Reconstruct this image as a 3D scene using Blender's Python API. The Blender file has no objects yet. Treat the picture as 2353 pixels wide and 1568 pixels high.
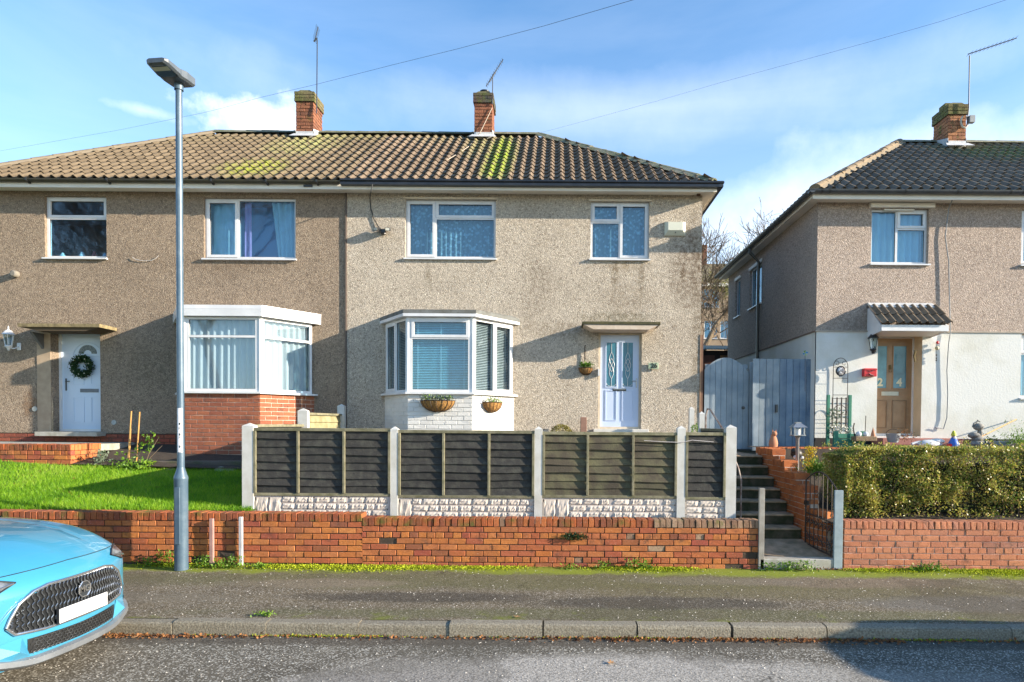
import bpy, bmesh, math, random
import numpy as np
from mathutils import Matrix, Vector
random.seed(7); rng = np.random.default_rng(7)
sc = bpy.context.scene
COL = sc.collection
R = math.radians

# ------------------------------------------------------------------ camera
F = 1450.0; CXP, HZ = 1275.0, 974.0
PITCH = R(1.2); ROLL = 0.007; CZ = 1.97
CYP = HZ + F * math.tan(PITCH)
cam_d = bpy.data.cameras.new('camera'); cam = bpy.data.objects.new('camera', cam_d); COL.objects.link(cam)
cam_d.sensor_width = 36.0; cam_d.lens = 36.0 * F / 2353.0
cam_d.shift_x = (1176.5 - CXP) / 2353.0; cam_d.shift_y = (CYP - 784.0) / 2353.0
cam_d.clip_start = 0.05; cam_d.clip_end = 3000
CM = Matrix.Rotation(math.pi / 2 - PITCH, 4, 'X') @ Matrix.Rotation(ROLL, 4, 'Z')
cam.matrix_world = Matrix.Translation((0, 0, CZ)) @ CM
sc.camera = cam

# ------------------------------------------------------------------ light
SUNV = Vector((4.0, -1.0, 1.27)).normalized()
SUN_EL = math.asin(SUNV.z); SUN_AZ = math.atan2(SUNV.x, SUNV.y)
sd = bpy.data.lights.new('sun', 'SUN'); sd.energy = 4.6; sd.angle = R(0.5); sd.color = (1.0, 0.87, 0.70)
so = bpy.data.objects.new('sun', sd); COL.objects.link(so)
so.rotation_euler = (-SUNV).to_track_quat('-Z', 'Y').to_euler(); so.location = (20, -10, 20)
w = bpy.data.worlds.new('World'); sc.world = w; w.use_nodes = True
nt = w.node_tree; N = nt.nodes; L = nt.links; N.clear()
out = N.new('ShaderNodeOutputWorld'); bg = N.new('ShaderNodeBackground'); bg.inputs[1].default_value = 0.08
sky = N.new('ShaderNodeTexSky'); sky.sky_type = 'NISHITA'; sky.sun_disc = False
sky.sun_elevation = SUN_EL; sky.sun_rotation = SUN_AZ; sky.air_density = 1.0; sky.dust_density = 0.35; sky.ozone_density = 2.2; sky.altitude = 120
hsv = N.new('ShaderNodeHueSaturation'); hsv.inputs['Saturation'].default_value = 1.28; hsv.inputs['Value'].default_value = 1.66
L.new(sky.outputs[0], hsv.inputs['Color'])
tc = N.new('ShaderNodeTexCoord'); mp = N.new('ShaderNodeMapping'); mp.inputs['Scale'].default_value = (1.1, 1.1, 5.5); mp.inputs['Rotation'].default_value = (0.0, R(-8), R(10)); mp.inputs['Location'].default_value = (0.55, 0.2, 0.35)
nz = N.new('ShaderNodeTexNoise'); nz.inputs['Scale'].default_value = 1.5; nz.inputs['Detail'].default_value = 9; nz.inputs['Roughness'].default_value = 0.55; nz.inputs['Distortion'].default_value = 0.5
L.new(tc.outputs['Generated'], mp.inputs[0]); L.new(mp.outputs[0], nz.inputs['Vector'])
cr = N.new('ShaderNodeValToRGB'); cr.color_ramp.elements[0].position = 0.50; cr.color_ramp.elements[1].position = 0.82
L.new(nz.outputs[0], cr.inputs[0])
# a denser white veil low over the roofs, as the sky in the photograph has above the gap
sx = N.new('ShaderNodeSeparateXYZ'); L.new(tc.outputs['Generated'], sx.inputs[0])
lowm = N.new('ShaderNodeMapRange'); lowm.inputs[1].default_value = 0.62; lowm.inputs[2].default_value = 0.06; L.new(sx.outputs['Z'], lowm.inputs[0])
mm = N.new('ShaderNodeMath'); mm.operation = 'MULTIPLY_ADD'; L.new(cr.outputs[0], mm.inputs[0]); mm.inputs[1].default_value = 0.11
m2 = N.new('ShaderNodeMath'); m2.operation = 'MULTIPLY'; L.new(lowm.outputs[0], m2.inputs[0]); m2.inputs[1].default_value = 0.34
L.new(m2.outputs[0], mm.inputs[2]); mm.use_clamp = True
def skydir(px, py):
    d = (CM.to_3x3() @ Vector(((px - CXP) / F, (CYP - py) / F, -1.0))).normalized(); return tuple(d)
def cloud(c, r, soft, amt, ns, na, prev):
    sb = N.new('ShaderNodeVectorMath'); sb.operation = 'SUBTRACT'; L.new(tc.outputs['Generated'], sb.inputs[0]); sb.inputs[1].default_value = c
    dv = N.new('ShaderNodeVectorMath'); dv.operation = 'DIVIDE'; L.new(sb.outputs[0], dv.inputs[0]); dv.inputs[1].default_value = r
    ln = N.new('ShaderNodeVectorMath'); ln.operation = 'LENGTH'; L.new(dv.outputs[0], ln.inputs[0])
    n_ = N.new('ShaderNodeTexNoise'); n_.inputs['Scale'].default_value = ns; n_.inputs['Detail'].default_value = 9; n_.inputs['Roughness'].default_value = .6; L.new(tc.outputs['Generated'], n_.inputs['Vector'])
    a_ = N.new('ShaderNodeMath'); a_.operation = 'MULTIPLY_ADD'; L.new(n_.outputs[0], a_.inputs[0]); a_.inputs[1].default_value = na; L.new(ln.outputs['Value'], a_.inputs[2])
    r_ = N.new('ShaderNodeMapRange'); r_.inputs[1].default_value = 1 + na / 2; r_.inputs[2].default_value = 1 + na / 2 - soft; r_.inputs[4].default_value = amt; L.new(a_.outputs[0], r_.inputs[0])
    x_ = N.new('ShaderNodeMath'); x_.operation = 'ADD'; x_.use_clamp = True; L.new(prev, x_.inputs[0]); L.new(r_.outputs[0], x_.inputs[1]); return x_.outputs[0]
cl_ = cloud(skydir(610, 285), (.085, .12, .040), .9, .95, 17, 2.2, mm.outputs[0])
cl_ = cloud(skydir(345, 258), (.045, .1, .008), 1.0, .28, 22, 2.2, cl_)
cl_ = cloud(skydir(2150, 520), (.40, .5, .13), 1.0, .75, 5, 1.6, cl_)
cl_ = cloud(skydir(1500, 250), (.60, .6, .05), 1.0, .20, 6, 1.6, cl_)
mx = N.new('ShaderNodeMix'); mx.data_type = 'RGBA'; mx.inputs['B'].default_value = (8.0, 8.4, 8.8, 1)
L.new(cl_, mx.inputs['Factor']); L.new(hsv.outputs[0], mx.inputs['A'])
L.new(mx.outputs['Result'], bg.inputs[0]); L.new(bg.outputs[0], out.inputs[0])
sc.view_settings.view_transform = 'Standard'; sc.view_settings.look = 'None'
sc.view_settings.exposure = 1.36; sc.view_settings.gamma = 1.0; sc.view_settings.use_curve_mapping = False
sc.render.engine = 'CYCLES'; sc.cycles.max_bounces = 6; sc.cycles.transparent_max_bounces = 16; sc.cycles.use_denoising = True

# ------------------------------------------------------------------ measuring helper: a direction of sight met with a vertical plane Y
_r = CM.to_3x3()
def P(px, py, Y):
    d = _r @ Vector(((px - CXP) / F, (CYP - py) / F, -1.0))
    t = Y / d.y
    return Vector((d.x * t, Y, CZ + d.z * t))
def X(px, Y, py=974): return P(px, py, Y).x
def Z(px, py, Y): return P(px, py, Y).z
def RC(px0, py0, px1, py1, Y):
    mx_, my_ = (px0 + px1) / 2, (py0 + py1) / 2
    return P(px0, my_, Y).x, P(px1, my_, Y).x, P(mx_, py1, Y).z, P(mx_, py0, Y).z

# ------------------------------------------------------------------ materials
def _mat(name):
    m = bpy.data.materials.new(name); m.use_nodes = True
    n = m.node_tree.nodes; b = n['Principled BSDF']
    return m, n, m.node_tree.links, b
def c4(c): return (c[0], c[1], c[2], 1.0)
def mixn(n, l, fac, a, b, mode='MIX'):
    x = n.new('ShaderNodeMix'); x.data_type = 'RGBA'; x.blend_type = mode
    for key, v in (('Factor', fac), ('A', a), ('B', b)):
        s = x.inputs[key]
        if hasattr(v, 'links') or isinstance(v, bpy.types.NodeSocket): l.new(v, s)
        elif isinstance(v, (int, float)): s.default_value = v
        else: s.default_value = c4(v)
    return x.outputs['Result']
def posn(n): return n.new('ShaderNodeNewGeometry').outputs['Position']
def noise(n, l, scale, detail=4, rough=.6, vec=None, dist=0):
    t = n.new('ShaderNodeTexNoise'); t.inputs['Scale'].default_value = scale; t.inputs['Detail'].default_value = detail
    t.inputs['Roughness'].default_value = rough; t.inputs['Distortion'].default_value = dist
    l.new(vec if vec is not None else posn(n), t.inputs['Vector']); return t.outputs[0]
def ramp(n, l, v, a, b, lo=0.0, hi=1.0):
    t = n.new('ShaderNodeMapRange'); t.inputs[1].default_value = a; t.inputs[2].default_value = b
    t.inputs[3].default_value = lo; t.inputs[4].default_value = hi; l.new(v, t.inputs[0]); return t.outputs[0]
def math_(n, l, op, a, b=None, clamp=False):
    t = n.new('ShaderNodeMath'); t.operation = op; t.use_clamp = clamp
    for i, v in enumerate((a, b)):
        if v is None: continue
        if isinstance(v, (int, float)): t.inputs[i].default_value = v
        else: l.new(v, t.inputs[i])
    return t.outputs[0]
def blob(n, l, c, r, edge=0.25, nscale=2.5, amt=.6):
    """a stain with a shape of its own: an ellipsoid in the world with a ragged noisy edge"""
    s = n.new('ShaderNodeVectorMath'); s.operation = 'SUBTRACT'; l.new(posn(n), s.inputs[0]); s.inputs[1].default_value = c
    d = n.new('ShaderNodeVectorMath'); d.operation = 'DIVIDE'; l.new(s.outputs[0], d.inputs[0]); d.inputs[1].default_value = r
    q = n.new('ShaderNodeVectorMath'); q.operation = 'LENGTH'; l.new(d.outputs[0], q.inputs[0])
    no = noise(n, l, nscale, 6, .65)
    v = math_(n, l, 'ADD', q.outputs['Value'], math_(n, l, 'MULTIPLY', math_(n, l, 'SUBTRACT', no, .5), amt * 2))
    return ramp(n, l, v, 1.0, 1.0 - edge)
def bumpn(n, l, b, h, strength, dist):
    t = n.new('ShaderNodeBump'); t.inputs['Strength'].default_value = strength; t.inputs['Distance'].default_value = dist
    l.new(h, t.inputs['Height']); l.new(t.outputs[0], b.inputs['Normal'])

def M(name, col, rough=.6, metal=0.0, col2=None, scale=6, ovar=0.0, bump=0.0, bscale=80, spec=.5, coat=0.0, lo=.35, hi=.65, island=0.0, sub=None):
    m, n, l, b = _mat(name)
    b.inputs['Roughness'].default_value = rough; b.inputs['Metallic'].default_value = metal
    b.inputs['Specular IOR Level'].default_value = spec; b.inputs['Coat Weight'].default_value = coat
    if coat: b.inputs['Coat Roughness'].default_value = .03
    c = col2 if col2 is not None else tuple(v * .8 for v in col)
    res = mixn(n, l, ramp(n, l, noise(n, l, scale), lo, hi), col, c)
    if ovar or island:
        h = n.new('ShaderNodeHueSaturation'); l.new(res, h.inputs['Color'])
        src = n.new('ShaderNodeObjectInfo').outputs['Random'] if ovar else n.new('ShaderNodeNewGeometry').outputs['Random Per Island']
        a = ovar or island
        l.new(ramp(n, l, src, 0, 1, 1 - a, 1 + a), h.inputs['Value'])
        res = h.outputs[0]
    l.new(res, b.inputs['Base Color'])
    if bump: bumpn(n, l, b, noise(n, l, bscale, 5), bump, .01)
    return m

def pebbledash(name, pale, mid, dark, stains=(), wall_tint=None):
    m, n, l, b = _mat(name); b.inputs['Roughness'].default_value = .93; b.inputs['Specular IOR Level'].default_value = .2
    v = n.new('ShaderNodeTexVoronoi'); v.inputs['Scale'].default_value = 78; l.new(posn(n), v.inputs['Vector'])
    sx = n.new('ShaderNodeSeparateColor'); l.new(v.outputs['Color'], sx.inputs[0])
    v2 = n.new('ShaderNodeTexVoronoi'); v2.inputs['Scale'].default_value = 24; l.new(posn(n), v2.inputs['Vector'])
    s2 = n.new('ShaderNodeSeparateColor'); l.new(v2.outputs['Color'], s2.inputs[0])
    gr = noise(n, l, 50, 3, .7)
    a = mixn(n, l, ramp(n, l, sx.outputs[0], .25, .8), pale, mid)
    a = mixn(n, l, ramp(n, l, math_(n, l, 'ADD', gr, math_(n, l, 'MULTIPLY', s2.outputs[1], .14)), .64, .78, 0, .85), a, dark)
    a = mixn(n, l, ramp(n, l, noise(n, l, .9, 6, .6), .42, .75, 0, .25), a, dark)
    a = mixn(n, l, ramp(n, l, noise(n, l, 17, 5, .8), .47, .66, 0, .55), a, dark)
    a = mixn(n, l, ramp(n, l, sx.outputs[2], .93, .97, 0, .7), a, tuple(min(1, q * 1.5) for q in pale))
    for (c, r, colr, amt, ns) in stains:
        k = math_(n, l, 'MULTIPLY', math_(n, l, 'MULTIPLY', blob(n, l, c, r, .7, ns, .8), ramp(n, l, noise(n, l, 13, 6, .75), .40, .60, .15, 1)), amt)
        a = mixn(n, l, k, a, colr)
    l.new(a, b.inputs['Base Color'])
    hh = math_(n, l, 'ADD', math_(n, l, 'MULTIPLY', v.outputs['Distance'], -1.0), math_(n, l, 'MULTIPLY', gr, 1.3))
    bumpn(n, l, b, hh, .85, .024)
    return m

def brick_mat(name, cols, moss=0.0, rough=.9, dirt=(.07, .05, .04)):
    m, n, l, b = _mat(name); b.inputs['Roughness'].default_value = rough; b.inputs['Specular IOR Level'].default_value = .25
    rnd = n.new('ShaderNodeObjectInfo').outputs['Random']
    r = n.new('ShaderNodeValToRGB'); r.color_ramp.interpolation = 'LINEAR'
    e = r.color_ramp.elements
    while len(e) < len(cols): e.new(.5)
    for i, c in enumerate(cols): e[i].position = i / (len(cols) - 1); e[i].color = c4(c)
    l.new(rnd, r.inputs[0])
    a = mixn(n, l, ramp(n, l, noise(n, l, 28, 5), .4, .75, 0, .5), r.outputs[0], tuple(c * .6 for c in cols[0]))
    a = mixn(n, l, ramp(n, l, noise(n, l, 1.6, 6, .7), .48, .68, 0, .42), a, (.17, .055, .04))
    a = mixn(n, l, ramp(n, l, noise(n, l, 6.5, 6, .7), .54, .70, 0, .7), a, dirt)
    a = mixn(n, l, ramp(n, l, noise(n, l, 11, 6, .75), .64, .72, 0, .6), a, (.50, .36, .26))
    a = mixn(n, l, ramp(n, l, noise(n, l, 60, 3), .62, .72, 0, .4), a, (.55, .42, .33))
    if moss: a = mixn(n, l, ramp(n, l, noise(n, l, 4.2, 6), .60 - moss * .25, .70, 0, .9), a, (.10, .12, .025))
    l.new(a, b.inputs['Base Color'])
    bumpn(n, l, b, noise(n, l, 70, 5, .7), .6, .012)
    return m

def tile_mat(name, col, col2, blobs):
    m, n, l, b = _mat(name); b.inputs['Roughness'].default_value = .9; b.inputs['Specular IOR Level'].default_value = .2
    h = n.new('ShaderNodeHueSaturation')
    a = mixn(n, l, ramp(n, l, noise(n, l, 9, 6, .7), .35, .68), col, col2)
    a = mixn(n, l, ramp(n, l, noise(n, l, 42, 3), .62, .7, 0, .6), a, (.05, .045, .035))
    l.new(a, h.inputs['Color']); l.new(ramp(n, l, n.new('ShaderNodeObjectInfo').outputs['Random'], 0, 1, .82, 1.16), h.inputs['Value'])
    a = h.outputs[0]
    a = mixn(n, l, ramp(n, l, noise(n, l, 1.1, 5), .55, .8, 0, .5), a, tuple(c * .55 for c in col))
    for (c, r, colr, amt) in blobs:
        sp = math_(n, l, 'MULTIPLY', blob(n, l, c, r, .7, 1.6, .4), ramp(n, l, noise(n, l, 13, 4), .40, .56))
        a = mixn(n, l, math_(n, l, 'MULTIPLY', sp, amt), a, colr)
    l.new(a, b.inputs['Base Color']); bumpn(n, l, b, noise(n, l, 60, 4), .5, .01)
    return m

def ground_mat(name, base, fleck, patches=(), scale=70, mossline=None, dark=None):
    m, n, l, b = _mat(name); b.inputs['Roughness'].default_value = .95; b.inputs['Specular IOR Level'].default_value = .3
    v = n.new('ShaderNodeTexVoronoi'); v.inputs['Scale'].default_value = scale; l.new(posn(n), v.inputs['Vector'])
    s = n.new('ShaderNodeSeparateColor'); l.new(v.outputs['Color'], s.inputs[0])
    a = mixn(n, l, ramp(n, l, noise(n, l, 2.2, 8, .65), .35, .7), base, tuple(c * .62 for c in base))
    a = mixn(n, l, ramp(n, l, s.outputs[0], .66, .97, 0, .9), a, fleck)
    a = mixn(n, l, ramp(n, l, noise(n, l, 6.0, 8, .7, dist=1.2), .56, .74, 0, .30), a, tuple(min(1, q * 2.3) for q in base))
    a = mixn(n, l, ramp(n, l, s.outputs[1], .0, .3, .6, 0), a, tuple(c * .35 for c in base))
    for (c, r, colr, amt, ns) in patches:
        k = math_(n, l, 'MULTIPLY', blob(n, l, c, r, .4, ns, .45), amt)
        pc = mixn(n, l, ramp(n, l, s.outputs[2], .15, .85), tuple(q * .45 for q in colr), tuple(q * 1.15 for q in colr))
        a = mixn(n, l, k, a, pc)
    ck = n.new('ShaderNodeTexVoronoi'); ck.feature = 'DISTANCE_TO_EDGE'; ck.inputs['Scale'].default_value = .8
    wv_ = n.new('ShaderNodeVectorMath'); wv_.operation = 'ADD'; l.new(posn(n), wv_.inputs[0]); ns_ = n.new('ShaderNodeTexNoise'); ns_.inputs['Scale'].default_value = 3; ns_.inputs['Detail'].default_value = 6; l.new(posn(n), ns_.inputs['Vector']); l.new(ns_.outputs['Color'], wv_.inputs[1]); l.new(wv_.outputs[0], ck.inputs['Vector'])
    kc = math_(n, l, 'MULTIPLY', ramp(n, l, ck.outputs['Distance'], .010, .002), ramp(n, l, noise(n, l, .6, 2), .48, .56))
    a = mixn(n, l, math_(n, l, 'MULTIPLY', kc, .7), a, tuple(c * .25 for c in base))
    tone = n.new('ShaderNodeSeparateColor'); vt = n.new('ShaderNodeTexVoronoi'); vt.inputs['Scale'].default_value = .45; l.new(wv_.outputs[0], vt.inputs['Vector']); l.new(vt.outputs['Color'], tone.inputs[0])
    a = mixn(n, l, ramp(n, l, tone.outputs[0], .3, .9, 0, .38), a, tuple(c * .5 for c in base))
    if mossline:
        y0, y1 = mossline
        sp = n.new('ShaderNodeSeparateXYZ'); l.new(posn(n), sp.inputs[0])
        d = ramp(n, l, sp.outputs['Y'], y0, y1, -.35, .34)
        k = ramp(n, l, math_(n, l, 'ADD', d, math_(n, l, 'MULTIPLY', math_(n, l, 'ADD', noise(n, l, .55, 3, .5), noise(n, l, 2.6, 7, .7)), .5)), .60, .74, 0, .9)
        mc = mixn(n, l, noise(n, l, 45, 3), (.10, .13, .01), (.30, .36, .02))
        a = mixn(n, l, k, a, mc)
        k2 = ramp(n, l, math_(n, l, 'ADD', ramp(n, l, sp.outputs['Y'], 6.25, 7.0, .16, -.1), noise(n, l, 2.1, 7, .7)), .66, .78, 0, .8)
        a = mixn(n, l, k2, a, (.14, .16, .02))
    l.new(a, b.inputs['Base Color'])
    bumpn(n, l, b, math_(n, l, 'ADD', s.outputs[0], noise(n, l, 25, 4)), .55, .008)
    return m

def leaf_mat(name, cols, clump=3.0, trans=.25, rough=.5):
    m, n, l, b = _mat(name); b.inputs['Roughness'].default_value = rough; b.inputs['Specular IOR Level'].default_value = .4
    rnd = n.new('ShaderNodeNewGeometry').outputs['Random Per Island']
    r = n.new('ShaderNodeValToRGB'); e = r.color_ramp.elements
    while len(e) < len(cols): e.new(.5)
    for i, c in enumerate(cols): e[i].position = i / (len(cols) - 1); e[i].color = c4(c)
    f = math_(n, l, 'ADD', math_(n, l, 'MULTIPLY', rnd, .55), ramp(n, l, noise(n, l, clump, 4), .3, .7, -.05, .5), True)
    l.new(f, r.inputs[0]); l.new(r.outputs[0], b.inputs['Base Color'])
    tr = n.new('ShaderNodeBsdfTranslucent'); l.new(r.outputs[0], tr.inputs[0])
    ms = n.new('ShaderNodeMixShader'); ms.inputs[0].default_value = trans
    l.new(b.outputs[0], ms.inputs[1]); l.new(tr.outputs[0], ms.inputs[2]); l.new(ms.outputs[0], n['Material Output'].inputs[0])
    return m

def glass_mat(name, tint, gloss=.16):
    m, n, l, b = _mat(name); n.remove(b)
    t = n.new('ShaderNodeBsdfTransparent'); t.inputs[0].default_value = c4(tint)
    g = n.new('ShaderNodeBsdfGlossy'); g.inputs['Roughness'].default_value = .03; g.inputs[0].default_value = (.72, .88, 1, 1)
    fr = n.new('ShaderNodeLayerWeight'); fr.inputs[0].default_value = .5
    k = math_(n, l, 'ADD', math_(n, l, 'MULTIPLY', math_(n, l, 'POWER', fr.outputs['Facing'], 5.0), .75), gloss, True)
    bp = n.new('ShaderNodeBump'); bp.inputs['Strength'].default_value = .05; bp.inputs['Distance'].default_value = .02
    l.new(noise(n, l, 1.7, 2), bp.inputs['Height']); l.new(bp.outputs[0], g.inputs['Normal'])
    ms = n.new('ShaderNodeMixShader'); l.new(k, ms.inputs[0]); l.new(t.outputs[0], ms.inputs[1]); l.new(g.outputs[0], ms.inputs[2])
    l.new(ms.outputs[0], n['Material Output'].inputs[0]); return m

def cloth_mat(name, col, lace=False, trans=.35):
    m, n, l, b = _mat(name); b.inputs['Roughness'].default_value = .9
    c = col
    if lace:
        v = n.new('ShaderNodeTexVoronoi'); v.inputs['Scale'].default_value = 14; v.feature = 'SMOOTH_F1'; l.new(posn(n), v.inputs['Vector'])
        w_ = n.new('ShaderNodeTexNoise'); w_.inputs['Scale'].default_value = 30; l.new(posn(n), w_.inputs['Vector'])
        k = math_(n, l, 'ADD', v.outputs['Distance'], math_(n, l, 'MULTIPLY', w_.outputs[0], .5))
        res = mixn(n, l, ramp(n, l, k, .42, .66), col, tuple(q * .52 for q in col))
    else:
        res = mixn(n, l, noise(n, l, 6), col, tuple(q * .85 for q in col))
    l.new(res, b.inputs['Base Color'])
    tr = n.new('ShaderNodeBsdfTranslucent'); l.new(res, tr.inputs[0])
    ms = n.new('ShaderNodeMixShader'); ms.inputs[0].default_value = trans
    l.new(b.outputs[0], ms.inputs[1]); l.new(tr.outputs[0], ms.inputs[2]); l.new(ms.outputs[0], n['Material Output'].inputs[0])
    return m

white = M('white_upvc', (.72, .73, .74), .3, scale=3, col2=(.62, .63, .64), coat=.15)
cream = M('cream_paint', (.62, .54, .42), .6, col2=(.52, .45, .35))
soffm = M('soffit_cream', (.84, .80, .72), .6, col2=(.74, .71, .64), scale=2)
black = M('black_plastic', (.018, .021, .025), .28, col2=(.03, .033, .037), scale=5)
gutdark = M('weathered_gutter', (.035, .033, .028), .7, col2=(.06, .055, .03), scale=8)
glass = glass_mat('window_glass', (.52, .84, 1.0), .13)  # blue of the reflected sky put into the pane tint
glassn = glass_mat('neutral_glass', (.75, .87, .92), .13)
lace = cloth_mat('lace_net', (.86, .87, .88), True, .5)
netc = cloth_mat('net_curtain', (.86, .87, .88), trans=.4)
blueint = cloth_mat('blue_drape', (.10, .28, .50), trans=.1)
pinkc = cloth_mat('pink_curtain', (.70, .35, .62))
blindm = M('blind_slat', (.62, .63, .62), .5)
blindb = M('blind_slat_blue', (.48, .74, .76), .5)
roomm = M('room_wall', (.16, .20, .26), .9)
mortar = M('mortar', (.055, .038, .026), .95, col2=(.15, .11, .08), scale=9, bump=.4, lo=.5, hi=.8)
mortarp = M('pale_mortar', (.66, .56, .46), .95, col2=(.48, .38, .30), scale=12, bump=.4)
br_front = brick_mat('orange_brick', [(.47, .15, .045), (.54, .20, .055), (.38, .10, .05), (.56, .22, .07), (.34, .08, .055), (.50, .175, .05), (.24, .09, .055)])
br_cope = brick_mat('coping_brick', [(.42, .11, .035), (.20, .07, .04), (.46, .15, .05), (.30, .08, .04), (.16, .075, .04), (.42, .12, .04)], .25)
br_right = brick_mat('right_brick', [(.54, .21, .11), (.58, .25, .13), (.45, .17, .10), (.56, .22, .11), (.38, .18, .13)])
br_step = brick_mat('step_brick', [(.55, .17, .05), (.50, .15, .045), (.58, .20, .07), (.46, .13, .05)])
br_bay = brick_mat('bay_brick', [(.33, .115, .065), (.39, .14, .07), (.29, .10, .06), (.36, .13, .07)])
br_plinth = brick_mat('plinth_brick', [(.26, .07, .045), (.30, .09, .05), (.20, .06, .04)])
br_chim = brick_mat('chimney_brick', [(.27, .11, .06), (.32, .13, .07), (.22, .09, .055), (.17, .08, .05)], .15)
br_chimt = brick_mat('mossy_brick', [(.16, .14, .07), (.20, .18, .09), (.13, .11, .06)], .8)
br_dark = brick_mat('dark_cap_brick', [(.05, .055, .055), (.08, .08, .07), (.12, .11, .07)], .4)
br_white = M('painted_brick', (.70, .69, .65), .7, col2=(.60, .59, .56), scale=3, bump=.5, bscale=40)
br_pale = brick_mat('spalled_brick', [(.30, .18, .11), (.42, .29, .19), (.22, .13, .08)], .15)
conc = M('concrete', (.40, .39, .35), .9, col2=(.28, .27, .22), scale=7, bump=.4)
concp = M('pale_concrete_post', (.56, .56, .53), .85, col2=(.44, .43, .38), scale=5, bump=.35, lo=.4, hi=.75)
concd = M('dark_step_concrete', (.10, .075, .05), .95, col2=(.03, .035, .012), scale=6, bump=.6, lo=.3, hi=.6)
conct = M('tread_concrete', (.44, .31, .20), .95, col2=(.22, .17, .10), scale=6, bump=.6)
stonew = M('rock_face', (.56, .49, .42), .9, col2=(.50, .45, .40), scale=12, bump=.35, bscale=30, ovar=.08)
lead = M('lead_flashing', (.44, .46, .48), .6, col2=(.62, .62, .60), scale=10, bump=.3)
slat_dark = M('slat_charcoal', (.026, .025, .023), .85, col2=(.062, .062, .050), scale=9, ovar=.25, bump=.5, bscale=50, lo=.45, hi=.75)
slat_moss = M('slat_mossy', (.068, .056, .038), .9, col2=(.14, .135, .07), scale=4, ovar=.25, bump=.5, bscale=50, lo=.42, hi=.72)
rail_moss = M('rail_weathered', (.24, .22, .145), .9, col2=(.13, .125, .07), scale=9, ovar=.15, bump=.4)
gatem = M('grey_blue_boards', (.30, .355, .39), .8, col2=(.20, .26, .30), scale=3, ovar=.12, bump=.3)
gatem2 = M('blue_boards', (.12, .19, .28), .75, col2=(.26, .34, .41), scale=2.5, ovar=.25, bump=.3)
steel = M('galvanised_blue_grey', (.075, .125, .175), .42, metal=.15, col2=(.13, .185, .235), scale=5, bump=.12, lo=.45, hi=.75)
iron = M('black_iron', (.018, .016, .015), .5, col2=(.05, .028, .018), scale=20)
rust = M('rusty_rail', (.17, .09, .06), .7, col2=(.36, .32, .28), scale=12)
alu = M('aerial_metal', (.035, .045, .06), .5)
wirem = M('black_cable', (.02, .02, .02), .5)
galv = M('grey_cable', (.30, .32, .33), .6)
doorb = M('pale_blue_door', (.54, .62, .78), .35, col2=(.50, .59, .77), scale=1.5, coat=.2)
doorw = M('white_door', (.56, .67, .80), .35, col2=(.54, .65, .78), scale=1.5, coat=.2)
doorn = M('brown_door', (.36, .23, .12), .5, col2=(.28, .17, .085), scale=4, coat=.1)
render_w = M('white_render', (.66, .67, .64), .9, col2=(.52, .52, .44), scale=1.4, bump=.35, bscale=30, lo=.45, hi=.8)
render_c = M('cream_render', (.60, .50, .36), .9, col2=(.50, .42, .30), scale=3)
tarw = M('black_plinth', (.02, .02, .022), .8)
redm = M('red_sign', (.60, .02, .03), .35, col2=(.5, .015, .02))
chrome = M('chrome', (.62, .64, .66), .18, metal=.9, scale=2)
brass = M('dull_brass', (.16, .12, .05), .5, metal=.5)
dulls = M('dull_silver', (.45, .46, .46), .35, metal=.7)
coir = M('coir_liner', (.42, .22, .06), .95, col2=(.20, .10, .03), scale=25, bump=.8, bscale=60)
greenp = M('green_paint', (.02, .16, .10), .6, col2=(.03, .20, .13))
soil = M('soil', (.035, .025, .018), .98, col2=(.06, .045, .03), scale=12, bump=.8)
bark = M('bark', (.13, .095, .065), .95, col2=(.20, .16, .10), scale=14, bump=.8)
twig = M('twig', (.15, .11, .07), .9)
cane = M('bamboo_cane', (.55, .30, .09), .6)
terr = M('terracotta', (.48, .22, .12), .85)
creamtxt = M('cream_figures', (.75, .72, .50), .6)
darktxt = M('dark_figures', (.02, .03, .02), .6)
alarmm = M('alarm_cream', (.62, .63, .52), .4, col2=(.58, .59, .48))
leafg = leaf_mat('bright_weed', [(.05, .12, .012), (.12, .24, .02), (.25, .38, .03)])
leafd = leaf_mat('dark_green', [(.01, .035, .012), (.02, .06, .02), (.04, .10, .025)])
leafhedge = leaf_mat('privet_leaf', [(.03, .07, .015), (.09, .16, .025), (.17, .25, .04), (.36, .24, .11), (.42, .40, .06), (.26, .33, .07), (.58, .49, .10), (.68, .62, .34)], 1.9, .38, .35)
leafbrown = leaf_mat('dead_leaf', [(.09, .03, .012), (.22, .09, .03), (.34, .17, .06)], 6, .15, .8)
grassm = leaf_mat('grass_blade', [(.05, .15, .005), (.11, .27, .008), (.19, .40, .012), (.34, .54, .03), (.30, .36, .08)], 1.1, .4, .5)
mossm = leaf_mat('moss', [(.14, .18, .008), (.32, .38, .01), (.48, .54, .03)], 5, .2, .9)

# ------------------------------------------------------------------ object helpers
def finish(o, parent=None, label=None, cat=None, group=None, kind=None):
    COL.objects.link(o)
    if parent is not None: o.parent = parent
    if label: o['label'] = label
    if cat: o['category'] = cat
    if group: o['group'] = group
    if kind: o['kind'] = kind
    return o
def thing(name, label, cat, loc=(0, 0, 0), rz=0.0, group=None):
    o = bpy.data.objects.new(name, None); o.empty_display_size = .1
    o.location = loc; o.rotation_euler = (0, 0, rz)
    return finish(o, None, label, cat, group)
def pempty(name, parent, loc=(0, 0, 0), rz=0.0):
    o = bpy.data.objects.new(name, None); o.location = loc; o.rotation_euler = (0, 0, rz); return finish(o, parent)

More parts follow.
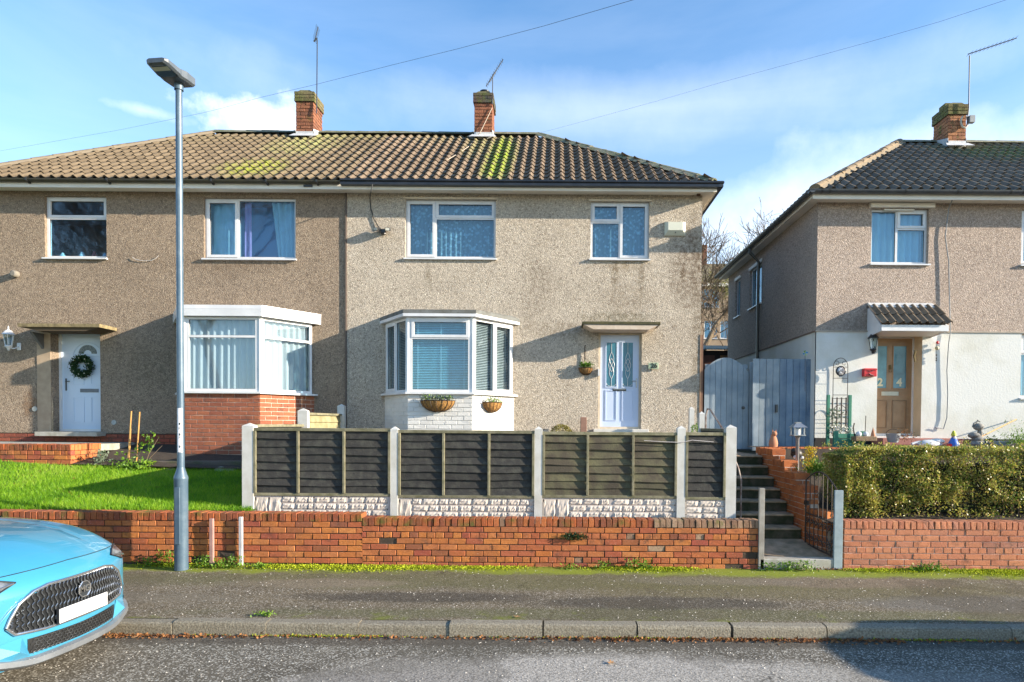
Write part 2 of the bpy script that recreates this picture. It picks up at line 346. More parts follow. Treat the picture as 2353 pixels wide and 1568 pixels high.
class MB:
    def __init__(s): s.v = []; s.f = []
    def quad(s, *p):
        i = len(s.v); s.v += [tuple(q) for q in p]; s.f.append(tuple(range(i, i + len(p)))); return s
    def box(s, x0, x1, y0, y1, z0, z1, c=0.0):
        if c > 0:
            i = len(s.v); pts = []
            for sx_ in (0, 1):
                for sy_ in (0, 1):
                    for sz_ in (0, 1):
                        bx, by, bz = (x1 if sx_ else x0), (y1 if sy_ else y0), (z1 if sz_ else z0)
                        dx, dy, dz = (-c if sx_ else c), (-c if sy_ else c), (-c if sz_ else c)
                        pts += [(bx, by + dy, bz + dz), (bx + dx, by, bz + dz), (bx + dx, by + dy, bz)]
            s.v += pts
            def id_(a, b, d, k): return i + (a * 4 + b * 2 + d) * 3 + k
            for a in (0, 1):
                q = [id_(a, 0, 0, 0), id_(a, 1, 0, 0), id_(a, 1, 1, 0), id_(a, 0, 1, 0)]; s.f.append(tuple(q if a else q[::-1]))
                q = [id_(0, a, 0, 1), id_(0, a, 1, 1), id_(1, a, 1, 1), id_(1, a, 0, 1)]; s.f.append(tuple(q if a else q[::-1]))
                q = [id_(0, 0, a, 2), id_(1, 0, a, 2), id_(1, 1, a, 2), id_(0, 1, a, 2)]; s.f.append(tuple(q if a else q[::-1]))
            for a in (0, 1):
                for b in (0, 1):
                    s.f.append((id_(a, b, 0, 0), id_(a, b, 1, 0), id_(a, b, 1, 1), id_(a, b, 0, 1)))
                    s.f.append((id_(a, 0, b, 0), id_(a, 1, b, 0), id_(a, 1, b, 2), id_(a, 0, b, 2)))
                    s.f.append((id_(0, a, b, 1), id_(1, a, b, 1), id_(1, a, b, 2), id_(0, a, b, 2)))
            for a in (0, 1):
                for b in (0, 1):
                    for d in (0, 1): s.f.append((id_(a, b, d, 0), id_(a, b, d, 1), id_(a, b, d, 2)))
            return s
        i = len(s.v)
        s.v += [(x0, y0, z0), (x1, y0, z0), (x1, y1, z0), (x0, y1, z0), (x0, y0, z1), (x1, y0, z1), (x1, y1, z1), (x0, y1, z1)]
        for q in ((0, 3, 2, 1), (4, 5, 6, 7), (0, 1, 5, 4), (1, 2, 6, 5), (2, 3, 7, 6), (3, 0, 4, 7)): s.f.append(tuple(i + k for k in q))
        return s
    def prism(s, pts, axis, a, b):
        """polygon pts (2D) extruded along axis 'x','y','z' from a to b"""
        i = len(s.v); n = len(pts)
        for t in (a, b):
            for (u, v) in pts: s.v.append({'x': (t, u, v), 'y': (u, t, v), 'z': (u, v, t)}[axis])
        s.f.append(tuple(i + k for k in range(n))[::-1]); s.f.append(tuple(i + n + k for k in range(n)))
        for k in range(n): s.f.append((i + k, i + (k + 1) % n, i + n + (k + 1) % n, i + n + k))
        return s
    def tube(s, pts, r, n=8, cap=True):
        pts = [Vector(p) for p in pts]; rs = r if isinstance(r, (list, tuple)) else [r] * len(pts)
        i0 = len(s.v); up = None
        for k, p in enumerate(pts):
            d = (pts[min(k + 1, len(pts) - 1)] - pts[max(k - 1, 0)])
            if d.length < 1e-9: d = Vector((0, 0, 1))
            d.normalize()
            if up is None: up = Vector((0, 0, 1)) if abs(d.z) < .9 else Vector((1, 0, 0))
            a = d.cross(up);
            if a.length < 1e-6: a = d.cross(Vector((0, 1, 0)))
            a.normalize(); b = a.cross(d).normalized(); up = b
            for j in range(n):
                t = 2 * math.pi * j / n; s.v.append(tuple(p + (a * math.cos(t) + b * math.sin(t)) * rs[k]))
        for k in range(len(pts) - 1):
            for j in range(n):
                a_, b_ = i0 + k * n + j, i0 + k * n + (j + 1) % n
                s.f.append((a_, b_, b_ + n, a_ + n))
        if cap:
            s.f.append(tuple(i0 + j for j in range(n))[::-1]); e = i0 + (len(pts) - 1) * n; s.f.append(tuple(e + j for j in range(n)))
        return s
    def lathe(s, prof, c=(0, 0, 0), n=16, sx=1, sy=1, a0=0, a1=2 * math.pi):
        i0 = len(s.v); full = abs(a1 - a0 - 2 * math.pi) < 1e-6; m = n if full else n + 1
        for (r, z) in prof:
            for j in range(m):
                t = a0 + (a1 - a0) * j / n; s.v.append((c[0] + r * sx * math.cos(t), c[1] + r * sy * math.sin(t), c[2] + z))
        for k in range(len(prof) - 1):
            for j in range(n):
                a_, b_ = i0 + k * m + j, i0 + k * m + ((j + 1) % m); s.f.append((a_, b_, b_ + m, a_ + m))
        return s
    def ball(s, c, r, n=10, sz=None):
        rx, ry, rz = (r if isinstance(r, (tuple, list)) else (r, r, r))
        pr = [(max(1e-4, math.sin(math.pi * k / (n // 2 + 1))), -math.cos(math.pi * k / (n // 2 + 1))) for k in range(n // 2 + 2)]
        i0 = len(s.v); s.lathe(pr, (0, 0, 0), n)
        s.v[i0:] = [(c[0] + x * rx, c[1] + y * ry, c[2] + z * rz) for (x, y, z) in s.v[i0:]]
        return s
    def mesh(s, name):
        me = bpy.data.meshes.new(name); me.from_pydata(s.v, [], s.f); me.update(); return me
    def build(s, name, mat, parent=None, label=None, cat=None, group=None, kind=None, smooth=False, loc=None, rz=None):
        me = s.mesh(name); me.materials.append(mat)
        if smooth:
            me.polygons.foreach_set('use_smooth', [True] * len(me.polygons))
            if smooth == 'auto': me.set_sharp_from_angle(angle=R(35))
        o = bpy.data.objects.new(name, me)
        if loc is not None: o.location = loc
        if rz is not None: o.rotation_euler = (0, 0, rz)
        return finish(o, parent, label, cat, group, kind)

def inst(name, me, mw, parent):
    o = bpy.data.objects.new(name, me); o.matrix_local = mw; COL.objects.link(o); o.parent = parent; return o
def text(s, size, mat, mw, parent=None, name='figure', ext=.004, bold=0.0):
    cu = bpy.data.curves.new(name, 'FONT'); cu.body = s; cu.size = size; cu.extrude = ext; cu.align_x = 'CENTER'; cu.align_y = 'CENTER'; cu.offset = bold
    tmp = bpy.data.objects.new('tmp', cu); COL.objects.link(tmp); bpy.context.view_layer.update()
    me = bpy.data.meshes.new_from_object(tmp.evaluated_get(bpy.context.evaluated_depsgraph_get())); bpy.data.objects.remove(tmp); bpy.data.curves.remove(cu)
    me.name = name; me.materials.clear(); me.materials.append(mat); o = bpy.data.objects.new(name, me); o.matrix_local = mw; COL.objects.link(o)
    if parent is not None: o.parent = parent
    return o
FRONT = Matrix.Rotation(math.pi / 2, 4, 'X')   # text standing upright facing -Y

def leaves(name, mat, pts, size, parent=None, aspect=.5, up=0.0, droop=0, flat=0.0, **kw):
    """pts (n,3): one small four-cornered leaf at each point"""
    n = len(pts); pts = np.asarray(pts, float)
    d = rng.normal(size=(n, 3)); d[:, 2] = d[:, 2] * (1 - flat) + up; d /= np.linalg.norm(d, axis=1)[:, None]
    e = rng.normal(size=(n, 3)); e -= (e * d).sum(1)[:, None] * d; e /= np.linalg.norm(e, axis=1)[:, None]
    s = (size * (0.6 + .8 * rng.random(n)))[:, None] if np.isscalar(size) else (size[:, None])
    a = pts; b = pts + d * s * .5 + e * s * aspect * .5; c = pts + d * s; f = pts + d * s * .5 - e * s * aspect * .5
    V = np.stack([a, b, c, f], 1).reshape(-1, 3)
    me = bpy.data.meshes.new(name); me.vertices.add(4 * n); me.vertices.foreach_set('co', V.ravel())
    me.loops.add(4 * n); me.loops.foreach_set('vertex_index', np.arange(4 * n, dtype=np.int32))
    me.polygons.add(n); me.polygons.foreach_set('loop_start', np.arange(0, 4 * n, 4, dtype=np.int32)); me.polygons.foreach_set('loop_total', np.full(n, 4, dtype=np.int32))
    me.update(calc_edges=True); me.materials.append(mat)
    o = bpy.data.objects.new(name, me); return finish(o, parent, **kw)
def blades(name, mat, pts, h, wd, parent=None, lean=.5, **kw):
    n = len(pts); pts = np.asarray(pts, float); t = rng.random(n) * 2 * math.pi
    hh = (h * (.5 + rng.random(n)))[:, None]
    sd_ = np.stack([np.cos(t), np.sin(t), 0 * t], 1) * wd * .5
    tip = pts + np.concatenate([rng.normal(size=(n, 2)) * lean * hh, hh], 1)
    V = np.stack([pts - sd_, pts + sd_, tip], 1).reshape(-1, 3)
    me = bpy.data.meshes.new(name); me.vertices.add(3 * n); me.vertices.foreach_set('co', V.ravel())
    me.loops.add(3 * n); me.loops.foreach_set('vertex_index', np.arange(3 * n, dtype=np.int32))
    me.polygons.add(n); me.polygons.foreach_set('loop_start', np.arange(0, 3 * n, 3, dtype=np.int32)); me.polygons.foreach_set('loop_total', np.full(n, 3, dtype=np.int32))
    me.update(calc_edges=True); me.materials.append(mat)
    o = bpy.data.objects.new(name, me); return finish(o, parent, **kw)

def plant(name, mat, pts, size, label, cat='plant', group=None, stems=None, **kw):
    p0 = np.asarray(pts).mean(0); p0[2] = np.asarray(pts)[:, 2].min()
    t = thing(name, label, cat, tuple(p0), group=group)
    leaves('foliage', mat, np.asarray(pts) - p0, size, t, kind='stuff', **kw)
    if stems: stems(t)
    return t

# ------------------------------------------------------------------ bricks
def brick_mesh(l, d, h, mat, name='brick', j=.0025, c=.005):
    mb = MB().box(-l / 2, l / 2, 0, d, -h / 2, h / 2, c)
    mb.v = [(x + random.uniform(-j, j), y + random.uniform(-j, j), z + random.uniform(-j, j)) for (x, y, z) in mb.v]
    me = mb.mesh(name); me.materials.append(mat); return me
_bm = {}
def bmesh_of(kind, mat):
    k = (kind, mat.name)
    if k not in _bm:
        dims = {'s': (.228, .1, .073), 'h': (.109, .1, .073), 'c': (.072, .228, .108), 'hs': (.168, .1, .073)}[kind]
        _bm[k] = [brick_mesh(*dims, mat) for _ in range(4)]
    return random.choice(_bm[k])
def lay(parent, p0, p1, z0, courses, mat, header=(), gap=lambda u, z: False, alt=None, altp=0.0, joint=.010, off=0, proud=.0035, course=.083, zoff=None, top=None, start=0.0):
    """courses of bricks with their faces along p0 -> p1; outward is to the right of that direction"""
    p0 = Vector(p0); p1 = Vector(p1); d = (p1 - p0); Ln = d.length; d.normalize(); ang = math.atan2(d.y, d.x)
    rot = Matrix.Rotation(ang, 4, 'Z'); k = 0
    for c in range(courses):
        hd = c in header; Lb = .109 if hd else .228; st = Lb + joint
        u = -((c + off) % 2) * st / 2 + start
        z = z0 + course * c + course / 2
        if top and z + .03 > top(0) and z + .03 > top(Ln): pass
        while u < Ln - .02:
            a, b = max(u, 0), min(u + Lb, Ln); u += st
            if b - a < .03: continue
            um = (a + b) / 2
            if gap(um, z) or (top and z + .03 > top(um)): continue
            w_ = b - a; mt = alt if (alt and random.random() < altp) else mat
            kind = 'h' if w_ < .13 else ('hs' if w_ < .2 else 's'); base = {'h': .109, 'hs': .168, 's': .228}[kind]
            pr = proud * random.uniform(-1, 1) - (random.random() < .03) * .0 
            if mt is alt: pr += .012
            mw = Matrix.Translation(p0 + d * um + Vector((0, 0, z))) @ rot @ Matrix.Translation((0, pr, 0)) @ Matrix.Rotation(random.gauss(0, .006), 4, 'Y') @ Matrix.Diagonal((w_ / base, 1, 1, 1))
            inst('brick', bmesh_of(kind, mt), mw, parent); k += 1
    return k
def coping(parent, p0, p1, z, mat, alt=None, altp=0, joint=.009, back=.005):
    p0 = Vector(p0); p1 = Vector(p1); d = p1 - p0; Ln = d.length; d.normalize(); ang = math.atan2(d.y, d.x); n = int(Ln / .081)
    for i in range(n):
        um = (i + .5) * Ln / n; mt = (alt(um) if callable(alt) else None) or mat
        mw = Matrix.Translation(p0 + d * um + Vector((0, 0, z + .054 + random.gauss(0, .0025)))) @ Matrix.Rotation(ang, 4, 'Z') @ Matrix.Translation((0, random.gauss(0, .003) - back, 0)) @ Matrix.Rotation(random.gauss(0, .02), 4, 'Y')
        inst('brick', bmesh_of('c', mt), mw, parent)
# ================================================================== GROUND
YW = 8.63; YK = 6.17; YF = 12.95
wall_z = lambda: 0.0
def sheet(name, x0, x1, y0, y1, zf, mat, nx=40, ny=20, kind='structure', parent=None, noise_amp=0.0):
    mb = MB()
    for j in range(ny + 1):
        for i in range(nx + 1):
            x = x0 + (x1 - x0) * i / nx; y = y0 + (y1 - y0) * j / ny
            mb.v.append((x, y, zf(x, y) + (random.uniform(-1, 1) * noise_amp)))
    for j in range(ny):
        for i in range(nx):
            a = j * (nx + 1) + i; mb.f.append((a, a + 1, a + nx + 2, a + nx + 1))
    return mb.build(name, mat, parent, kind=kind, smooth=True)
road_m = ground_mat('road_asphalt', (.13, .115, .088), (.50, .48, .42), [((.5, 5.25, -.12), (2.6, .50, 1), (.46, .43, .38), .8, 2.2), ((2.6, 5.0, -.12), (1.7, .5, 1), (.31, .29, .25), .55, 2.4), ((-1.2, 5.0, -.12), (1.2, .3, 1), (.43, .40, .36), .7, 2.4), ((0, 6.05, -.12), (30, .22, 1), (.09, .075, .055), .75, 2.5)], 85)
pave_m = ground_mat('pavement_tarmac', (.145, .115, .07), (.42, .38, .31), [((-.5, 7.9, 0), (6.5, .55, 1), (.13, .13, .045), .55, 1.1), ((3.2, 7.5, 0), (4, .5, 1), (.15, .13, .055), .55, 1.3), ((1.5, 6.5, 0), (6, .25, 1), (.11, .12, .045), .45, 1.6), ((-1.5, 7.1, 0), (1.6, .25, 1), (.045, .04, .035), .6, 1.5), ((1.2, 6.9, 0), (1.8, .3, 1), (.045, .042, .036), .6, 1.5), ((-2.9, 7.7, 0), (1.2, .28, 1), (.26, .21, .15), .7, 1.6), ((3.6, 7.9, 0), (1.6, .35, 1), (.24, .18, .13), .7, 1.4), ((-4.6, 7.0, 0), (1.3, .25, 1), (.22, .19, .14), .5, 1.7), ((2.0, 7.9, 0), (1.3, .25, 1), (.22, .19, .14), .5, 1.7), ((4.6, 7.0, 0), (1.5, .4, 1), (.17, .155, .13), .7, 1.7)], 95, mossline=(7.55, 8.45))
earth_m = M('earth', (.10, .08, .05), .98, col2=(.06, .08, .02), scale=1.5, bump=.6)
lawn_m = M('lawn_soil', (.05, .11, .012), .95, col2=(.09, .15, .02), scale=5)
ZROAD = -.122
sheet('ground', -600, 600, -400, 900, lambda x, y: -.45, earth_m, 4, 4)
sheet('road', -60, 60, -3.0, 6.13, lambda x, y: ZROAD + .0 * x, road_m, 60, 10)
sheet('pavement', -40, 40, 6.262, 8.72, lambda x, y: .0 + .006 * math.sin(x * .9 + y) * min(1, (y - 6.26) * 3), pave_m, 160, 12)
far_pave = sheet('pavement', -60, 60, -7.5, -3.0, lambda x, y: 0.0, pave_m, 20, 4)
MB().box(-60, 60, -3.02, -2.88, -.4, .0).build('kerb', conc, kind='structure')
kerb = MB().box(-30, 30, 6.16, 6.258, -.4, -.03).build('kerb', mortar, kind='structure')
kmat = M('kerb_concrete', (.30, .27, .205), .93, col2=(.14, .12, .085), scale=60, bump=.8, bscale=70, ovar=.10)
prof = [(6.135, -.30), (6.130, -.13), (6.133, -.035), (6.140, -.012), (6.160, -.001), (6.262, .002), (6.262, -.30)]
kme = MB().prism(prof, 'x', -.454, .454).mesh('kerb_stone'); kme.materials.append(kmat)
x = X(1040, 6.17) - .915 * 9 + .4575
for i in range(22):
    inst('kerb_stone', kme, Matrix.Translation((x, random.gauss(0, .004), random.gauss(0, .003))) @ Matrix.Rotation(random.gauss(0, .002), 4, 'Z'), kerb); x += .915

# leaves in the gutter, moss and weeds along the wall
def strip(n, x0, x1, yf, z, dens=lambda x: 1):
    out_ = []
    while len(out_) < n:
        x = random.uniform(x0, x1)
        if random.random() < dens(x): out_.append((x, yf(), z + random.random() * .012))
    return out_
leaves('fallen_leaves', leafbrown, strip(2600, -5.5, 6, lambda: 6.115 - abs(random.gauss(0, .045)), ZROAD + .004, lambda x: .25 + .75 * max(0, math.sin(x * 1.3 + .6)) ** 2 + (.8 if 1.0 < x < 3.4 else 0)), .028, flat=.75, kind='stuff', label='brown fallen leaves lying in the gutter along the kerb', cat='leaf litter', aspect=.7)
gr_ = MB()
for _ in range(1500):
    gx, gy = random.uniform(-5, 5.5), random.choice((random.uniform(4.9, 6.1), random.uniform(6.3, 8.5))); r_ = random.uniform(.003, .008); gz = (ZROAD if gy < 6.2 else .004) + .001
    i0_ = len(gr_.v); gr_.v += [(gx - r_, gy - r_, gz), (gx + r_, gy - r_ * .6, gz), (gx, gy + r_, gz), (gx, gy, gz + r_)]; gr_.f += [(i0_, i0_ + 1, i0_ + 3), (i0_ + 1, i0_ + 2, i0_ + 3), (i0_ + 2, i0_, i0_ + 3)]
gr_.build('grit', M('pale_grit', (.50, .47, .42), .9, island=.4), kind='stuff', label='loose pale grit scattered over the road and pavement', cat='grit')
leaves('kerb_moss', mossm, strip(1800, -3.6, 6, lambda: 6.122 - abs(random.gauss(0, .012)), ZROAD + .002, lambda x: .15 + .85 * max(0, math.sin(x * 2.1)) ** 2), .016, kind='stuff', label='thin line of green moss at the foot of the kerb', cat='moss')
def mosspts(n, x0, x1, ymax, dep, dens):
    out_ = []
    while len(out_) < n:
        x = random.uniform(x0, x1)
        if random.random() < dens(x): out_.append((x, ymax - abs(random.gauss(0, dep)), .008 + random.random() * .01))
    return out_
mp_ = [(690, 60, .8), (830, 90, 1.4), (960, 60, 1.0), (1100, 50, .8), (1170, 25, .6), (1420, 50, .7), (1500, 60, 1.0), (1560, 25, .5), (1990, 30, .6), (2030, 30, .7), (2100, 40, .8), (2190, 30, .5), (2290, 60, 1.7), (2345, 40, 1.4), (360, 40, .5), (440, 40, .5), (620, 40, .5)]
vp_ = []
for (px, sg, am) in mp_:
    cx_, sx_ = X(px, 8.45, 1310), sg * 8.45 / F
    for _ in range(int(sg * am * 26)):
        yy = 8.61 - abs(random.gauss(0, .06 + .055 * am)); vp_.append((random.gauss(cx_, sx_ * .8), yy, .006 + random.random() * .012))
vp_ = [q for q in vp_ if not (2.85 < q[0] < 3.9 and q[1] > 8.55)]
leaves('verge_moss', mossm, vp_, .018, up=.5, kind='stuff', label='bright yellow green moss along the foot of the brick walls', cat='moss', aspect=.8)
leaves('wall_litter', leafbrown, mosspts(1100, -5, 7.5, 8.60, .03, lambda x: .5 + .5 * math.sin(x * 2)), .03, flat=.5, kind='stuff', label='small dead leaves caught along the foot of the brick walls', cat='leaf litter')
weed_spots = [(340, .10, .5), (385, .20, 1.0), (465, .14, .6), (505, .09, .5), (540, .16, .6), (1312, .05, .3), (1385, .10, .4), (1460, .13, .7), (1480, .10, .5), (1770, .10, .5), (1815, .10, .6), (1850, .12, .6), (2125, .09, .5), (2150, .10, .6), (2105, .05, .5), (600, .05, .4)]
weed_labels = ['low weed by the wall between the car and the street lamp', 'largest weed clump, just left of the street lamp base', 'weed just right of the street lamp base', 'small weed beside the rusty pink post', 'weed between the pink post and the pale grey post', 'tiny weed in the middle of the long wall foot', 'small weed under the creeping wall plant', 'tallest weed at the foot of the long brick wall', 'small weed right beside the tallest one of the long wall', 'weed at the left end of the concrete threshold', 'weed before the middle of the concrete threshold', 'weed before the right part of the concrete threshold', 'weed at the foot of the hedge wall, left one of its pair', 'weed at the foot of the hedge wall, right one of its pair', 'low sprig at the foot of the hedge wall left of its weed pair', 'tiny weed at the wall foot right of the pale grey post']
for wl_, (px, h, s) in zip(weed_labels, weed_spots):
    c = P(px, 1308, 8.52 if px > 700 or px < 420 else 8.45); n = int(260 * s)
    pts = [(c.x + random.gauss(0, .09 * s + .02), c.y + random.gauss(0, .03), .01 + random.random() ** 1.3 * h) for _ in range(n)]
    plant('weed', leafg, pts, .035, wl_, 'weed', 'weeds along the foot of the garden walls', up=.3)
c = P(612, 1425, 6.4); plant('weed', leafg, [(c.x + random.gauss(0, .05), 6.36 + random.gauss(0, .02), .01 + random.random() * .03) for _ in range(120)], .025, 'low green tuft on the back edge of the kerb right of the blue car', 'weed')

def maple(px, py, z, label, size, seed, mt=leafbrown):
    random.seed(seed); Y = (CZ - z) * F / (py - HZ - .007 * (px - CXP)); c = P(px, py, Y); mb = MB()
    for k in range(5):
        a = -1.6 + k * .8 + random.uniform(-.15, .15); l = size * (1 - .18 * abs(k - 2)); cs, sn = math.cos(a), math.sin(a)
        q = [(0, 0), (.35, .18), (.6, .14), (1, 0), (.6, -.14), (.35, -.18)]
        mb.quad(*[((u * cs - v * sn) * l, (u * sn + v * cs) * l, .012 + .05 * l * 6 * u * u * random.uniform(.2, .8)) for (u, v) in q])
    mb.tube([(0, 0, .012), (-size * .6, -size * .2, .02)], .002, 4)
    mb.build('fallen_leaf', M('leaf_tan_%d' % seed, (.45, .24, .10), .8), label=label, cat='leaf', loc=(c.x, c.y, z), rz=random.uniform(0, 6))
maple(1187, 1422, .0, 'pale brown lobed leaf lying on the pavement close to the kerb', .055, 3)
maple(1405, 1531, ZROAD, 'dark brown curled leaf lying alone on the pale patch of road', .06, 4)
maple(312, 1470, ZROAD, 'orange leaf on the road beside the blue car bumper', .045, 5)
maple(2330, 1475, ZROAD, 'tan leaf in the shaded gutter at the right edge', .05, 6)
random.seed(21)

# ================================================================== TERRAIN BEHIND THE WALLS
def zgard(x, y):
    if x < -4.2:   # lawn of the left house
        return .70 + (y - 8.8) * .17 if y < 10.6 else 1.005 + (y - 10.6) * .30
    return 1.6
lawn = sheet('lawn', -22, -4.24, 8.84, 12.97, lambda x, y: (.70 + (y - 8.8) * .165 + max(0, (-7.2 - x)) * .025 * (y - 8.8)) if y < 11.6 else 1.2 + (y - 11.6) * .18, lawn_m, 60, 24)
lawnz = lambda x, y: .70 + (y - 8.8) * .165 + max(0, (-7.2 - x)) * .025 * (y - 8.8)
gp = [];
while len(gp) < 85000:
    x = random.uniform(-11.5, -4.28) if random.random() < .8 else random.uniform(-8.6, -4.28); y = 8.83 + (random.random() ** 1.1) * 2.35
    if x < -8.3 and y > 11.1: continue
    gp.append((x, y, lawnz(x, y) - .004))
leaves('lawn_leaves', leafbrown, [(x, y, z + .02) for (x, y, z) in random.sample(gp, 220)], .045, flat=.7, kind='stuff', label='a few brown leaves lying in the lawn', cat='leaf litter')
blades('grass', grassm, gp, .055, .008, kind='stuff', label='bright green lawn of the left garden above the brick wall', cat='grass', lean=.35)
sheet('garden', -4.24, 2.40, 9.08, 12.97, lambda x, y: .8 + .9 * min(1, max(0, (y - 9.08) / 1.5)), soil, 20, 12)
sheet('garden', 3.80, 22, 8.84, 12.62, lambda x, y: .60 + (min(y, 11.3) - 8.84) * .25 if y < 11.3 else 1.55, soil, 20, 30)
sheet('garden_ground', -60, 60, 12.97, 60, lambda x, y: 1.40 + (max(0, y - 20) * .03 if y > 20 else 0), earth_m, 20, 20)

# ================================================================== FRONT GARDEN WALLS
def garden_wall(name, label, px0, px1, ztop, hdr, mat, courses=7, gapf=lambda u, z: False, alt=None, altp=0, copealt=None, off=0, mort=mortar, xs=None):
    x0, x1 = xs if xs else (X(px0, YW, 1245), X(px1, YW, 1245))
    t = thing(name, label, 'wall', (x0, YW, 0))
    MB().box(0.004, x1 - x0 - .004, .012, .228, -.1, ztop - .108).build('mortar', mort, t)
    lay(t, (0, 0, 0), (x1 - x0, 0, 0), ztop - .112 - courses * .083, courses, mat, hdr, gapf, alt, altp, off=off)
    coping(t, (0, 0, 0), (x1 - x0, 0, 0), ztop - .11, mat if copealt is None else br_cope, copealt)
    return t, x0, x1
XP = X(832, YW, 1245)
g28 = lambda u, z: (abs(u - 4.05) < .05 and abs(z - .065) < .05) or (abs(u - 5.55) < .12 and abs(z - .36) < .03)
w28, _, _ = garden_wall('garden_wall', 'orange brick wall with the higher coping in front of the green lawn', -120, 832, .718, (), br_front, 7, g28, br_pale, .015, lambda u: None, xs=(-8.55, XP))
def g26(u, z): return (abs(u - 2.68) < .035 and z < .10) or (abs(u - 5.08) < .05 and z < .08) or (abs(u - 4.45) < .02 and z < .1)
def c26(u): return br_pale if u > 4.0 and (u > 4.35 or random.random() < .5) else (br_pale if random.random() < .05 else None)
w26, xa, xb = garden_wall('garden_wall', 'long weathered orange brick wall with plants in its joints below the dark fence', 832, 1748, .665, (1, 5), br_front, 7, g26, br_pale, .035, c26, xs=(XP, X(1748, YW, 1245)))
# loose brown top row with a clump rooted in the joints
plant('wall_plant', leafd, [(X(1322, YW - .02) + random.gauss(0, .09), YW - .015 - random.random() * .03, .455 + random.gauss(0, .018) - random.random() * .05) for _ in range(260)], .03, 'dark green creeping plant growing out of the joints of the brick wall')
w24, xc, xd = garden_wall('garden_wall', 'neat orange brick wall with pale joints below the clipped hedge', 1940, 2500, .665, (3,), br_right, 7, lambda u, z: abs(u - 1.80) < .035 and abs(z - .10) < .045, br_pale, .02, None, mort=mortarp, xs=(X(1940, YW, 1245), 7.6))
def wall_run(t, xo, L_, ztop, mat, mort):
    """the wall carried on beyond the picture, its bricks joined"""
    m = MB()
    for c in range(7):
        z = ztop - .112 - 7 * .083 + c * .083; u = -((c % 2) * .119)
        while u < L_ - .03:
            a, b = max(u, 0), min(u + .228, L_); u += .238
            if b - a > .03: m.box(xo + a, xo + b, random.uniform(-.003, .003), .1, z + .005, z + .078)
    n = int(abs(L_) / .081)
    for i in range(n): m.box(xo + i * L_ / n, xo + (i + 1) * L_ / n - .009, random.gauss(-.004, .003), .224, ztop - .11, ztop - .002)
    m.build('brickwork', mat, t, kind='stuff'); MB().box(xo, xo + L_, .012, .228, -.1, ztop - .108).build('mortar', mort, t)
wall_run(w24, xd - xc + .005, 5.4, .665, br_right, mortarp); wall_run(w28, -5.0, 4.995, .718, br_front, mortar)

# thin posts in front of the left part of the wall
def stick(name, px, y0, y1, mat, wd, label, Y=YW - .045):
    a = P(px, y1, Y); b = P(px, y0, Y)
    MB().box(a.x - wd / 2, a.x + wd / 2, Y - .02, Y + .02, 0, b.z, .003).build(name, mat, label=label, cat='post')
stick('metal_post', 487, 1192, 1302, M('pink_rust_post', (.42, .25, .22), .7), .05, 'short rusty pink post against the brick wall just right of the street lamp')
stick('metal_post', 554, 1188, 1300, M('pale_metal_post', (.50, .50, .52), .6), .045, 'short pale grey metal post against the brick wall below the corner fence post')
stick('wooden_post', 1748, 1122, 1307, M('grey_wood_post', (.36, .34, .30), .9, col2=(.24, .22, .19)), .075, 'weathered grey gate post at the right end of the long brick wall', YW - .01)
stick('wooden_post', 1924, 1127, 1322, M('blue_grey_post', (.30, .37, .40), .8, col2=(.22, .28, .30)), .115, 'square blue grey gate post between the steps and the hedge wall', YW - .02)

# ================================================================== STREET LAMP
lb = P(417, 1312, 8.33); lx, ly = lb.x, 8.33
lamp = thing('street_lamp', 'tall blue grey steel street lamp standing on the pavement beside the car', 'street lamp', (lx, ly, 0))
MB().lathe([(.0, .0), (.083, 0), (.083, 1.19), (.086, 1.20), (.086, 1.225), (.080, 1.24), (.052, 1.33), (.045, 1.36)], n=24).build('base_column', steel, lamp, smooth='auto')
zt = Z(410, 190, ly)
MB().lathe([(.045, 1.36), (.043, 2), (.040, zt - .02), (.0, zt - .02)], n=20).build('column', steel, lamp, smooth='auto')
MB().box(-.035, .035, -.092, -.08, .35, 1.1, .004).build('access_door', steel, lamp)
st = M('white_sticker', (.75, .76, .78), .5)
MB().lathe([(.0468, 1.56), (.0462, 2.06 + .08)], n=12, a0=R(-115), a1=R(-30)).build('label_strip', st, lamp, smooth=True)
for k, zz in enumerate((1.62, 1.74, 1.78, 1.86, 1.92)): MB().box(.008, .014 + .012 * (k % 2 == 0), -.0480, -.0465, zz, zz + .03).build('sticker_mark', darktxt, lamp)
hd = pempty('lantern', lamp, (0, 0, zt), R(0))
# the lantern head is a flat tapered box reaching out over the road
ha = math.atan2(-1.0, -.12)
def HP(u, v, w_): return (u * math.cos(ha) - v * math.sin(ha), u * math.sin(ha) + v * math.cos(ha), w_)
mb = MB(); secs = [(-.13, .12, -.02, .05), (-.10, .16, -.035, .085), (.06, .165, -.04, .09), (.14, .15, -.04, .075), (.18, .16, -.035, .062), (.37, .145, .0, .075), (.41, .12, .010, .065)]
for (u, hw, a, b_) in secs:
    for (v, z_) in ((-hw, a + .02), (-hw + .03, a), (hw - .03, a), (hw, a + .02), (hw, b_ - .015), (hw - .03, b_), (-hw + .03, b_), (-hw, b_ - .015)): mb.v.append(HP(u, v, z_ + .02))
for i in range(len(secs) - 1):
    for j in range(8): mb.f.append((i * 8 + j, i * 8 + (j + 1) % 8, (i + 1) * 8 + (j + 1) % 8, (i + 1) * 8 + j))
mb.f.append(tuple(range(8))); mb.f.append(tuple(range(48, 56))[::-1])
headm = M('lantern_grey', (.075, .095, .115), .45, col2=(.11, .13, .15))
mb.build('housing', headm, hd)
mb = MB(); q = [HP(.17, -.12, -.018), HP(.17, .12, -.018), HP(.37, .12, .016), HP(.37, -.12, .016)]; mb.quad(*q); mb.build('lens', glassn, hd)
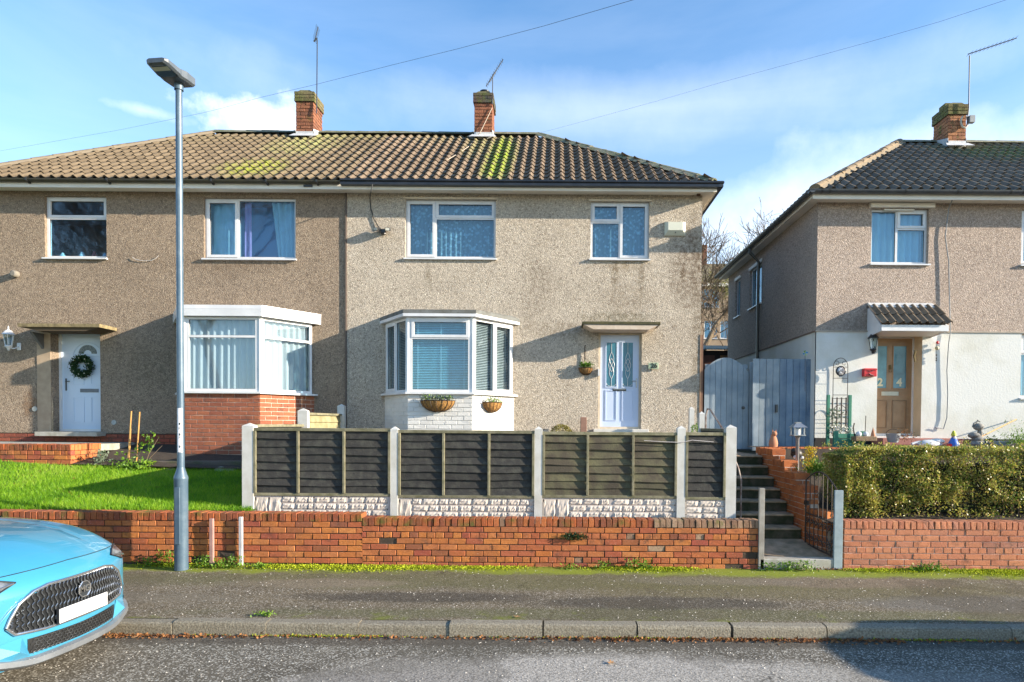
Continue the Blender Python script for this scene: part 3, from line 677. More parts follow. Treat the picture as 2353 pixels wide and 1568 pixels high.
mb = MB(); q = [HP(.28, -.11, -.0045), HP(.28, .11, -.0045), HP(.35, .11, .0075), HP(.35, -.11, .0075)]; mb.quad(*q); mb.build('led_strip', M('led_strip', (.55, .58, .45), .5), hd)
MB().lathe([(.055, -.10), (.055, .0)], n=16).build('collar', steel, hd, smooth='auto')

# ================================================================== WINDOWS
def ring(mb, u0, u1, w0, w1, t, d0, d1):
    mb.box(u0, u0 + t, d0, d1, w0, w1); mb.box(u1 - t, u1, d0, d1, w0, w1)
    mb.box(u0 + t, u1 - t, d0, d1, w0, w0 + t); mb.box(u0 + t, u1 - t, d0, d1, w1 - t, w1)
def wavy(u0, u1, w0, w1, d, amp=.03, per=.09, seed=0, gather=None):
    mb = MB(); n = max(6, int((u1 - u0) / .018)); rs = random.Random(seed); ph = rs.random() * 6
    zs = 5
    for j in range(zs):
        f = j / (zs - 1); z = w1 + (w0 - w1) * f
        for i in range(n + 1):
            u = u0 + (u1 - u0) * i / n
            if gather: u = gather(u, f)
            mb.v.append((u, d + amp * math.sin(ph + i * .018 / per * 6.28 + .4 * math.sin(i * .3)) * (.6 + .4 * f), z))
    for j in range(zs - 1):
        for i in range(n): a = j * (n + 1) + i; mb.f.append((a, a + 1, a + n + 2, a + n + 1))
    return mb
def window(parent, origin, ang, W, H, cols, cover='lace', sill=True, recess=.07, gl=None, frame=.045, seed=0, sillw=.05, name='window', cutend=0):
    """origin: bottom-left of the opening on the wall face; local x along the wall, y into the wall"""
    t = pempty(name, parent, origin, ang); gl = gl or glass
    mb = MB(); ring(mb, 0, W, 0, H, frame, recess, recess + .06)
    u = 0; panes = []
    for ci, (fw, rows) in enumerate(cols):
        cw = fw * W; u0, u1 = u + (frame if ci == 0 else .022), u + cw - (frame if ci == len(cols) - 1 else .022)
        if ci < len(cols) - 1: mb.box(u + cw - .022, u + cw + .022, recess + .001, recess + .059, frame, H - frame)
        z = H
        for ri, (fh, op) in enumerate(rows):
            rh = fh * H; z1 = z - (frame if ri == 0 else .022); z0 = z - rh + (frame if ri == len(rows) - 1 else .022)
            if ri < len(rows) - 1: mb.box(u0, u1, recess + .001, recess + .059, z - rh - .022, z - rh + .022)
            panes.append((u0, u1, z0, z1, op)); z -= rh
        u += cw
    mb.build('frame', white, t)
    for (a, b, c_, d_, op) in panes:
        if op:
            s = MB(); ring(s, a - .012, b + .012, c_ - .012, d_ + .012, .052, recess - .014, recess + .03); s.build('sash', white, t)
            a += .04; b -= .04; c_ += .04; d_ -= .04
        g = MB(); g.quad((a - .004, recess + .028, c_ - .004), (b + .004, recess + .028, c_ - .004), (b + .004, recess + .028, d_ + .004), (a - .004, recess + .028, d_ + .004)); g.build('pane', gl, t)
        k = MB(); ring(k, a - .003, b + .003, c_ - .003, d_ + .003, .007, recess + .018, recess + .032); k.build('gasket', black, t)
    if sill:
        s = MB(); s.prism([(recess - .01, .0), (-sillw, -.012), (-sillw, -.04), (recess - .01, -.04)], 'x', -.025, W + .025); s.build('sill', white, t)
    if cover == 'lace': wavy(.03, W - .03, .03, H - .02, recess + .12, .018, .10, seed).build('curtain', lace, t, smooth=True)
    elif cover == 'net':  wavy(.03, W - .03, .03, H - .02, recess + .12, .035, .13, seed).build('curtain', netc, t, smooth=True)
    elif cover == 'blind':
        n = int(H / .032)
        for k in range(n):
            zz = H - .05 - k * .032
            if zz < .03: break
            MB().quad((.03, recess + .095, zz - .010), (W - .03, recess + .095, zz - .010), (W - .03, recess + .125, zz + .010), (.03, recess + .125, zz + .010)).build('slat', blindm if gl is glassn else blindb, t)
        for fx in (.12, .5, .88): MB().box(W * fx - .006, W * fx + .006, recess + .088, recess + .092, .03, H - .03).build('blind_tape', blindm, t)
    return t
def facade(parent, name, x0, x1, z0, z1, Y, holes, mat, depth=.13, rev=None, neg=None):
    xs = sorted(set([x0, x1] + [h[0] for h in holes] + [h[1] for h in holes])); zs = sorted(set([z0, z1] + [h[2] for h in holes] + [h[3] for h in holes]))
    mb = MB()
    for i in range(len(xs) - 1):
        for j in range(len(zs) - 1):
            cx, cz = (xs[i] + xs[i + 1]) / 2, (zs[j] + zs[j + 1]) / 2
            if any(h[0] < cx < h[1] and h[2] < cz < h[3] for h in holes): continue
            mb.quad((xs[i], Y, zs[j]), (xs[i + 1], Y, zs[j]), (xs[i + 1], Y, zs[j + 1]), (xs[i], Y, zs[j + 1]))
    o = mb.build(name, mat, parent)
    for h in holes:
        r = MB(); a, b, c_, d_ = h[:4]; D = Y + (h[4] if len(h) > 4 else depth)
        r.quad((a, Y, c_), (a, Y, d_), (a, D, d_), (a, D, c_)); r.quad((b, Y, c_), (b, D, c_), (b, D, d_), (b, Y, d_))
        r.quad((a, Y, d_), (b, Y, d_), (b, D, d_), (a, D, d_)); r.quad((a, Y, c_), (a, D, c_), (b, D, c_), (b, Y, c_))
        r.build('reveal', rev or mat, parent)
    return o

# ================================================================== ROOF TILES
TW, TG, TL = .21, .302, .36
tile_edge = M('tile_edge_shade', (.045, .036, .026), .95, col2=(.09, .075, .05), scale=20)  # shadow gap under each tile row, painted dark brown on the front edge faces
prof_t = [(0, .0), (.16, -.014), (.42, -.012), (.56, .014), (.70, .040), (.84, .038), (1.0, .002)]
def tile_geo():
    mb = MB(); n = len(prof_t); th = .030
    for (yy, lift) in ((0, .030), (TL, 0.0)):
        for (u, z) in prof_t: mb.v.append((u * TW, yy, z + lift))
    for (u, z) in prof_t: mb.v.append((u * TW, 0.006, z + .030 - th))
    for i in range(n - 1): mb.f.append((i, i + 1, n + i + 1, n + i)); mb.f.append((2 * n + i, 2 * n + i + 1, i + 1, i))
    return mb
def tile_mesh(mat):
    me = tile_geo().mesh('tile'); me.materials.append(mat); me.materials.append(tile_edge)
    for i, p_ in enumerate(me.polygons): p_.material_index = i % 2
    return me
def slope(parent, O, U, V, Nn, rows, span, mat, nmax=290, name='tile', order=None):
    """O corner at the eave, U along it, V up the slope, Nn its normal; span(row) -> (u0, u1)"""
    me = tile_mesh(mat); cells = []
    for r in range(rows):
        a, b = span(r)
        k0 = math.ceil(a / TW - .35); k1 = math.floor(b / TW + .35)
        for k in range(k0, k1): cells.append((r, k))
    base = Matrix((tuple(U) + (0,), tuple(V) + (0,), tuple(Nn) + (0,), (0, 0, 0, 1))).transposed()
    rs = random.Random(5)
    single = set(cells) if nmax >= len(cells) else set(sorted(cells, key=order or (lambda c: (c[0], c[1])))[:nmax])
    big = MB(); g = tile_geo()
    for (r, k) in cells:
        p = Vector(O) + Vector(U) * (k * TW) + Vector(V) * (r * TG - .03) + Vector(Nn) * .012
        mw = Matrix.Translation(p) @ base @ Matrix.Translation((rs.gauss(0, .002), rs.gauss(0, .004), 0)) @ Matrix.Rotation(rs.gauss(0, .006), 4, 'Z')
        if (r, k) in single: inst(name, me, mw, parent)
        else:
            i = len(big.v); big.v += [tuple(mw @ Vector(v)) for v in g.v]; big.f += [tuple(q + i for q in f) for f in g.f]
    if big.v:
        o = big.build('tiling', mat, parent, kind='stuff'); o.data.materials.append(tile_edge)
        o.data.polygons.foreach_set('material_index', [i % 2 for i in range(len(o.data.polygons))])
def capline(parent, a, b, mat, r=.105, seg=.42, name='ridge_tile', bed=None, side=None):
    a = Vector(a); b = Vector(b); d = b - a; Ln = d.length; d.normalize(); n = max(1, round(Ln / seg)); s = Ln / n
    mb = MB(); m = 8
    for (t, rr) in ((-.012, r), (s, r * .93)):
        for j in range(m + 1):
            th = math.pi * j / m; mb.v.append((t, -rr * math.cos(th), rr * .8 * math.sin(th) - .02))
    for j in range(m): mb.f.append((j, j + 1, m + 2 + j, m + 1 + j))
    mb.f.append(tuple(range(m + 1)))
    me = mb.mesh(name); me.materials.append(mat); me.polygons.foreach_set('use_smooth', [True] * len(me.polygons)); me.set_sharp_from_angle(angle=R(40))
    q = d.to_track_quat('X', 'Z').to_matrix().to_4x4()
    for i in range(n): inst(name, me, Matrix.Translation(a + d * (i * s) + Vector((0, 0, random.gauss(0, .003)))) @ q @ Matrix.Rotation(random.gauss(0, .03), 4, 'X'), parent)
    mb = MB(); up = Vector((0, 0, 1)); sd_ = d.cross(up).normalized(); nn = sd_.cross(d).normalized()
    for p in (a, b):
        for (o, h) in ((-.17, -.05), (-.09, .02), (.09, .02), (.17, -.05)): mb.v.append(tuple(p + sd_ * o + nn * h))
    for j in range(3): mb.f.append((j, j + 1, 4 + j + 1, 4 + j))
    mb.build('mortar_bed', bed or mortarp, parent)
def chimney(parent, x0, x1, y0, y1, ztop, zbase, lower, upper, capn, label=None, potc=None, nbricks=True):
    t = pempty('chimney', parent)
    MB().box(x0 + .01, x1 - .01, y0 + .01, y1 - .01, zbase - .4, ztop - .02).build('mortar', mortar, t)
    c = int((ztop - zbase) / .083); z0 = ztop - c * .083
    for (pa, pb) in (((x0, y0, 0), (x1, y0, 0)), ((x1, y0, 0), (x1, y1, 0)), ((x0, y1, 0), (x0, y0, 0))):
        lay(t, pa, pb, z0, c - capn, lower)
        e = .03; dx = Vector(pb) - Vector(pa); dx.normalize(); nr = Vector((dx.y, -dx.x, 0)) * e
        lay(t, Vector(pa) + nr - dx * e, Vector(pb) + nr + dx * e, ztop - capn * .083, capn, upper)
    MB().box(x0 - .03 + .008, x1 + .03 - .008, y0 - .022, y1 + .022, ztop - capn * .083 - .002, ztop - .004).build('cap', mortar, t)
    MB().prism([(x0 - .02, ztop - .01), (x1 + .02, ztop - .01), (x1 - .1, ztop + .05), (x0 + .1, ztop + .05)], 'y', y0 + .02, y1 - .02).build('flaunching', M('flaunching', (.20, .19, .10), .95), t)
    # lead flashing apron
    f = MB(); f.prism([(x0 - .012, zbase - .12), (x1 + .012, zbase - .12), (x1 + .012, zbase + .07), (x0 - .012, zbase + .07)], 'y', y0 - .012, y0 + .0)
    f.prism([(y0 - .012, zbase - .15), (y1, zbase + .2), (y1, zbase + .32), (y0 - .012, zbase + .13)], 'x', x1, x1 + .012)
    f.prism([(y0 - .012, zbase - .15), (y1, zbase + .2), (y1, zbase + .32), (y0 - .012, zbase + .13)], 'x', x0 - .012, x0)
    f.quad((x0 - .12, y0 - .16, zbase - .10), (x1 + .12, y0 - .16, zbase - .10), (x1 + .05, y0 - .01, zbase + .02), (x0 - .05, y0 - .01, zbase + .02))
    f.build('flashing', lead, t)
    return t

# ================================================================== HOUSES 26 and 28 (one pair under one roof)
XPARTY = X(797, YF, 700); X26R = X(1611, YF, 700); XR28L = -12.05
ZS = Z(1275, 447, YF) ; OH = .33; YE = YF - OH + .02
ZE = ZS + .13; YR = 16.30; ZR = ZE + (YR - YE) * math.tan(R(34.9)); TH = R(34.9)
peb26 = pebbledash('pebbledash_pale', (.70, .62, .51), (.53, .46, .37), (.17, .135, .10), [((2.75, YF, 5.2), (.55, .5, 1.5), (.12, .075, .04), .8, 2.2), ((1.5, YF, 4.55), (.8, .5, .40), (.20, .14, .085), .32, 4.0), ((1.4, YF, 5.25), (.5, .5, .3), (.28, .20, .10), .6, 4.0), ((-.4, YF, 4.8), (.5, .5, .9), (.17, .125, .08), .45, 3.0), ((.4, YF, 3.9), (1.6, .5, .25), (.18, .13, .07), .45, 3.0), ((1.2, YF, 5.05), (.08, .5, .5), (.16, .12, .07), .7, 5), ((1.75, YF, 4.95), (.10, .5, .6), (.16, .12, .07), .7, 5), ((-2.6, YF, 5.0), (.1, .5, .45), (.2, .16, .1), .5, 5), ((1.3, YF, 4.15), (.9, .5, .16), (.10, .09, .04), .7, 7), ((2.9, YF, 3.6), (.14, .5, 1.8), (.14, .10, .05), .6, 4)])
peb28 = pebbledash('pebbledash_brown', (.44, .35, .26), (.31, .24, .175), (.10, .078, .06), [((-10.75, YF, 2.3), (.28, .5, .35), (.17, .075, .025), .8, 3.5), ((-8.2, YF, 3.0), (1.1, .5, .7), (.10, .09, .06), .4, 3.0), ((-6.8, YF, 5.2), (2.0, .5, .3), (.16, .11, .07), .5, 2.0)])
h26 = thing('house', 'pale pebbledashed house numbered 26 with a pale blue front door and painted white bay', 'house', (0, 0, 0))
h28 = thing('house', 'brown pebbledashed semi-detached house with the wreath on its white front door', 'house', (0, 0, 0))
wA = RC(931, 458, 1139, 593, YF); wB = RC(1357, 463, 1492, 595, YF)
vA = RC(102, 451, 244, 592, YF); vB = RC(468, 455, 679, 594, YF)
d26 = RC(1375, 764, 1474, 986, YF); d28 = RC(117, 754, 230, 992, YF)
wb = (-3.36, -.92, 2.6, 4.02, .02)
vb = (-7.58, -5.02, 2.62, 4.05, .02)
facade(h26, 'wall', XPARTY, X26R, 1.3, ZS, YF, [wA + (.13,), wB + (.13,), d26 + (.16,), wb], peb26)
facade(h28, 'wall', XR28L, XPARTY - .012, Z(797, 1000, YF), ZS, YF + .008, [vA + (.13,), vB + (.13,), d28 + (.28,), vb], peb28)
for (h, xl, xr, mt) in ((h26, None, X26R, peb26), (h28, XR28L, None, peb28)):
    mb = MB()
    if xr is not None: mb.quad((xr, YF, 1.0), (xr, 19.7, 1.0), (xr, 19.7, ZS), (xr, YF, ZS)); a, b = XPARTY, X26R
    if xl is not None: mb.quad((xl, YF, 1.0), (xl, YF, ZS), (xl, 19.7, ZS), (xl, 19.7, 1.0)); a, b = XR28L, XPARTY
    mb.quad((a, 19.7, 1.0), (a, 19.7, ZS), (b, 19.7, ZS), (b, 19.7, 1.0)); mb.build('side_wall', mt, h)
    # rooms behind the windows: back wall, floors and party wall
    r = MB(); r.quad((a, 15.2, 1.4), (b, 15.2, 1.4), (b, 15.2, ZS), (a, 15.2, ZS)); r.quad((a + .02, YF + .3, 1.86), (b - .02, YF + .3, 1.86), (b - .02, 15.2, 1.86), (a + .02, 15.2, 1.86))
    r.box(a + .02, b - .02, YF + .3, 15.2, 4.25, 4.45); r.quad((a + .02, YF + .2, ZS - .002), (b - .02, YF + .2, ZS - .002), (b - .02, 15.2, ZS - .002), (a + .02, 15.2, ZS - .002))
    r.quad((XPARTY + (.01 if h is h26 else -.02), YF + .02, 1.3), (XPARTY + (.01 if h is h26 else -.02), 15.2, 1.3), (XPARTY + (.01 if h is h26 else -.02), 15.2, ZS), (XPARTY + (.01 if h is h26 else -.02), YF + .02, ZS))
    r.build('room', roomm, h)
def pl(r, Y=YF): return (r[0], Y, r[2])
window(h26, pl(wA), 0, wA[1] - wA[0], wA[3] - wA[2], [(.33, [(1, True)]), (.67, [(.31, True), (.69, False)])], 'lace', seed=1)
window(h26, pl(wB), 0, wB[1] - wB[0], wB[3] - wB[2], [(.5, [(.35, True), (.65, False)]), (.5, [(1, True)])], 'lace', seed=2)
window(h28, pl(vA), 0, vA[1] - vA[0], vA[3] - vA[2], [(1, [(.345, True), (.655, False)])], None, seed=3)
w28b = window(h28, pl(vB), 0, vB[1] - vB[0], vB[3] - vB[2], [(.36, [(1, True)]), (.64, [(1, False)])], None, seed=4)
W_, H_ = vB[1] - vB[0], vB[3] - vB[2]
wavy(.04, .34 * W_, .03, H_ - .03, .20, .02, .2, 3).build('curtain', netc, w28b, smooth=True)
wavy(.70 * W_, W_ - .04, .03, H_ - .03, .20, .04, .12, 5, lambda u, f: u + (W_ - u) * .25 * f * (1 - (u - .7 * W_) / (.3 * W_))).build('curtain', netc, w28b, smooth=True)
wavy(.40 * W_, .47 * W_, .03, H_ - .03, .20, .02, .1, 6).build('curtain', pinkc, w28b, smooth=True)
MB().quad((.05, .6, 0), (W_ - .05, .6, 0), (W_ - .05, .6, H_), (.05, .6, H_)).build('backdrop_blind', blueint, w28b)
for (w_, h) in ((wA, h26), (wB, h26)):
    MB().box(w_[0] - .04, w_[1] + .04, YF - .03, YF + .02, w_[3] - .005, w_[3] + .03).build('lintel_trim', cream, h)

# bays
def bay(h, xl, xfl, xfr, xr, Yf, z0, zs, zh, Yw, front_cols, side_cols, cover, gl, bmat, mort_, roof, seed, wmat=white):
    t = pempty('bay_window', h)
    pts = [Vector((xl, Yw, 0)), Vector((xfl, Yf, 0)), Vector((xfr, Yf, 0)), Vector((xr, Yw, 0))]
    m = MB(); e = .012
    m.prism([(xl + .01, Yw), (xfl + .004, Yf + e), (xfr - .004, Yf + e), (xr - .01, Yw)], 'z', z0 - .3, zs - .045); m.build('mortar', mort_, t)
    c = int(math.ceil((zs - .05 - z0) / .083))
    for a, b in zip(pts[:-1], pts[1:]): lay(t, a, b, zs - .048 - c * .083, c, bmat, proud=.002)
    m = MB(); pr = [(-.055, 0), (.12, 0)]
    o = .06
    sillp = [(xl - .08, Yw - .01), (xl - .05, Yw - .10), (xfl - .035, Yf - o), (xfr + .035, Yf - o), (xr + .05, Yw - .10), (xr + .08, Yw - .01)]
    m.prism(sillp, 'z', zs - .045, zs - .008); m.build('sill', wmat, t)
    cols = [side_cols, front_cols, side_cols[::-1]]
    for i, (a, b) in enumerate(zip(pts[:-1], pts[1:])):
        d = b - a; L_ = d.length; d.normalize(); s0 = .05 if i == 0 else .035; s1 = .05 if i == 2 else .035
        g = glassn if i != 1 and gl is not netc else gl
        window(t, a + d * s0 + Vector((0, 0, zs - .005)), math.atan2(d.y, d.x), L_ - s0 - s1, zh - zs, cols[i], cover, False, .0, g, seed=seed + i, frame=.05)
    for p in pts[1:3]: MB().lathe([(.055, zs - .006), (.055, zh)], (p.x, p.y + .04, 0), 8).build('corner_post', white, t, smooth='auto')
    m = MB(); m.quad(*[(x_, y_, zh + .0) for (x_, y_) in [(xl, Yw), (xfl, Yf + .02), (xfr, Yf + .02), (xr, Yw)]]); m.quad((xl + .1, Yw, zs), (xfl + .05, Yf + .07, zs), (xfr - .05, Yf + .07, zs), (xr - .1, Yw, zs)); m.build('inner_board', soffm, t)
    return t
sw = lambda a, b: [(a, [(1, False)]), (b, [(1, True)])]
Y26 = 12.05
xfl, xfr = X(937, Y26, 820), X(1086, Y26, 820); xl, xr = X(884, YF, 820), X(1182, YF, 820)
ZSB = Z(1012, 901, Y26); ZHB = Z(1012, 729, Y26)
b26 = bay(h26, xl, xfl, xfr, xr, Y26, 1.80, ZSB, ZHB, YF, [(1, [(.275, True), (.725, False)])], [(.5, [(1, True)]), (.5, [(1, False)])], 'blind', glass, br_white, br_white, None, 30)
# hipped little roof of felt with white fascia
def bayroof(t, xl, xfl, xfr, xr, Yf, z0, z1, z2, m_roof, m_fas, ov=.09, wl=.10):
    P0 = [(xl - wl, YF - .005), (xfl - ov * .8, Yf - ov), (xfr + ov * .8, Yf - ov), (xr + wl, YF - .005)]
    m = MB(); m.prism(P0, 'z', z0, z1); m.build('fascia', m_fas, t)
    T = [(xl + .0, YF - .004), (xfl + .06, YF - .30), (xfr - .06, YF - .30), (xr - .0, YF - .004)]
    Pn = [(x_, y_) for (x_, y_) in P0]
    m = MB()
    bot = [(x_ + (.03 if x_ < (xl + xr) / 2 else -.03) * 0, y_, z1 + .002) for (x_, y_) in Pn]; mid = [(x_, y_ + .01, z1 + .075) for (x_, y_) in Pn]; top = [(x_, y_, z2) for (x_, y_) in T]
    m.v = bot + mid + top
    for k in (0, 4):
        for j in range(3): m.f.append((k + j, k + j + 1, k + j + 5, k + j + 4))
    m.f.append((8, 9, 10, 11)); m.build('bay_roof', m_roof, t)
felt = M('grey_felt', (.16, .17, .165), .85, col2=(.10, .10, .085), scale=6, bump=.3)
bayroof(b26, xl, xfl, xfr, xr, Y26, ZHB, ZHB + .055, ZHB + .17, felt, white)
Y28 = 12.05
yfl, yfr = X(424, Y28, 820), X(597, Y28, 820); yl, yr = yfl - .62, X(722, YF, 820)
b28 = bay(h28, yl, yfl, yfr, yr, Y28, 1.15, Z(512, 899, Y28), Z(512, 728, Y28), YF, [(1, [(.26, False), (.74, False)])], [(1, [(.26, False), (.74, False)])], 'net', glassn, br_bay, mortarp, None, 40)
bayroof(b28, yl, yfl, yfr, yr, Y28, Z(512, 728, Y28), Z(512, 712, Y28), Z(512, 712, Y28) + .05, white, white, .10, .14)
# plinth of the left house and black base
zpl = Z(300, 998, YF)
pt = MB().box(XR28L, XPARTY - .02, YF - .015, YF + .1, 1.0, zpl).build('plinth', mortar, h28)
for (a, b) in ((-12.0, d28[0] - .05), (d28[0] - .05, yl - .1), (yr + .02, XPARTY - .03)):
    lay(pt, (a, YF - .022, 0), (b, YF - .022, 0), zpl - .083 * 5, 5, br_plinth)
lay(pt, (-12.0, YF - .0221, 0), (-11.9, YF - .0221, 0), zpl - .083, 1, br_plinth)

# doors
def panel(mb, a, b, c_, d_, y, t=.012, g=.018): ring(mb, a, b, c_, d_, g, y - t, y + .002)
dd = pempty('door', h26, (d26[0], YF + .10, d26[2])); W, H = d26[1] - d26[0], d26[3] - d26[2]
m = MB(); ring(m, 0, W, 0, H, .045, -.03, .05); m.build('frame', cream, dd)
m = MB(); m.box(.045, W - .045, -.0, .04, .045, H - .045); m.build('leaf', doorb, dd)
m = MB()
for (a, b) in ((.17, .44), (.56, .83)):
    panel(m, a * W, b * W, .17, .80, -.0)
m.build('panel_moulding', doorb, dd)
for (a, b) in ((.19, .43), (.57, .81)):
    a *= W; b *= W; zb, zt_ = .44 * H, .90 * H
    MB().box(a, b, -.008, -.002, zb, zt_).build('glazing', M('door_glass', (.05, .22, .30), .12, col2=(.03, .12, .18), scale=2), dd)
    k = MB(); ring(k, a - .02, b + .02, zb - .02, zt_ + .02, .022, -.016, .0); k.build('glazing_bead', doorb, dd)
    k = MB(); cx = (a + b) / 2; hh = zt_ - zb
    for s in (-1, 1):
        k.tube([(cx + s * .045 * math.sin(q * math.pi / 6) * (1 if q < 12 else 1), -.012, zb + hh * (.18 + .6 * q / 12)) for q in range(13)], .004, 5)
        k.tube([(cx + s * .06 * math.sin(q * math.pi / 8), -.012, zb + hh * (.34 + .30 * q / 8)) for q in range(9)], .004, 5)
    k.tube([(cx, -.012, zb), (cx, -.012, zb + .18 * hh)], .004, 5); k.tube([(cx, -.012, zb + .78 * hh), (cx, -.012, zt_)], .004, 5)
    k.tube([(cx + (b - a) * .45 * math.cos(R(180 + 18 * q)), -.012, zb + .06 + .05 * math.sin(R(180 + 18 * q))) for q in range(11)], .003, 5)
    k.build('lead_tracery', white, dd)
m = MB(); m.box(.34 * W, .66 * W, -.014, -.002, .395 * H, .42 * H, .003); m.build('letterbox', black, dd)
MB().box(.355 * W, .645 * W, -.02, -.013, .413 * H, .42 * H).build('letterbox_lip', dulls, dd)
m = MB(); m.box(.885 * W, .91 * W, -.014, -.001, .43 * H, .53 * H, .003); m.tube([(.897 * W, -.03, .5 * H), (.79 * W, -.045, .502 * H)], .009, 6); m.build('handle', dulls, dd)
MB().box(d26[0] - .10, d26[1] + .14, YF - .16, YF + .12, d26[2] - .07, d26[2] - .004, .004).build('doorstep', M('white_step', (.66, .64, .58), .8), h26)
MB().box(-.012, .02, -.17, -.10, 1.08, 1.22).build('doorbell', white, dd)
# canopy 26
Yc = 12.45; cx0, cx1 = X(1338, Yc, 745), X(1518, Yc, 745); zc = Z(1428, 751, Yc)
cn = pempty('door_canopy', h26)
MB().box(cx0, cx1, Yc, YF - .002, zc + .045, zc + .10, .006).build('slab', M('mossy_slab', (.10, .09, .04), .95, col2=(.05, .05, .025), scale=12, bump=.7), cn)
MB().prism([(cx0 + .03, zc + .043), (cx1 - .03, zc + .043), (cx1 - .22, zc - .05), (cx0 + .22, zc - .05)], 'y', Yc + .02, YF - .003).build('underside', M('canopy_cream', (.62, .52, .42), .8, col2=(.5, .4, .3)), cn)
# 28 door
zd0 = d28[2]; YD = YF + .24; dd = pempty('door', h28, (d28[0], YD, zd0)); W, H = d28[1] - d28[0], d28[3] - d28[2]
m = MB(); ring(m, 0, W, 0, H, .05, -.03, .05); m.build('frame', white, dd)
MB().box(.05, W - .05, .0, .04, .05, H - .05).build('leaf', doorw, dd)
m = MB(); panel(m, .27 * W, .50 * W, .09 * H, .34 * H, .0); panel(m, .64 * W, .90 * W, .09 * H, .34 * H, .0); panel(m, .27 * W, .50 * W, .46 * H, .70 * H, .0); panel(m, .64 * W, .90 * W, .46 * H, .70 * H, .0)
m.tube([(.58 * W + .30 * W * math.cos(R(a)), -.006, .74 * H + .13 * H * math.sin(R(a))) for a in range(0, 181, 12)], .008, 5); m.tube([(.28 * W, -.006, .74 * H), (.88 * W, -.006, .74 * H)], .008, 5); m.build('panel_moulding', doorw, dd)
m = MB(); pts = [(.58 * W + .19 * W * math.cos(R(a)), .765 * H + .085 * H * math.sin(R(a))) for a in range(0, 181, 12)] + [(.58 * W + .08 * W * math.cos(R(a)), .765 * H + .035 * H * math.sin(R(a))) for a in range(180, -1, -12)]
m.prism(pts, 'y', -.006, -.001); m.build('fanlight', M('leaded_glass', (.16, .20, .20), .3, col2=(.05, .07, .08), scale=40), dd)
MB().box(.42 * W, .80 * W, -.014, -.001, .385 * H, .42 * H, .003).build('letterbox', M('letterbox_grey', (.15, .17, .2), .4, metal=.5), dd)
m = MB(); m.box(.115 * W, .145 * W, -.014, .0, .40 * H, .52 * H, .003); m.tube([(.13 * W, -.03, .49 * H), (.23 * W, -.045, .492 * H)], .009, 6); m.build('handle', M('handle_grey', (.12, .14, .16), .4, metal=.6), dd)
MB().box(d28[0] - .12, d28[1] + .12, YF - .28, YD, zd0 - .09, zd0 - .004, .005).build('doorstep', conc, h28)
MB().box(d28[0] - .28, d28[0] + .0, YF - .006, YF + .006, zd0, d28[3]).build('door_surround', M('surround', (.42, .32, .22), .9, col2=(.34, .25, .17)), h28)
cn = pempty('door_canopy', h28); cx0, cx1 = X(40, Yc, 748), X(228, Yc, 748); zc = Z(134, 754, Yc); zc2 = zc
MB().prism([(cx0, zc + .02), (cx1, zc + .02), (cx1, zc + .085), (cx0, zc + .085)], 'y', Yc, YF - .002).build('slab', M('timber_edge_slab', (.30, .24, .12), .9, col2=(.14, .11, .06), scale=9), cn)
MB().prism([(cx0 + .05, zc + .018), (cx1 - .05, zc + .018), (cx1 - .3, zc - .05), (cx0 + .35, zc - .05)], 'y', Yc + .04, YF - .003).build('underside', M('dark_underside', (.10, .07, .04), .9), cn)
MB().prism([(YF - .003, zc - .05), (YF - .30, zc - .05), (YF - .003, zc - .36)], 'x', X(98, YF), X(98, YF) + .05).build('bracket', M('bracket_grey', (.14, .14, .14), .8), cn)

# eaves, gutters, roofs
blobs26 = [((-1.28, 14.5, 7.9), (.42, 3.5, 3), (.24, .34, .01), 1.0), ((-1.9, 15.4, 8.5), (.4, 1.6, 2), (.25, .28, .08), .6), ((-2.9, 16, 9), (.9, .9, 1), (.20, .19, .07), .5)]
blobs28 = [((-6.0, 15.4, 8.5), (1.1, 1.7, 2), (.26, .27, .10), .85), ((-6.3, 13.4, 7.2), (.9, .9, 1), (.25, .30, .02), .75), ((-4.9, 16, 9), (1.0, .6, 1), (.20, .20, .06), .5), ((-9, 16, 8), (3, 1, 2), (.20, .19, .08), .3)]
t26 = tile_mat('tile_brown_26', (.22, .165, .115), (.145, .108, .075), blobs26)
t28 = tile_mat('tile_brown_28', (.185, .142, .092), (.13, .10, .064), blobs28)
capg = M('ridge_grey', (.22, .21, .16), .95, col2=(.12, .135, .07), scale=8, bump=.7, ovar=.12)
capb = M('hip_beige', (.24, .19, .13), .95, col2=(.13, .12, .085), scale=8, bump=.6, ovar=.1)
bedb = M('hip_bedding', (.27, .21, .14), .95, col2=(.30, .24, .15), scale=5)
XE26 = X26R + .22; XE28 = XR28L - OH
cs, sn = math.cos(TH), math.sin(TH); run = YR - YE; XH26 = XE26 - run; XH28 = XE28 + run
def roof_under(parent, x0, x1, hx0, hx1, Ye, Yr, ze, zr, mat, yb):
    m = MB(); A = (x0, Ye, ze); B = (x1, Ye, ze); C_ = (hx1, Yr, zr); D = (hx0, Yr, zr); E = (x0, yb, ze); G = (x1, yb, ze)
    m.quad(A, B, C_, D); m.quad(E, D, C_, G)
    if x0 != hx0: m.quad(A, D, E)
    if x1 != hx1: m.quad(B, G, C_)
    return m.build('roof', mat, parent)
under = M('roof_felt', (.08, .06, .04), .95)
YB = 2 * YR - YE
r26 = roof_under(h26, XPARTY, XE26, XPARTY, XH26, YE, YR, ZE - .02, ZR - .02, under, YB)
r28 = roof_under(h28, XE28, XPARTY, XH28, XPARTY, YE, YR, ZE - .02, ZR - .02, under, YB)
V = Vector((0, cs, sn)); Nv = Vector((0, -sn, cs)); rows = int((run / cs) / TG)
slope(r26, (XPARTY, YE, ZE), (1, 0, 0), V, Nv, rows, lambda r: (0, XE26 - XPARTY - (r * TG + .05) * cs - .05), t26)
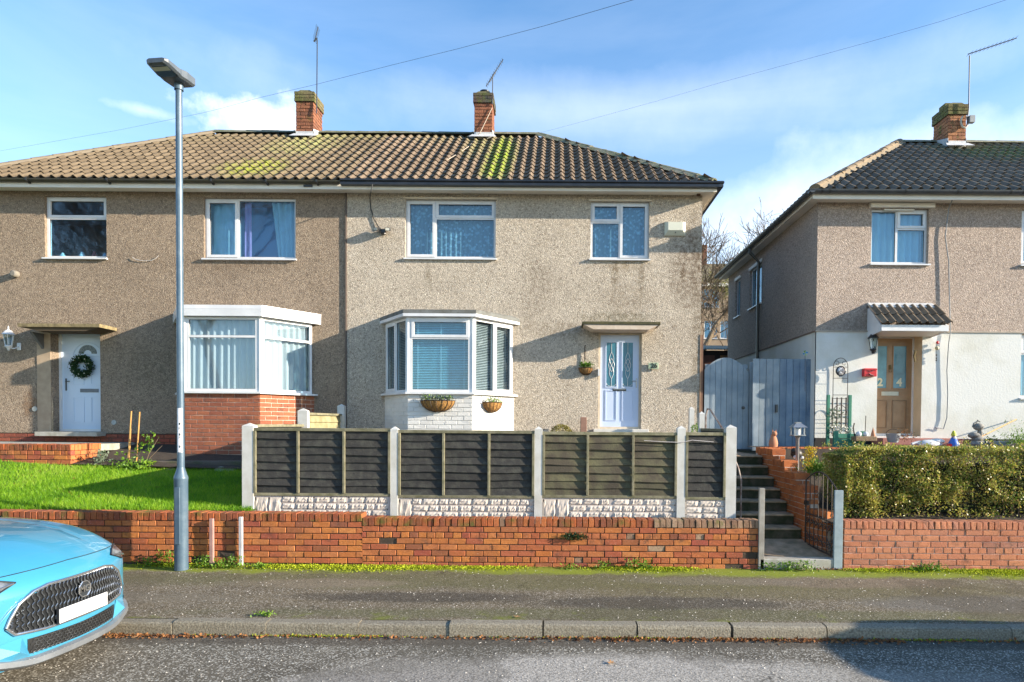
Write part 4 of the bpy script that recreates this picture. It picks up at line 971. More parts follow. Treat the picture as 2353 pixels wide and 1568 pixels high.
off28 = XPARTY - math.ceil((XPARTY - XE28) / TW) * TW
slope(r28, (off28, YE, ZE), (1, 0, 0), V, Nv, rows, lambda r: (XE28 - off28 + (r * TG + .05) * cs + .05, XPARTY - off28 - .001), t28, order=lambda c: (-(c[1] * TW > 1.6), c[0], c[1]))
slope(r26, (XE26, YE, ZE), (0, 1, 0), (-cs, 0, sn), (sn, 0, cs), rows, lambda r: ((r * TG) * cs + .05, 2 * run - (r * TG) * cs - .05), t26, 0)
capline(r26, (XPARTY, YR, ZR + .03), (XH26, YR, ZR + .03), capg, bed=capg); capline(r28, (XH28, YR, ZR + .03), (XPARTY, YR, ZR + .03), capg, bed=capg)
capline(r26, (XE26 - .05, YE + .05, ZE + .06), (XH26, YR, ZR + .04), capg, name='hip_tile', bed=capg)
capline(r28, (XE28 + .05, YE + .05, ZE + .06), (XH28, YR, ZR + .04), capb, name='hip_tile', bed=bedb)
# soffit and fascia
for (h, a, b, gm) in ((h26, XPARTY, XE26, black), (h28, XE28, XPARTY, gutdark)):
    MB().box(a, b, YE + .02, YF + .01 if True else 0, ZS, ZS + .012).build('soffit', soffm, h)
    MB().box(a, b, YE + .005, YE + .022, ZS - .038, ZE - .01).build('fascia', soffm, h)
    if h is h26:
        MB().prism([(YE - .115, ZE + .005), (YE - .12, ZE - .03), (YE - .095, ZE - .055), (YE - .10, ZE - .105), (YE, ZE - .11), (YE, ZE - .095), (YE - .085, ZE - .09), (YE - .085, ZE + .005)], 'x', a + .0, b + .10).build('gutter', gm, h)
        MB().box(b - .02, b, YE + .022, YB, ZS - .038, ZE - .01).build('fascia', soffm, h); MB().box(X26R, b - .02, YF, YB, ZS + .0002, ZS + .012).build('soffit', soffm, h)
        MB().prism([(b + .115, ZE + .005), (b + .12, ZE - .03), (b + .095, ZE - .055), (b + .10, ZE - .105), (b, ZE - .11), (b, ZE + .005)], 'y', YE - .1, YB).build('gutter', gm, h)
        MB().box(X26R - .13, X26R - .06, YF - .10, YF - .05, ZS - .035, ZS - .002).build('vent', M('vent_brown', (.12, .08, .05), .8), h)
    else:
        m = MB(); n_ = 8
        m.prism([(YE - .055 + .055 * math.cos(R(180 + 180 * k / n_)), ZE - .03 + .055 * math.sin(R(180 + 180 * k / n_))) for k in range(n_ + 1)], 'x', a, b); m.build('gutter', gm, h)
        for px in (68, 252, 490, 615, 730, 868):
            xx = X(px, YE, 430)
            if xx < b: MB().prism([(YE - .12, ZE - .02), (YE - .115, ZE - .07), (YE - .03, ZE - .11), (YE, ZE - .11), (YE, ZE - .02)], 'x', xx, xx + .03).build('gutter_bracket', black, h)
MB().box(XPARTY - .75, XPARTY - .58, YE - .03, YE + .0, ZS + .0, ZS + .035).build('junction_box', black, h28)
# party line pipe of shade: a thin drip strip between the two renders
MB().box(XPARTY - .03, XPARTY - .005, YF - .025, YF + .01, 1.7, ZS - .01).build('drip_strip', M('drip_strip', (.13, .10, .08), .8), h28)
MB().box(X26R - .012, X26R + .015, YF - .012, YF + .02, 1.4, Z(1611, 770, YF)).build('corner_bead', M('corner_bead', (.36, .22, .13), .8), h26)
MB().box(X26R + .02, X26R + .055, YF + .0, YF + .04, 1.4, Z(1615, 770, YF)).build('gate_jamb', M('jamb_brown', (.20, .11, .07), .8), h26)

# chimneys
def cz(px, py, Y): return Z(px, py, Y)
Yc1 = 15.85
c28 = chimney(h28, X(680, Yc1, 260), X(720, Yc1, 260), Yc1, Yc1 + .62, Z(700, 211, Yc1), Z(700, 309, Yc1), br_chim, br_chimt, 3)
cxm = (X(680, Yc1, 260) + X(720, Yc1, 260)) / 2
MB().lathe([(.16, 0), (.15, .07), (.08, .10), (0, .11)], (cxm + .03, Yc1 + .25, Z(700, 211, Yc1)), 14).build('chimney_pot', br_chimt, c28, smooth='auto')
c26c = chimney(h26, X(1090, Yc1, 260), X(1131, Yc1, 260), Yc1, Yc1 + .62, Z(1110, 214, Yc1), Z(1110, 311, Yc1), br_chim, br_dark, 3)
MB().lathe([(.11, 0), (.11, .09), (.13, .10), (.13, .13), (.06, .15), (0, .15)], (X(1112, Yc1, 210), Yc1 + .2, Z(1112, 214, Yc1)), 14).build('chimney_pot', black, c26c, smooth='auto')
# aerials
def aerial(label, mast, boom, els=(), box=None, r=.013):
    t = thing('tv_aerial', label, 'aerial', mast[0])
    o = Vector(mast[0]); MB().tube([Vector(p) - o for p in mast], r, 6).build('mast', alu, t)
    a, b = Vector(boom[0]) - o, Vector(boom[1]) - o; MB().tube([a, b], .011, 6).build('boom', alu, t)
    d = (b - a).normalized(); e = Vector((0, 1, 0)); n = 12
    m = MB()
    for k in range(n):
        p = a + (b - a) * (k + .5) / n; m.tube([p - e * .12, p + e * .12], .004, 4); 
    m.build('director_rods', alu, t, kind='stuff')
    for (p, q) in els: MB().tube([Vector(p) - o, Vector(q) - o], .02, 5).build('reflector', alu, t)
    return t
A = 16.2
aerial('tall thin aerial mast on the left mossy chimney', [P(728, 262, Yc1 - .03) + Vector((0, -.02, 0)), P(728, 225, Yc1 - .03), P(729, 92, Yc1)], (P(723, 96, Yc1), P(731, 62, Yc1)), [(P(721, 96, Yc1), P(729, 88, Yc1))])
aerial('aerial with its long slanting boom on the middle chimney', [P(1131, 240, Yc1 - .03), P(1132, 200, Yc1), P(1132, 172, Yc1)], (P(1117, 199, Yc1), P(1156, 137, Yc1)), [(P(1125, 188, Yc1), P(1138, 166, Yc1))])
# white aerial lead over the roof
def cable(name, label, pts, r, mat, cat='cable'):
    o = Vector(pts[0]); return MB().tube([Vector(p) - o for p in pts], r, 5).build(name, mat, label=label, cat=cat, loc=o)
def onroof(px, py, lift=.05):
    lo_, hi_ = YE, YR
    for _ in range(40):
        mid = (lo_ + hi_) / 2; zr = ZE + (mid - YE) * math.tan(TH) + lift
        if P(px, py, mid).z > zr: lo_ = mid
        else: hi_ = mid
    return P(px, py, lo_)
cable('aerial_lead', 'thin pale lead hanging from the middle chimney across the roof tiles', [P(1131, 248, Yc1 - .03), P(1118, 275, Yc1 - .04), P(1103, 306, Yc1 - .06), onroof(1092, 318), onroof(1080, 335), onroof(1050, 355), onroof(1010, 378)], .010, M('pale_lead', (.50, .42, .32), .6))
cable('telephone_wire', 'long sagging overhead wire crossing the sky above the left chimney', [P(-300, 400, 46), P(280, 298, 36), P(465, 260, 30), P(510, 249, 28), P(600, 224, 26), P(728, 194, 24), P(900, 150, 21.5), P(1050, 113, 19.5), P(1250, 60, 17), P(1455, 0, 15), P(1800, -115, 12)], .005, wirem, 'wire')
cable('telephone_wire', 'thin overhead wire crossing the sky at the upper right', [P(1000, 370, 55), P(1345, 278, 42), P(1515, 231, 36), P(1660, 189, 31), P(1840, 140, 26.5), P(2000, 96, 23), P(2160, 50, 20), P(2312, 0, 17.5), P(2500, -66, 15)], .0045, wirem, 'wire')
# ================================================================== FRONT FENCE
YN = 8.95
fence = thing('fence', 'low dark slatted fence with concrete posts and rock faced base boards before house 26', 'fence', (0, 0, 0))
def cpost(parent, pxa, pxb, ytop, Y=YN, z0=.35, mat=concp, dep=.10):
    a, b = X(pxa, Y, 1080), X(pxb, Y, 1080); zt_ = Z((pxa + pxb) / 2, ytop, Y)
    m = MB(); m.box(a, b, Y, Y + dep, z0, zt_ - .03); i = len(m.v); cx, cy = (a + b) / 2, Y + dep / 2
    m.v += [(a, Y, zt_ - .03), (b, Y, zt_ - .03), (b, Y + dep, zt_ - .03), (a, Y + dep, zt_ - .03), (cx, cy, zt_ + .012)]
    m.f += [(i, i + 1, i + 4), (i + 1, i + 2, i + 4), (i + 2, i + 3, i + 4), (i + 3, i, i + 4)]
    m.build('post', mat, parent); return a, b
posts = [cpost(fence, 556, 582, 974, dep=.14), cpost(fence, 897, 914, 982), cpost(fence, 1228, 1246, 982), cpost(fence, 1556, 1575, 980), cpost(fence, 1668, 1692, 978, dep=.14)]
def slat_mesh(L_, h, mat, seed):
    rs = random.Random(seed); m = MB(); n = 14; ph = rs.random() * 6
    for j in range(2):
        for i in range(n + 1):
            x = L_ * i / n; wv = .004 * math.sin(x * 4 + ph) + rs.uniform(-.002, .002)
            m.v.append((x, (-.024 - .006 * math.sin(x * 2.6 + ph) if j == 0 else .004), (0 if j == 0 else h) + wv * 1.6))
    for i in range(n + 1): x, y, z = m.v[i]; m.v.append((x, y + .009, z))
    for i in range(n): m.f.append((i, i + 1, n + 2 + i, n + 1 + i)); m.f.append((2 * n + 2 + i, 2 * n + 3 + i, i + 1, i))
    me = m.mesh('slat'); me.materials.append(mat); return me
def rock_mesh(l, h, seed):
    rs = random.Random(seed); m = MB(); nx, nz = 8, 4
    for j in range(nz + 1):
        for i in range(nx + 1):
            ed = i in (0, nx) or j in (0, nz)
            m.v.append((l * i / nx + (0 if ed else rs.uniform(-.006, .006)), 0 if ed else -.006 - rs.random() * .013, h * j / nz + (0 if ed else rs.uniform(-.004, .004))))
    for j in range(nz):
        for i in range(nx): a = j * (nx + 1) + i; m.f.append((a, a + 1, a + nx + 2, a + nx + 1))
    me = m.mesh('stone'); me.materials.append(stonew); return me
rocks = {k: [rock_mesh(k, .086, 10 + s) for s in range(3)] for k in (.14, .19, .24)}; rocksb = [rock_mesh(.18, .262, 80 + s) for s in range(2)]
pan = [(984, 1140, (687, 792), slat_dark, 1184), (989, 1145, (1020, 1124), slat_dark, 1185), (993, 1145, (1350, 1454), slat_moss, 1184), (994, 1149, (), slat_dark, 1181)]
for i, (yt, yb, bat, mat, yg) in enumerate(pan):
    a, b = posts[i][1], posts[i + 1][0]; pm = (a + b) / 2; Y = YN + .045; py = lambda q: CZ + (HZ + .007 * (F * pm / Y) - q) * Y / F
    zt_, zb_ = py(yt), py(yb); fm = rail_moss
    t = pempty('fence_panel', fence)
    MB().box(a - .01, b + .01, Y - .034, Y + .02, zt_ - .045, zt_, .003).build('rail', fm, t); MB().box(a - .01, b + .01, Y - .034, Y + .02, zb_, zb_ + .04, .003).build('rail', fm, t)
    n = 8; hh = (zt_ - zb_ - .07) / n
    for k in range(n):
        me = slat_mesh(b - a + .01, hh + .025, mat, i * 20 + k)
        inst('slat', me, Matrix.Translation((a - .005, Y, zb_ + .03 + k * hh + random.gauss(0, .003))) @ Matrix.Rotation(random.gauss(0, .004), 4, 'Y'), t)
    for e in [a + .018, b - .018] + [X(q, Y, 1060) for q in bat]:
        wdt = .018 if e in (a + .018, b - .018) else .017
        MB().box(e - wdt, e + wdt, Y - .050, Y - .018, zb_ + .04, zt_ - .045, .003).build('batten', fm, t)
    MB().quad((a, Y + .02, zb_), (b, Y + .02, zb_), (b, Y + .02, zt_), (a, Y + .02, zt_)).build('backing', slat_dark, t)
    zg0 = zb_ - .30; gb = MB().box(a - .01, b + .01, YN + .03, YN + .08, zg0, zb_ - .003).build('gravel_board', M('gravel_joint_%d' % i, (.52, .47, .44), .9), fence)
    x = a + .01; first = True; cols_ = []
    while x < b - .06:
        if random.random() < .2 or first and i in (1, 2):
            inst('stone', random.choice(rocksb), Matrix.Translation((x, YN + .030, zg0 + .012)) @ Matrix.Diagonal((min(1, (b - x) / .18), 1, 1, 1)), gb); x += .19; first = False; continue
        first = False; blk = min(random.uniform(.45, .75), b - x)
        for r in range(3):
            u = x + (0 if r != 1 else -.0)
            while u < x + blk - .03:
                k = random.choice((.14, .19, .24)); l = min(k, x + blk - u)
                if l < .05: break
                inst('stone', random.choice(rocks[k]), Matrix.Translation((u, YN + .030, zg0 + .010 + r * .094)) @ Matrix.Diagonal(((l - .01) / k, 1, 1, 1)), gb); u += l
        x += blk
# string of pale cord on the last two panels
cable('cord', 'thin pale cord stretched along the right end of the dark fence', [P(1480, 1013, YN - .015), P(1530, 1016, YN - .015), P(1565, 1017, YN - .02), P(1590, 1012, YN - .01), P(1640, 1016, YN - .01)], .005, M('cord', (.55, .5, .48), .7), 'cord')
# side fences running back to the house
def sidefence(name, label, spec, panels):
    t = thing(name, label, 'fence', (0, 0, 0)); ps = []
    for (pa, pb, yt, Y) in spec: ps.append((cpost(t, pa, pb, yt, Y, 1.0), Y))
    for (i, j, za, zb_, mt) in panels:
        (a0, b0), Y0 = ps[i] if i >= 0 else ((posts[0] if i == -1 else posts[4]), YN); (a1, b1), Y1 = ps[j]
        p = pempty('fence_panel', t); xa, xb_ = (a0 + b0) / 2, (a1 + b1) / 2
        n = max(3, int((za - zb_) / .13))
        for k in range(n):
            z0 = zb_ + (za - zb_) * k / n; h = (za - zb_) / n + .02; m = MB()
            m.quad((xa, Y0 + .1, z0), (xb_, Y1, z0), (xb_ - .02, Y1, z0 + h), (xa - .02, Y0 + .1, z0 + h)); m.quad((xa + .012, Y0 + .1, z0), (xb_ + .012, Y1, z0), (xb_, Y1, z0), (xa, Y0 + .1, z0)); m.build('slat', mt, p)
        m = MB(); m.prism([(xa - .025, Y0 + .1), (xb_ - .025, Y1), (xb_ + .025, Y1), (xa + .025, Y0 + .1)], 'z', za - .01, za + .03); m.build('rail', rail_moss, p)
    return t
sf = sidefence('fence', 'stepped boundary fence running from the left corner post back to the party wall', [(684, 706, 940, 10.75), (775, 791, 930, 12.55)], [(-1, 0, 1.90, .85, slat_dark), (0, 1, Z(740, 954, 12.0), 1.3, M('pale_rail', (.34, .30, .17), .9, col2=(.22, .20, .1)))])
sf2 = sidefence('fence', 'short white concrete post fence beside the steps in front of the wooden gate', [(1606, 1618, 947, 10.85), (1583, 1594, 936, 12.4)], [(-5, 0, 1.88, .9, slat_dark)])

# rusty handrails
cable('handrail', 'rusty bent handrail at the head of the garden steps', [P(1621, 1010, 11.4), P(1622, 955, 11.4), P(1626, 940, 11.4), P(1632, 941, 11.3), P(1665, 992, 10.7), P(1672, 1004, 10.6)], .018, rust, 'handrail')
cable('handrail', 'thin bent metal handrail at the left side of the lower garden steps', [P(1690, 1060, 9.9), P(1697, 1078, 9.8), P(1703, 1105, 9.7), P(1702, 1190, 9.6)], .014, rust, 'handrail')
MB().box(X(1334, 12.7), X(1348, 12.7), 12.66, 12.76, 1.5, Z(1341, 959, 12.7), .005).build('pillar', M('brown_stub', (.30, .17, .12), .8), label='short reddish brown post standing by the wall left of the blue door', cat='post')

# ================================================================== STEPS
steps = thing('garden_steps', 'flight of dark worn concrete steps rising between the fence and the orange brick wall', 'steps', (0, 0, 0))
XS0, XS1 = 2.66, 3.70; YS = 9.42
MB().box(X(1750, 8.62), X(1930, 8.62), 8.60, 8.78, -.1, .138, .008).build('threshold', conc, steps)
mb = MB(); 
for (y, z) in ((8.78, .125), (9.1, .20), (YS + .02, .27)):
    mb.v += [(XS0, y, z), (4.0, y, z)]
mb.f += [(0, 1, 3, 2), (2, 3, 5, 4)]; mb.build('path', conct, steps)
nstep = 7
for k in range(nstep):
    y0 = YS + .30 * k; zt_ = .434 + .166 * k
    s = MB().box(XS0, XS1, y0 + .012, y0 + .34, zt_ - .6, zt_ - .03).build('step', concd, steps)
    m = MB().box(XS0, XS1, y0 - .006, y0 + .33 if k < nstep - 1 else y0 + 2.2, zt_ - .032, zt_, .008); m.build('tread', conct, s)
# brick wall stepping up beside the stairs
sw_ = thing('garden_wall', 'orange brick wall stepping up beside the concrete stairs behind the iron gate', 'wall', (0, 0, 0))
# plan: diagonal piece from the gate post, then straight back
q0 = Vector((3.90, 8.98, 0)); q1 = Vector((3.715, 9.38, 0)); q2 = Vector((3.70, 11.55, 0))
levels = [(8.98, 9.38, .74), (9.38, 9.72, 1.07), (9.72, 10.2, 1.235), (10.2, 10.75, 1.40), (10.75, 11.55, 1.565)]
for (ya, yb, zt_) in levels:
    if ya < 9.3: a, b = q0, q1
    else: a, b = Vector((q1.x, ya, 0)), Vector((q1.x, yb, 0))
    d = (b - a).normalized(); nrm = Vector((d.y, -d.x, 0))     # to the right of the direction = +X : we want -X faces, so lay from b to a
    L_ = (b - a).length; mort_ = MB(); o = nrm * .215
    mort_.prism([(p.x, p.y) for p in (a + nrm * .01, b + nrm * .01, b + o, a + o)], 'z', .0, zt_ - .106); mort_.build('mortar', mortarp, sw_)
    c = int((zt_ - .11 - .1) / .083)
    lay(sw_, b, a, zt_ - .112 - c * .083, c, br_step, off=int(ya * 2))
    m0 = a if ya > 9.3 else a
    # coping laid across, ends showing towards the steps and the road
    n = max(2, int(L_ / .081))
    for i in range(n):
        p = b + (a - b) * ((i + .5) / n); ang = math.atan2(-d.y, -d.x)
        inst('brick', bmesh_of('c', br_step), Matrix.Translation((p.x, p.y, zt_ - .054 + random.gauss(0, .002))) @ Matrix.Rotation(ang, 4, 'Z') @ Matrix.Translation((0, random.gauss(0, .003) - .006, 0)), sw_)
    # the end facing the road
    lay(sw_, Vector((a.x, ya - .003, 0)), Vector((a.x + .215, ya - .003, 0)), zt_ - .112 - .083 * 2, 2, br_step)
# terrace wall behind the hedge
tw = thing('garden_wall', 'low orange brick terrace wall between the steps and the right hedge', 'wall', (3.70, 11.40, 0))
zt_ = Z(1850, 1028, 11.4)
MB().box(.01, 4.3, .012, .22, .4, zt_ - .108).build('mortar', mortarp, tw); lay(tw, (0, 0, 0), (2.2, 0, 0), zt_ - .112 - .083 * 6, 6, br_step); coping(tw, (0, 0, 0), (4.3, 0, 0), zt_ - .11, br_step)

# planter wall of the left house
pw = thing('garden_wall', 'low orange brick wall of the raised entrance at the left of the lawn', 'wall', (0, 0, 0))
YP = 11.15; xr_ = X(163, YP, 1050); zt_ = Z(100, 1021, YP)
MB().box(-12, xr_ - .012, YP + .012, YP + .7, .9, zt_ - .108).build('mortar', mortar, pw)
lay(pw, (-10.4, YP, 0), (xr_, YP, 0), zt_ - .112 - .083 * 5, 5, br_front, (4,)); coping(pw, (-10.4, YP, 0), (xr_, YP, 0), zt_ - .11, br_cope)
lay(pw, (xr_, YP, 0), (xr_, YP + .75, 0), zt_ - .112 - .083 * 5, 5, br_step); coping(pw, (xr_, YP, 0), (xr_, YP + .75, 0), zt_ - .11, br_step)
MB().box(-12, xr_ - .02, YP + .2, YF, 1.4, zt_ - .02).build('slab', conc, pw)
# concrete ledge and stones below the red brick bay
ledge = MB().box(X(345, 11.5), -4.55, 11.35, 12.5, 1.0, Z(500, 1060, 11.4), .015).build('ledge', M('ledge_concrete', (.11, .09, .075), .95, col2=(.07, .07, .04), scale=5, bump=.7), label='dark concrete ledge on the ground in front of the red brick bay', cat='ledge')
rl = ['grey rounded stone at the left end below the ledge', 'small grey stone partly behind the lamp column', 'flat reddish stone just right of the lamp column', 'flat mossy stone second from the lamp column on its right', 'pale low stone before the right end of the ledge', 'small pale stone beside the corner of the fence']
for k, (px, py, s) in enumerate([(348, 1083, .10), (392, 1080, .12), (443, 1087, .11), (475, 1085, .12), (508, 1082, .15), (530, 1080, .10)]):
    c = P(px, py + 4, 11.2); m = MB(); m.ball((0, 0, .02), (s, s * .7, s * .5), 9); rs = random.Random(k); m.v = [(x * rs.uniform(.8, 1.15), y * rs.uniform(.8, 1.1), z * rs.uniform(.7, 1.15)) for (x, y, z) in m.v]
    m.build('stone', [conc, M('rock_red', (.25, .15, .11), .9), conc][k % 3 if k < 4 else 0], label=rl[k], cat='stone', group='stones below the ledge', loc=(c.x, 11.2, c.z))

# ================================================================== SIDE GATES between the houses
YG = 12.98; zg = Z(1660, 1032, YG)
g = thing('wooden_gate', 'arched grey boarded gate between the two houses', 'gate', (X(1618, YG, 930), YG, zg)); gx0 = X(1618, YG, 930); gx1 = X(1720, YG, 930); W = gx1 - gx0; zs_, zc_ = Z(1620, 853, YG) - zg, Z(1665, 822, YG) - zg
def arch(u): 
    h = zc_ - (zc_ - zs_) * (2 * u / W - .95) ** 2; return min(h, zc_)
n = 8
for k in range(n):
    a, b = W * k / n + .003, W * (k + 1) / n - .003
    MB().prism([(a, 0), (b, 0), (b, arch(b)), ((a + b) / 2, arch((a + b) / 2)), (a, arch(a))], 'y', 0, .022).build('plank', gatem, g)
for zz in (.25, 1.0, 1.65): MB().box(.02, W - .02, .024, .06, zz, zz + .09).build('ledge_rail', gatem, g)
MB().lathe([(.0, 0), (.03, 0), (.035, .01), (.03, .03), (0, .032)], n=14).build('handle', black, g, smooth='auto').matrix_local = Matrix.Translation((W * .88, 0, Z(1660, 937, YG) - zg)) @ FRONT
gp_ = MB().box(0, .085, 0, .09, 0, Z(1724, 832, YG) - zg).build('gate_post', gatem, label='narrow grey post between the arched gate and the blue boarded fence', cat='post', loc=(gx1 + .012, YG - .02, zg))
YB_ = 12.80; bf = thing('fence', 'tall blue grey boarded fence panel between the arched gate and house 24', 'fence', (0, 0, 0)); x0_, x1_ = X(1729, YB_, 930), X(1868, YB_, 930); n = 9
for k in range(n):
    a, b = x0_ + (x1_ - x0_) * k / n, x0_ + (x1_ - x0_) * (k + 1) / n
    MB().box(a + .004, b - .004, YB_ + (k % 2) * .006, YB_ + .022 + (k % 2) * .006, zg - .02, Z((1729 + 1868) / 2, 825, YB_)).build('plank', gatem2 if k > 3 else gatem, bf)
MB().box(X(1782, YB_ - .03), X(1786, YB_ - .03), YB_ - .05, YB_, Z(1784, 948, YB_), Z(1784, 930, YB_)).build('latch', black, bf)

# ================================================================== HOUSE 24
Y4 = 12.60; X4 = X(1876, Y4, 700); X4R = 14.5
h24 = thing('house', 'pinkish pebbledashed house numbered 24 with white rendered ground floor and tiled porch', 'house', (0, 0, 0))
ZS4 = Z(2100, 467, Y4); ZB4 = Z(2100, 763, Y4); ZG4 = 1.30; ZPL = Z(2100, 1008, Y4)
peb24 = pebbledash('pebbledash_pink', (.62, .52, .44), (.45, .36, .30), (.18, .14, .115), [((6.0, Y4, 4.0), (1.5, .5, .3), (.16, .14, .11), .5, 3)])
wa = RC(2002, 480, 2134, 606, Y4); wb4 = (X(2347, Y4, 545), X(2347, Y4, 545) + 1.9, Z(2350, 608, Y4), wa[3]); wc = (X(2345, Y4, 840), X(2345, Y4, 840) + 1.9, Z(2350, 914, Y4), Z(2350, 768, Y4))
dr = (X(2015, Y4, 880), X(2117, Y4, 880), Z(2060, 1003, Y4), Z(2060, 768, Y4))
facade(h24, 'wall', X4, X4R, ZB4, ZS4, Y4, [wa + (.13,), wb4 + (.13,)], peb24)
facade(h24, 'rendered_wall', X4, X4R, ZPL, ZB4 - .0, Y4 - .012, [wc + (.13,), dr + (.36,)], render_w, rev=render_c)
MB().box(X4 - .03, X4R, Y4 - .035, Y4 - .005, ZB4 - .012, ZB4 + .014).build('string_course', M('string_course', (.42, .36, .29), .8), h24)
facade(h24, 'plinth', X4 - .003, X4R, ZG4, ZPL, Y4 - .018, [(dr[0], dr[1], ZG4, ZPL + .1, .3)] if False else [], tarw)
side = pempty('side_wall', h24, (X4, 19.04, 0), R(-90)); SL = 19.04 - Y4
w1 = (19.04 - 16.97, 19.04 - 15.98, Z(1735, 700, 16.3), Z(1735, 608, 16.3)); w2 = (19.04 - 18.3, 19.04 - 17.8, w1[2], w1[3] + .02)
facade(side, 'wall', 0, SL, ZB4, ZS4, 0, [w1 + (.12,), w2 + (.12,)], peb24); facade(side, 'rendered_wall', 0, SL, ZG4, ZB4, -.012, [], render_w)
MB().box(0, SL + .03, -.035, -.005, ZB4 - .012, ZB4 + .014).build('string_course', M('string_brown', (.22, .15, .11), .8), side)
MB().box(SL - .5, SL - .3, -.03, 0, ZB4 - 1, ZB4 - .9).build('vent', white, side)
for (w_, s) in ((w1, 50), (w2, 51)):
    window(side, (w_[0], 0, w_[2]), 0, w_[1] - w_[0], w_[3] - w_[2], [(1, [(1, False)])], 'net', seed=s, recess=.06)
    MB().box(w_[0] - .04, w_[1] + .04, -.02, .02, w_[3] - .005, w_[3] + .07).build('lintel', soffm, side)
MB().quad((X4, 19.04, ZG4), (X4, 19.04, ZS4), (X4R, 19.04, ZS4), (X4R, 19.04, ZG4)).build('back_wall', peb24, h24)
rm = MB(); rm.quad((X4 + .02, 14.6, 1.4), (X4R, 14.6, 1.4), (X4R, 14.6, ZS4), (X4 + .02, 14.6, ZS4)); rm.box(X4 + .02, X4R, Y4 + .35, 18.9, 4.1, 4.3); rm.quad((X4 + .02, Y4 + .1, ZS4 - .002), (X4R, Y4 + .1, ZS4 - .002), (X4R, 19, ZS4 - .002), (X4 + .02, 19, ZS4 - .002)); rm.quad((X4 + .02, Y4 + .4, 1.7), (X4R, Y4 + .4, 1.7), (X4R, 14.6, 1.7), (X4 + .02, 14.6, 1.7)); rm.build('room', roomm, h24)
window(h24, (wa[0], Y4, wa[2]), 0, wa[1] - wa[0], wa[3] - wa[2], [(.47, [(1, False)]), (.53, [(.35, True), (.65, False)])], 'net', seed=60)
window(h24, (wb4[0], Y4, wb4[2]), 0, 1.9, wb4[3] - wb4[2], [(.4, [(1, True)]), (.6, [(1, False)])], 'net', seed=61)
window(h24, (wc[0], Y4 - .012, wc[2]), 0, 1.9, wc[3] - wc[2], [(.6, [(.3, True), (.7, False)]), (.4, [(1, True)])], 'net', seed=62)
MB().box(wa[0] - .05, wa[1] + .08, Y4 - .07, Y4 + .02, wa[3] + .01, ZS4 - .02).build('lintel_trim', soffm, h24)
MB().box(wa[0] + .25, wa[1] - .3, Y4 - .01, Y4 + .06, wa[3] - .035, wa[3] - .01).build('window_vent', soffm, h24)
# door of 24
Yd = Y4 + .30; W, H = dr[1] - dr[0] - .02, dr[3] - dr[2]; dx1 = X(2100, Yd, 880); dx0 = dr[0]; W = dx1 - dx0
dd = pempty('door', h24, (dx0, Yd, dr[2])); m = MB(); ring(m, -.02, W, 0, H, .05, -.03, .05); m.build('frame', white, dd)
MB().box(dx1 - .001, dr[1], Yd - .0, Yd + .05, dr[2], dr[3]).build('door_side', render_c, h24)
MB().box(.03, W - .05, 0, .04, .03, H - .05).build('leaf', doorn, dd); W2 = W - .08
m = MB()
for (a, b) in ((.05, .40), (.53, .88)): panel(m, .03 + a * W2, .03 + b * W2, .08 * H, .36 * H, 0, g=.014)
m.build('panel_moulding', M('brown_moulding', (.24, .15, .075), .5), dd)
gd = M('door_pane', (.10, .28, .36), .15, col2=(.05, .15, .2), scale=3)
for i, (a, b) in enumerate(((.05, .38), (.54, .86))):
    MB().box(.03 + a * W2, .03 + b * W2, -.006, -.001, .48 * H, .90 * H).build('glazing', gd, dd)
    k = MB(); ring(k, .03 + a * W2 - .015, .03 + b * W2 + .015, .48 * H - .015, .90 * H + .015, .016, -.014, 0); k.build('glazing_bead', doorn, dd)
    text('24'[i], .22, creamtxt, Matrix.Translation((.03 + (.22 + .47 * i) * W2, -.012, .535 * H)) @ FRONT, dd, 'number', .002, .008)
text('24', .09, M('bronze_figures', (.13, .08, .04), .5), Matrix.Translation((.03 + .07 * W2, -.004, .425 * H)) @ FRONT, dd, 'number', .002, .003)
MB().box(.03 + .26 * W2, .03 + .68 * W2, -.012, -.001, .405 * H, .445 * H, .003).build('letterbox', M('pale_letterbox', (.62, .64, .52), .4), dd)
m = MB(); m.ball((.03 + .46 * W2, -.02, .69 * H), (.025, .02, .05), 8); m.tube([(.03 + .46 * W2 + .03 * math.cos(t), -.03, .66 * H + .045 * math.sin(t)) for t in [x * .6 for x in range(11)]], .006, 5); m.build('knocker', brass, dd)
MB().box(dx0 - .1, dx1 + .55, Y4 - .45, Yd, dr[2] - .16, dr[2] - .03, .008).build('doorstep', M('red_step', (.36, .15, .12), .7, col2=(.28, .11, .09)), h24)
MB().box(dx0 - .2, dx1 + .75, Y4 - .65, Yd, ZG4, dr[2] - .16).build('step_base', M('dark_step_base', (.10, .045, .04), .8), h24)
# tiled porch canopy
pc = pempty('porch_canopy', h24); px0, px1 = X(1993, Y4, 720), X(2141, Y4, 720); Yp = 12.04; zpt = Z(2065, 699, Y4); zpf = Z(2100, 746, Yp); zpb = Z(2100, 761, Yp)
for xx in (px0, px1 - .03): MB().prism([(Y4, zpb - .05), (Yp + .03, zpb), (Yp + .03, zpf - .01), (Y4, zpt - .02)], 'x', xx, xx + .03).build('cheek', white, pc)
MB().box(px0 + .0, px1, Yp, Yp + .029, zpb, zpf - .005, .003).build('fascia', white, pc)
MB().prism([(Y4, zpb - .03), (Yp + .03, zpb + .005), (Yp + .03, zpb + .02), (Y4, zpb - .015)], 'x', px0 + .031, px1 - .031).build('underside', soffm, pc)
pt_m = tile_mat('porch_tile', (.25, .19, .13), (.14, .11, .08), [])
vv = Vector((0, Y4 - .14 - (Yp - .05), zpt - .08 - (zpf + .01))); vl = vv.length; vv.normalize(); nn_ = Vector((1, 0, 0)).cross(vv)
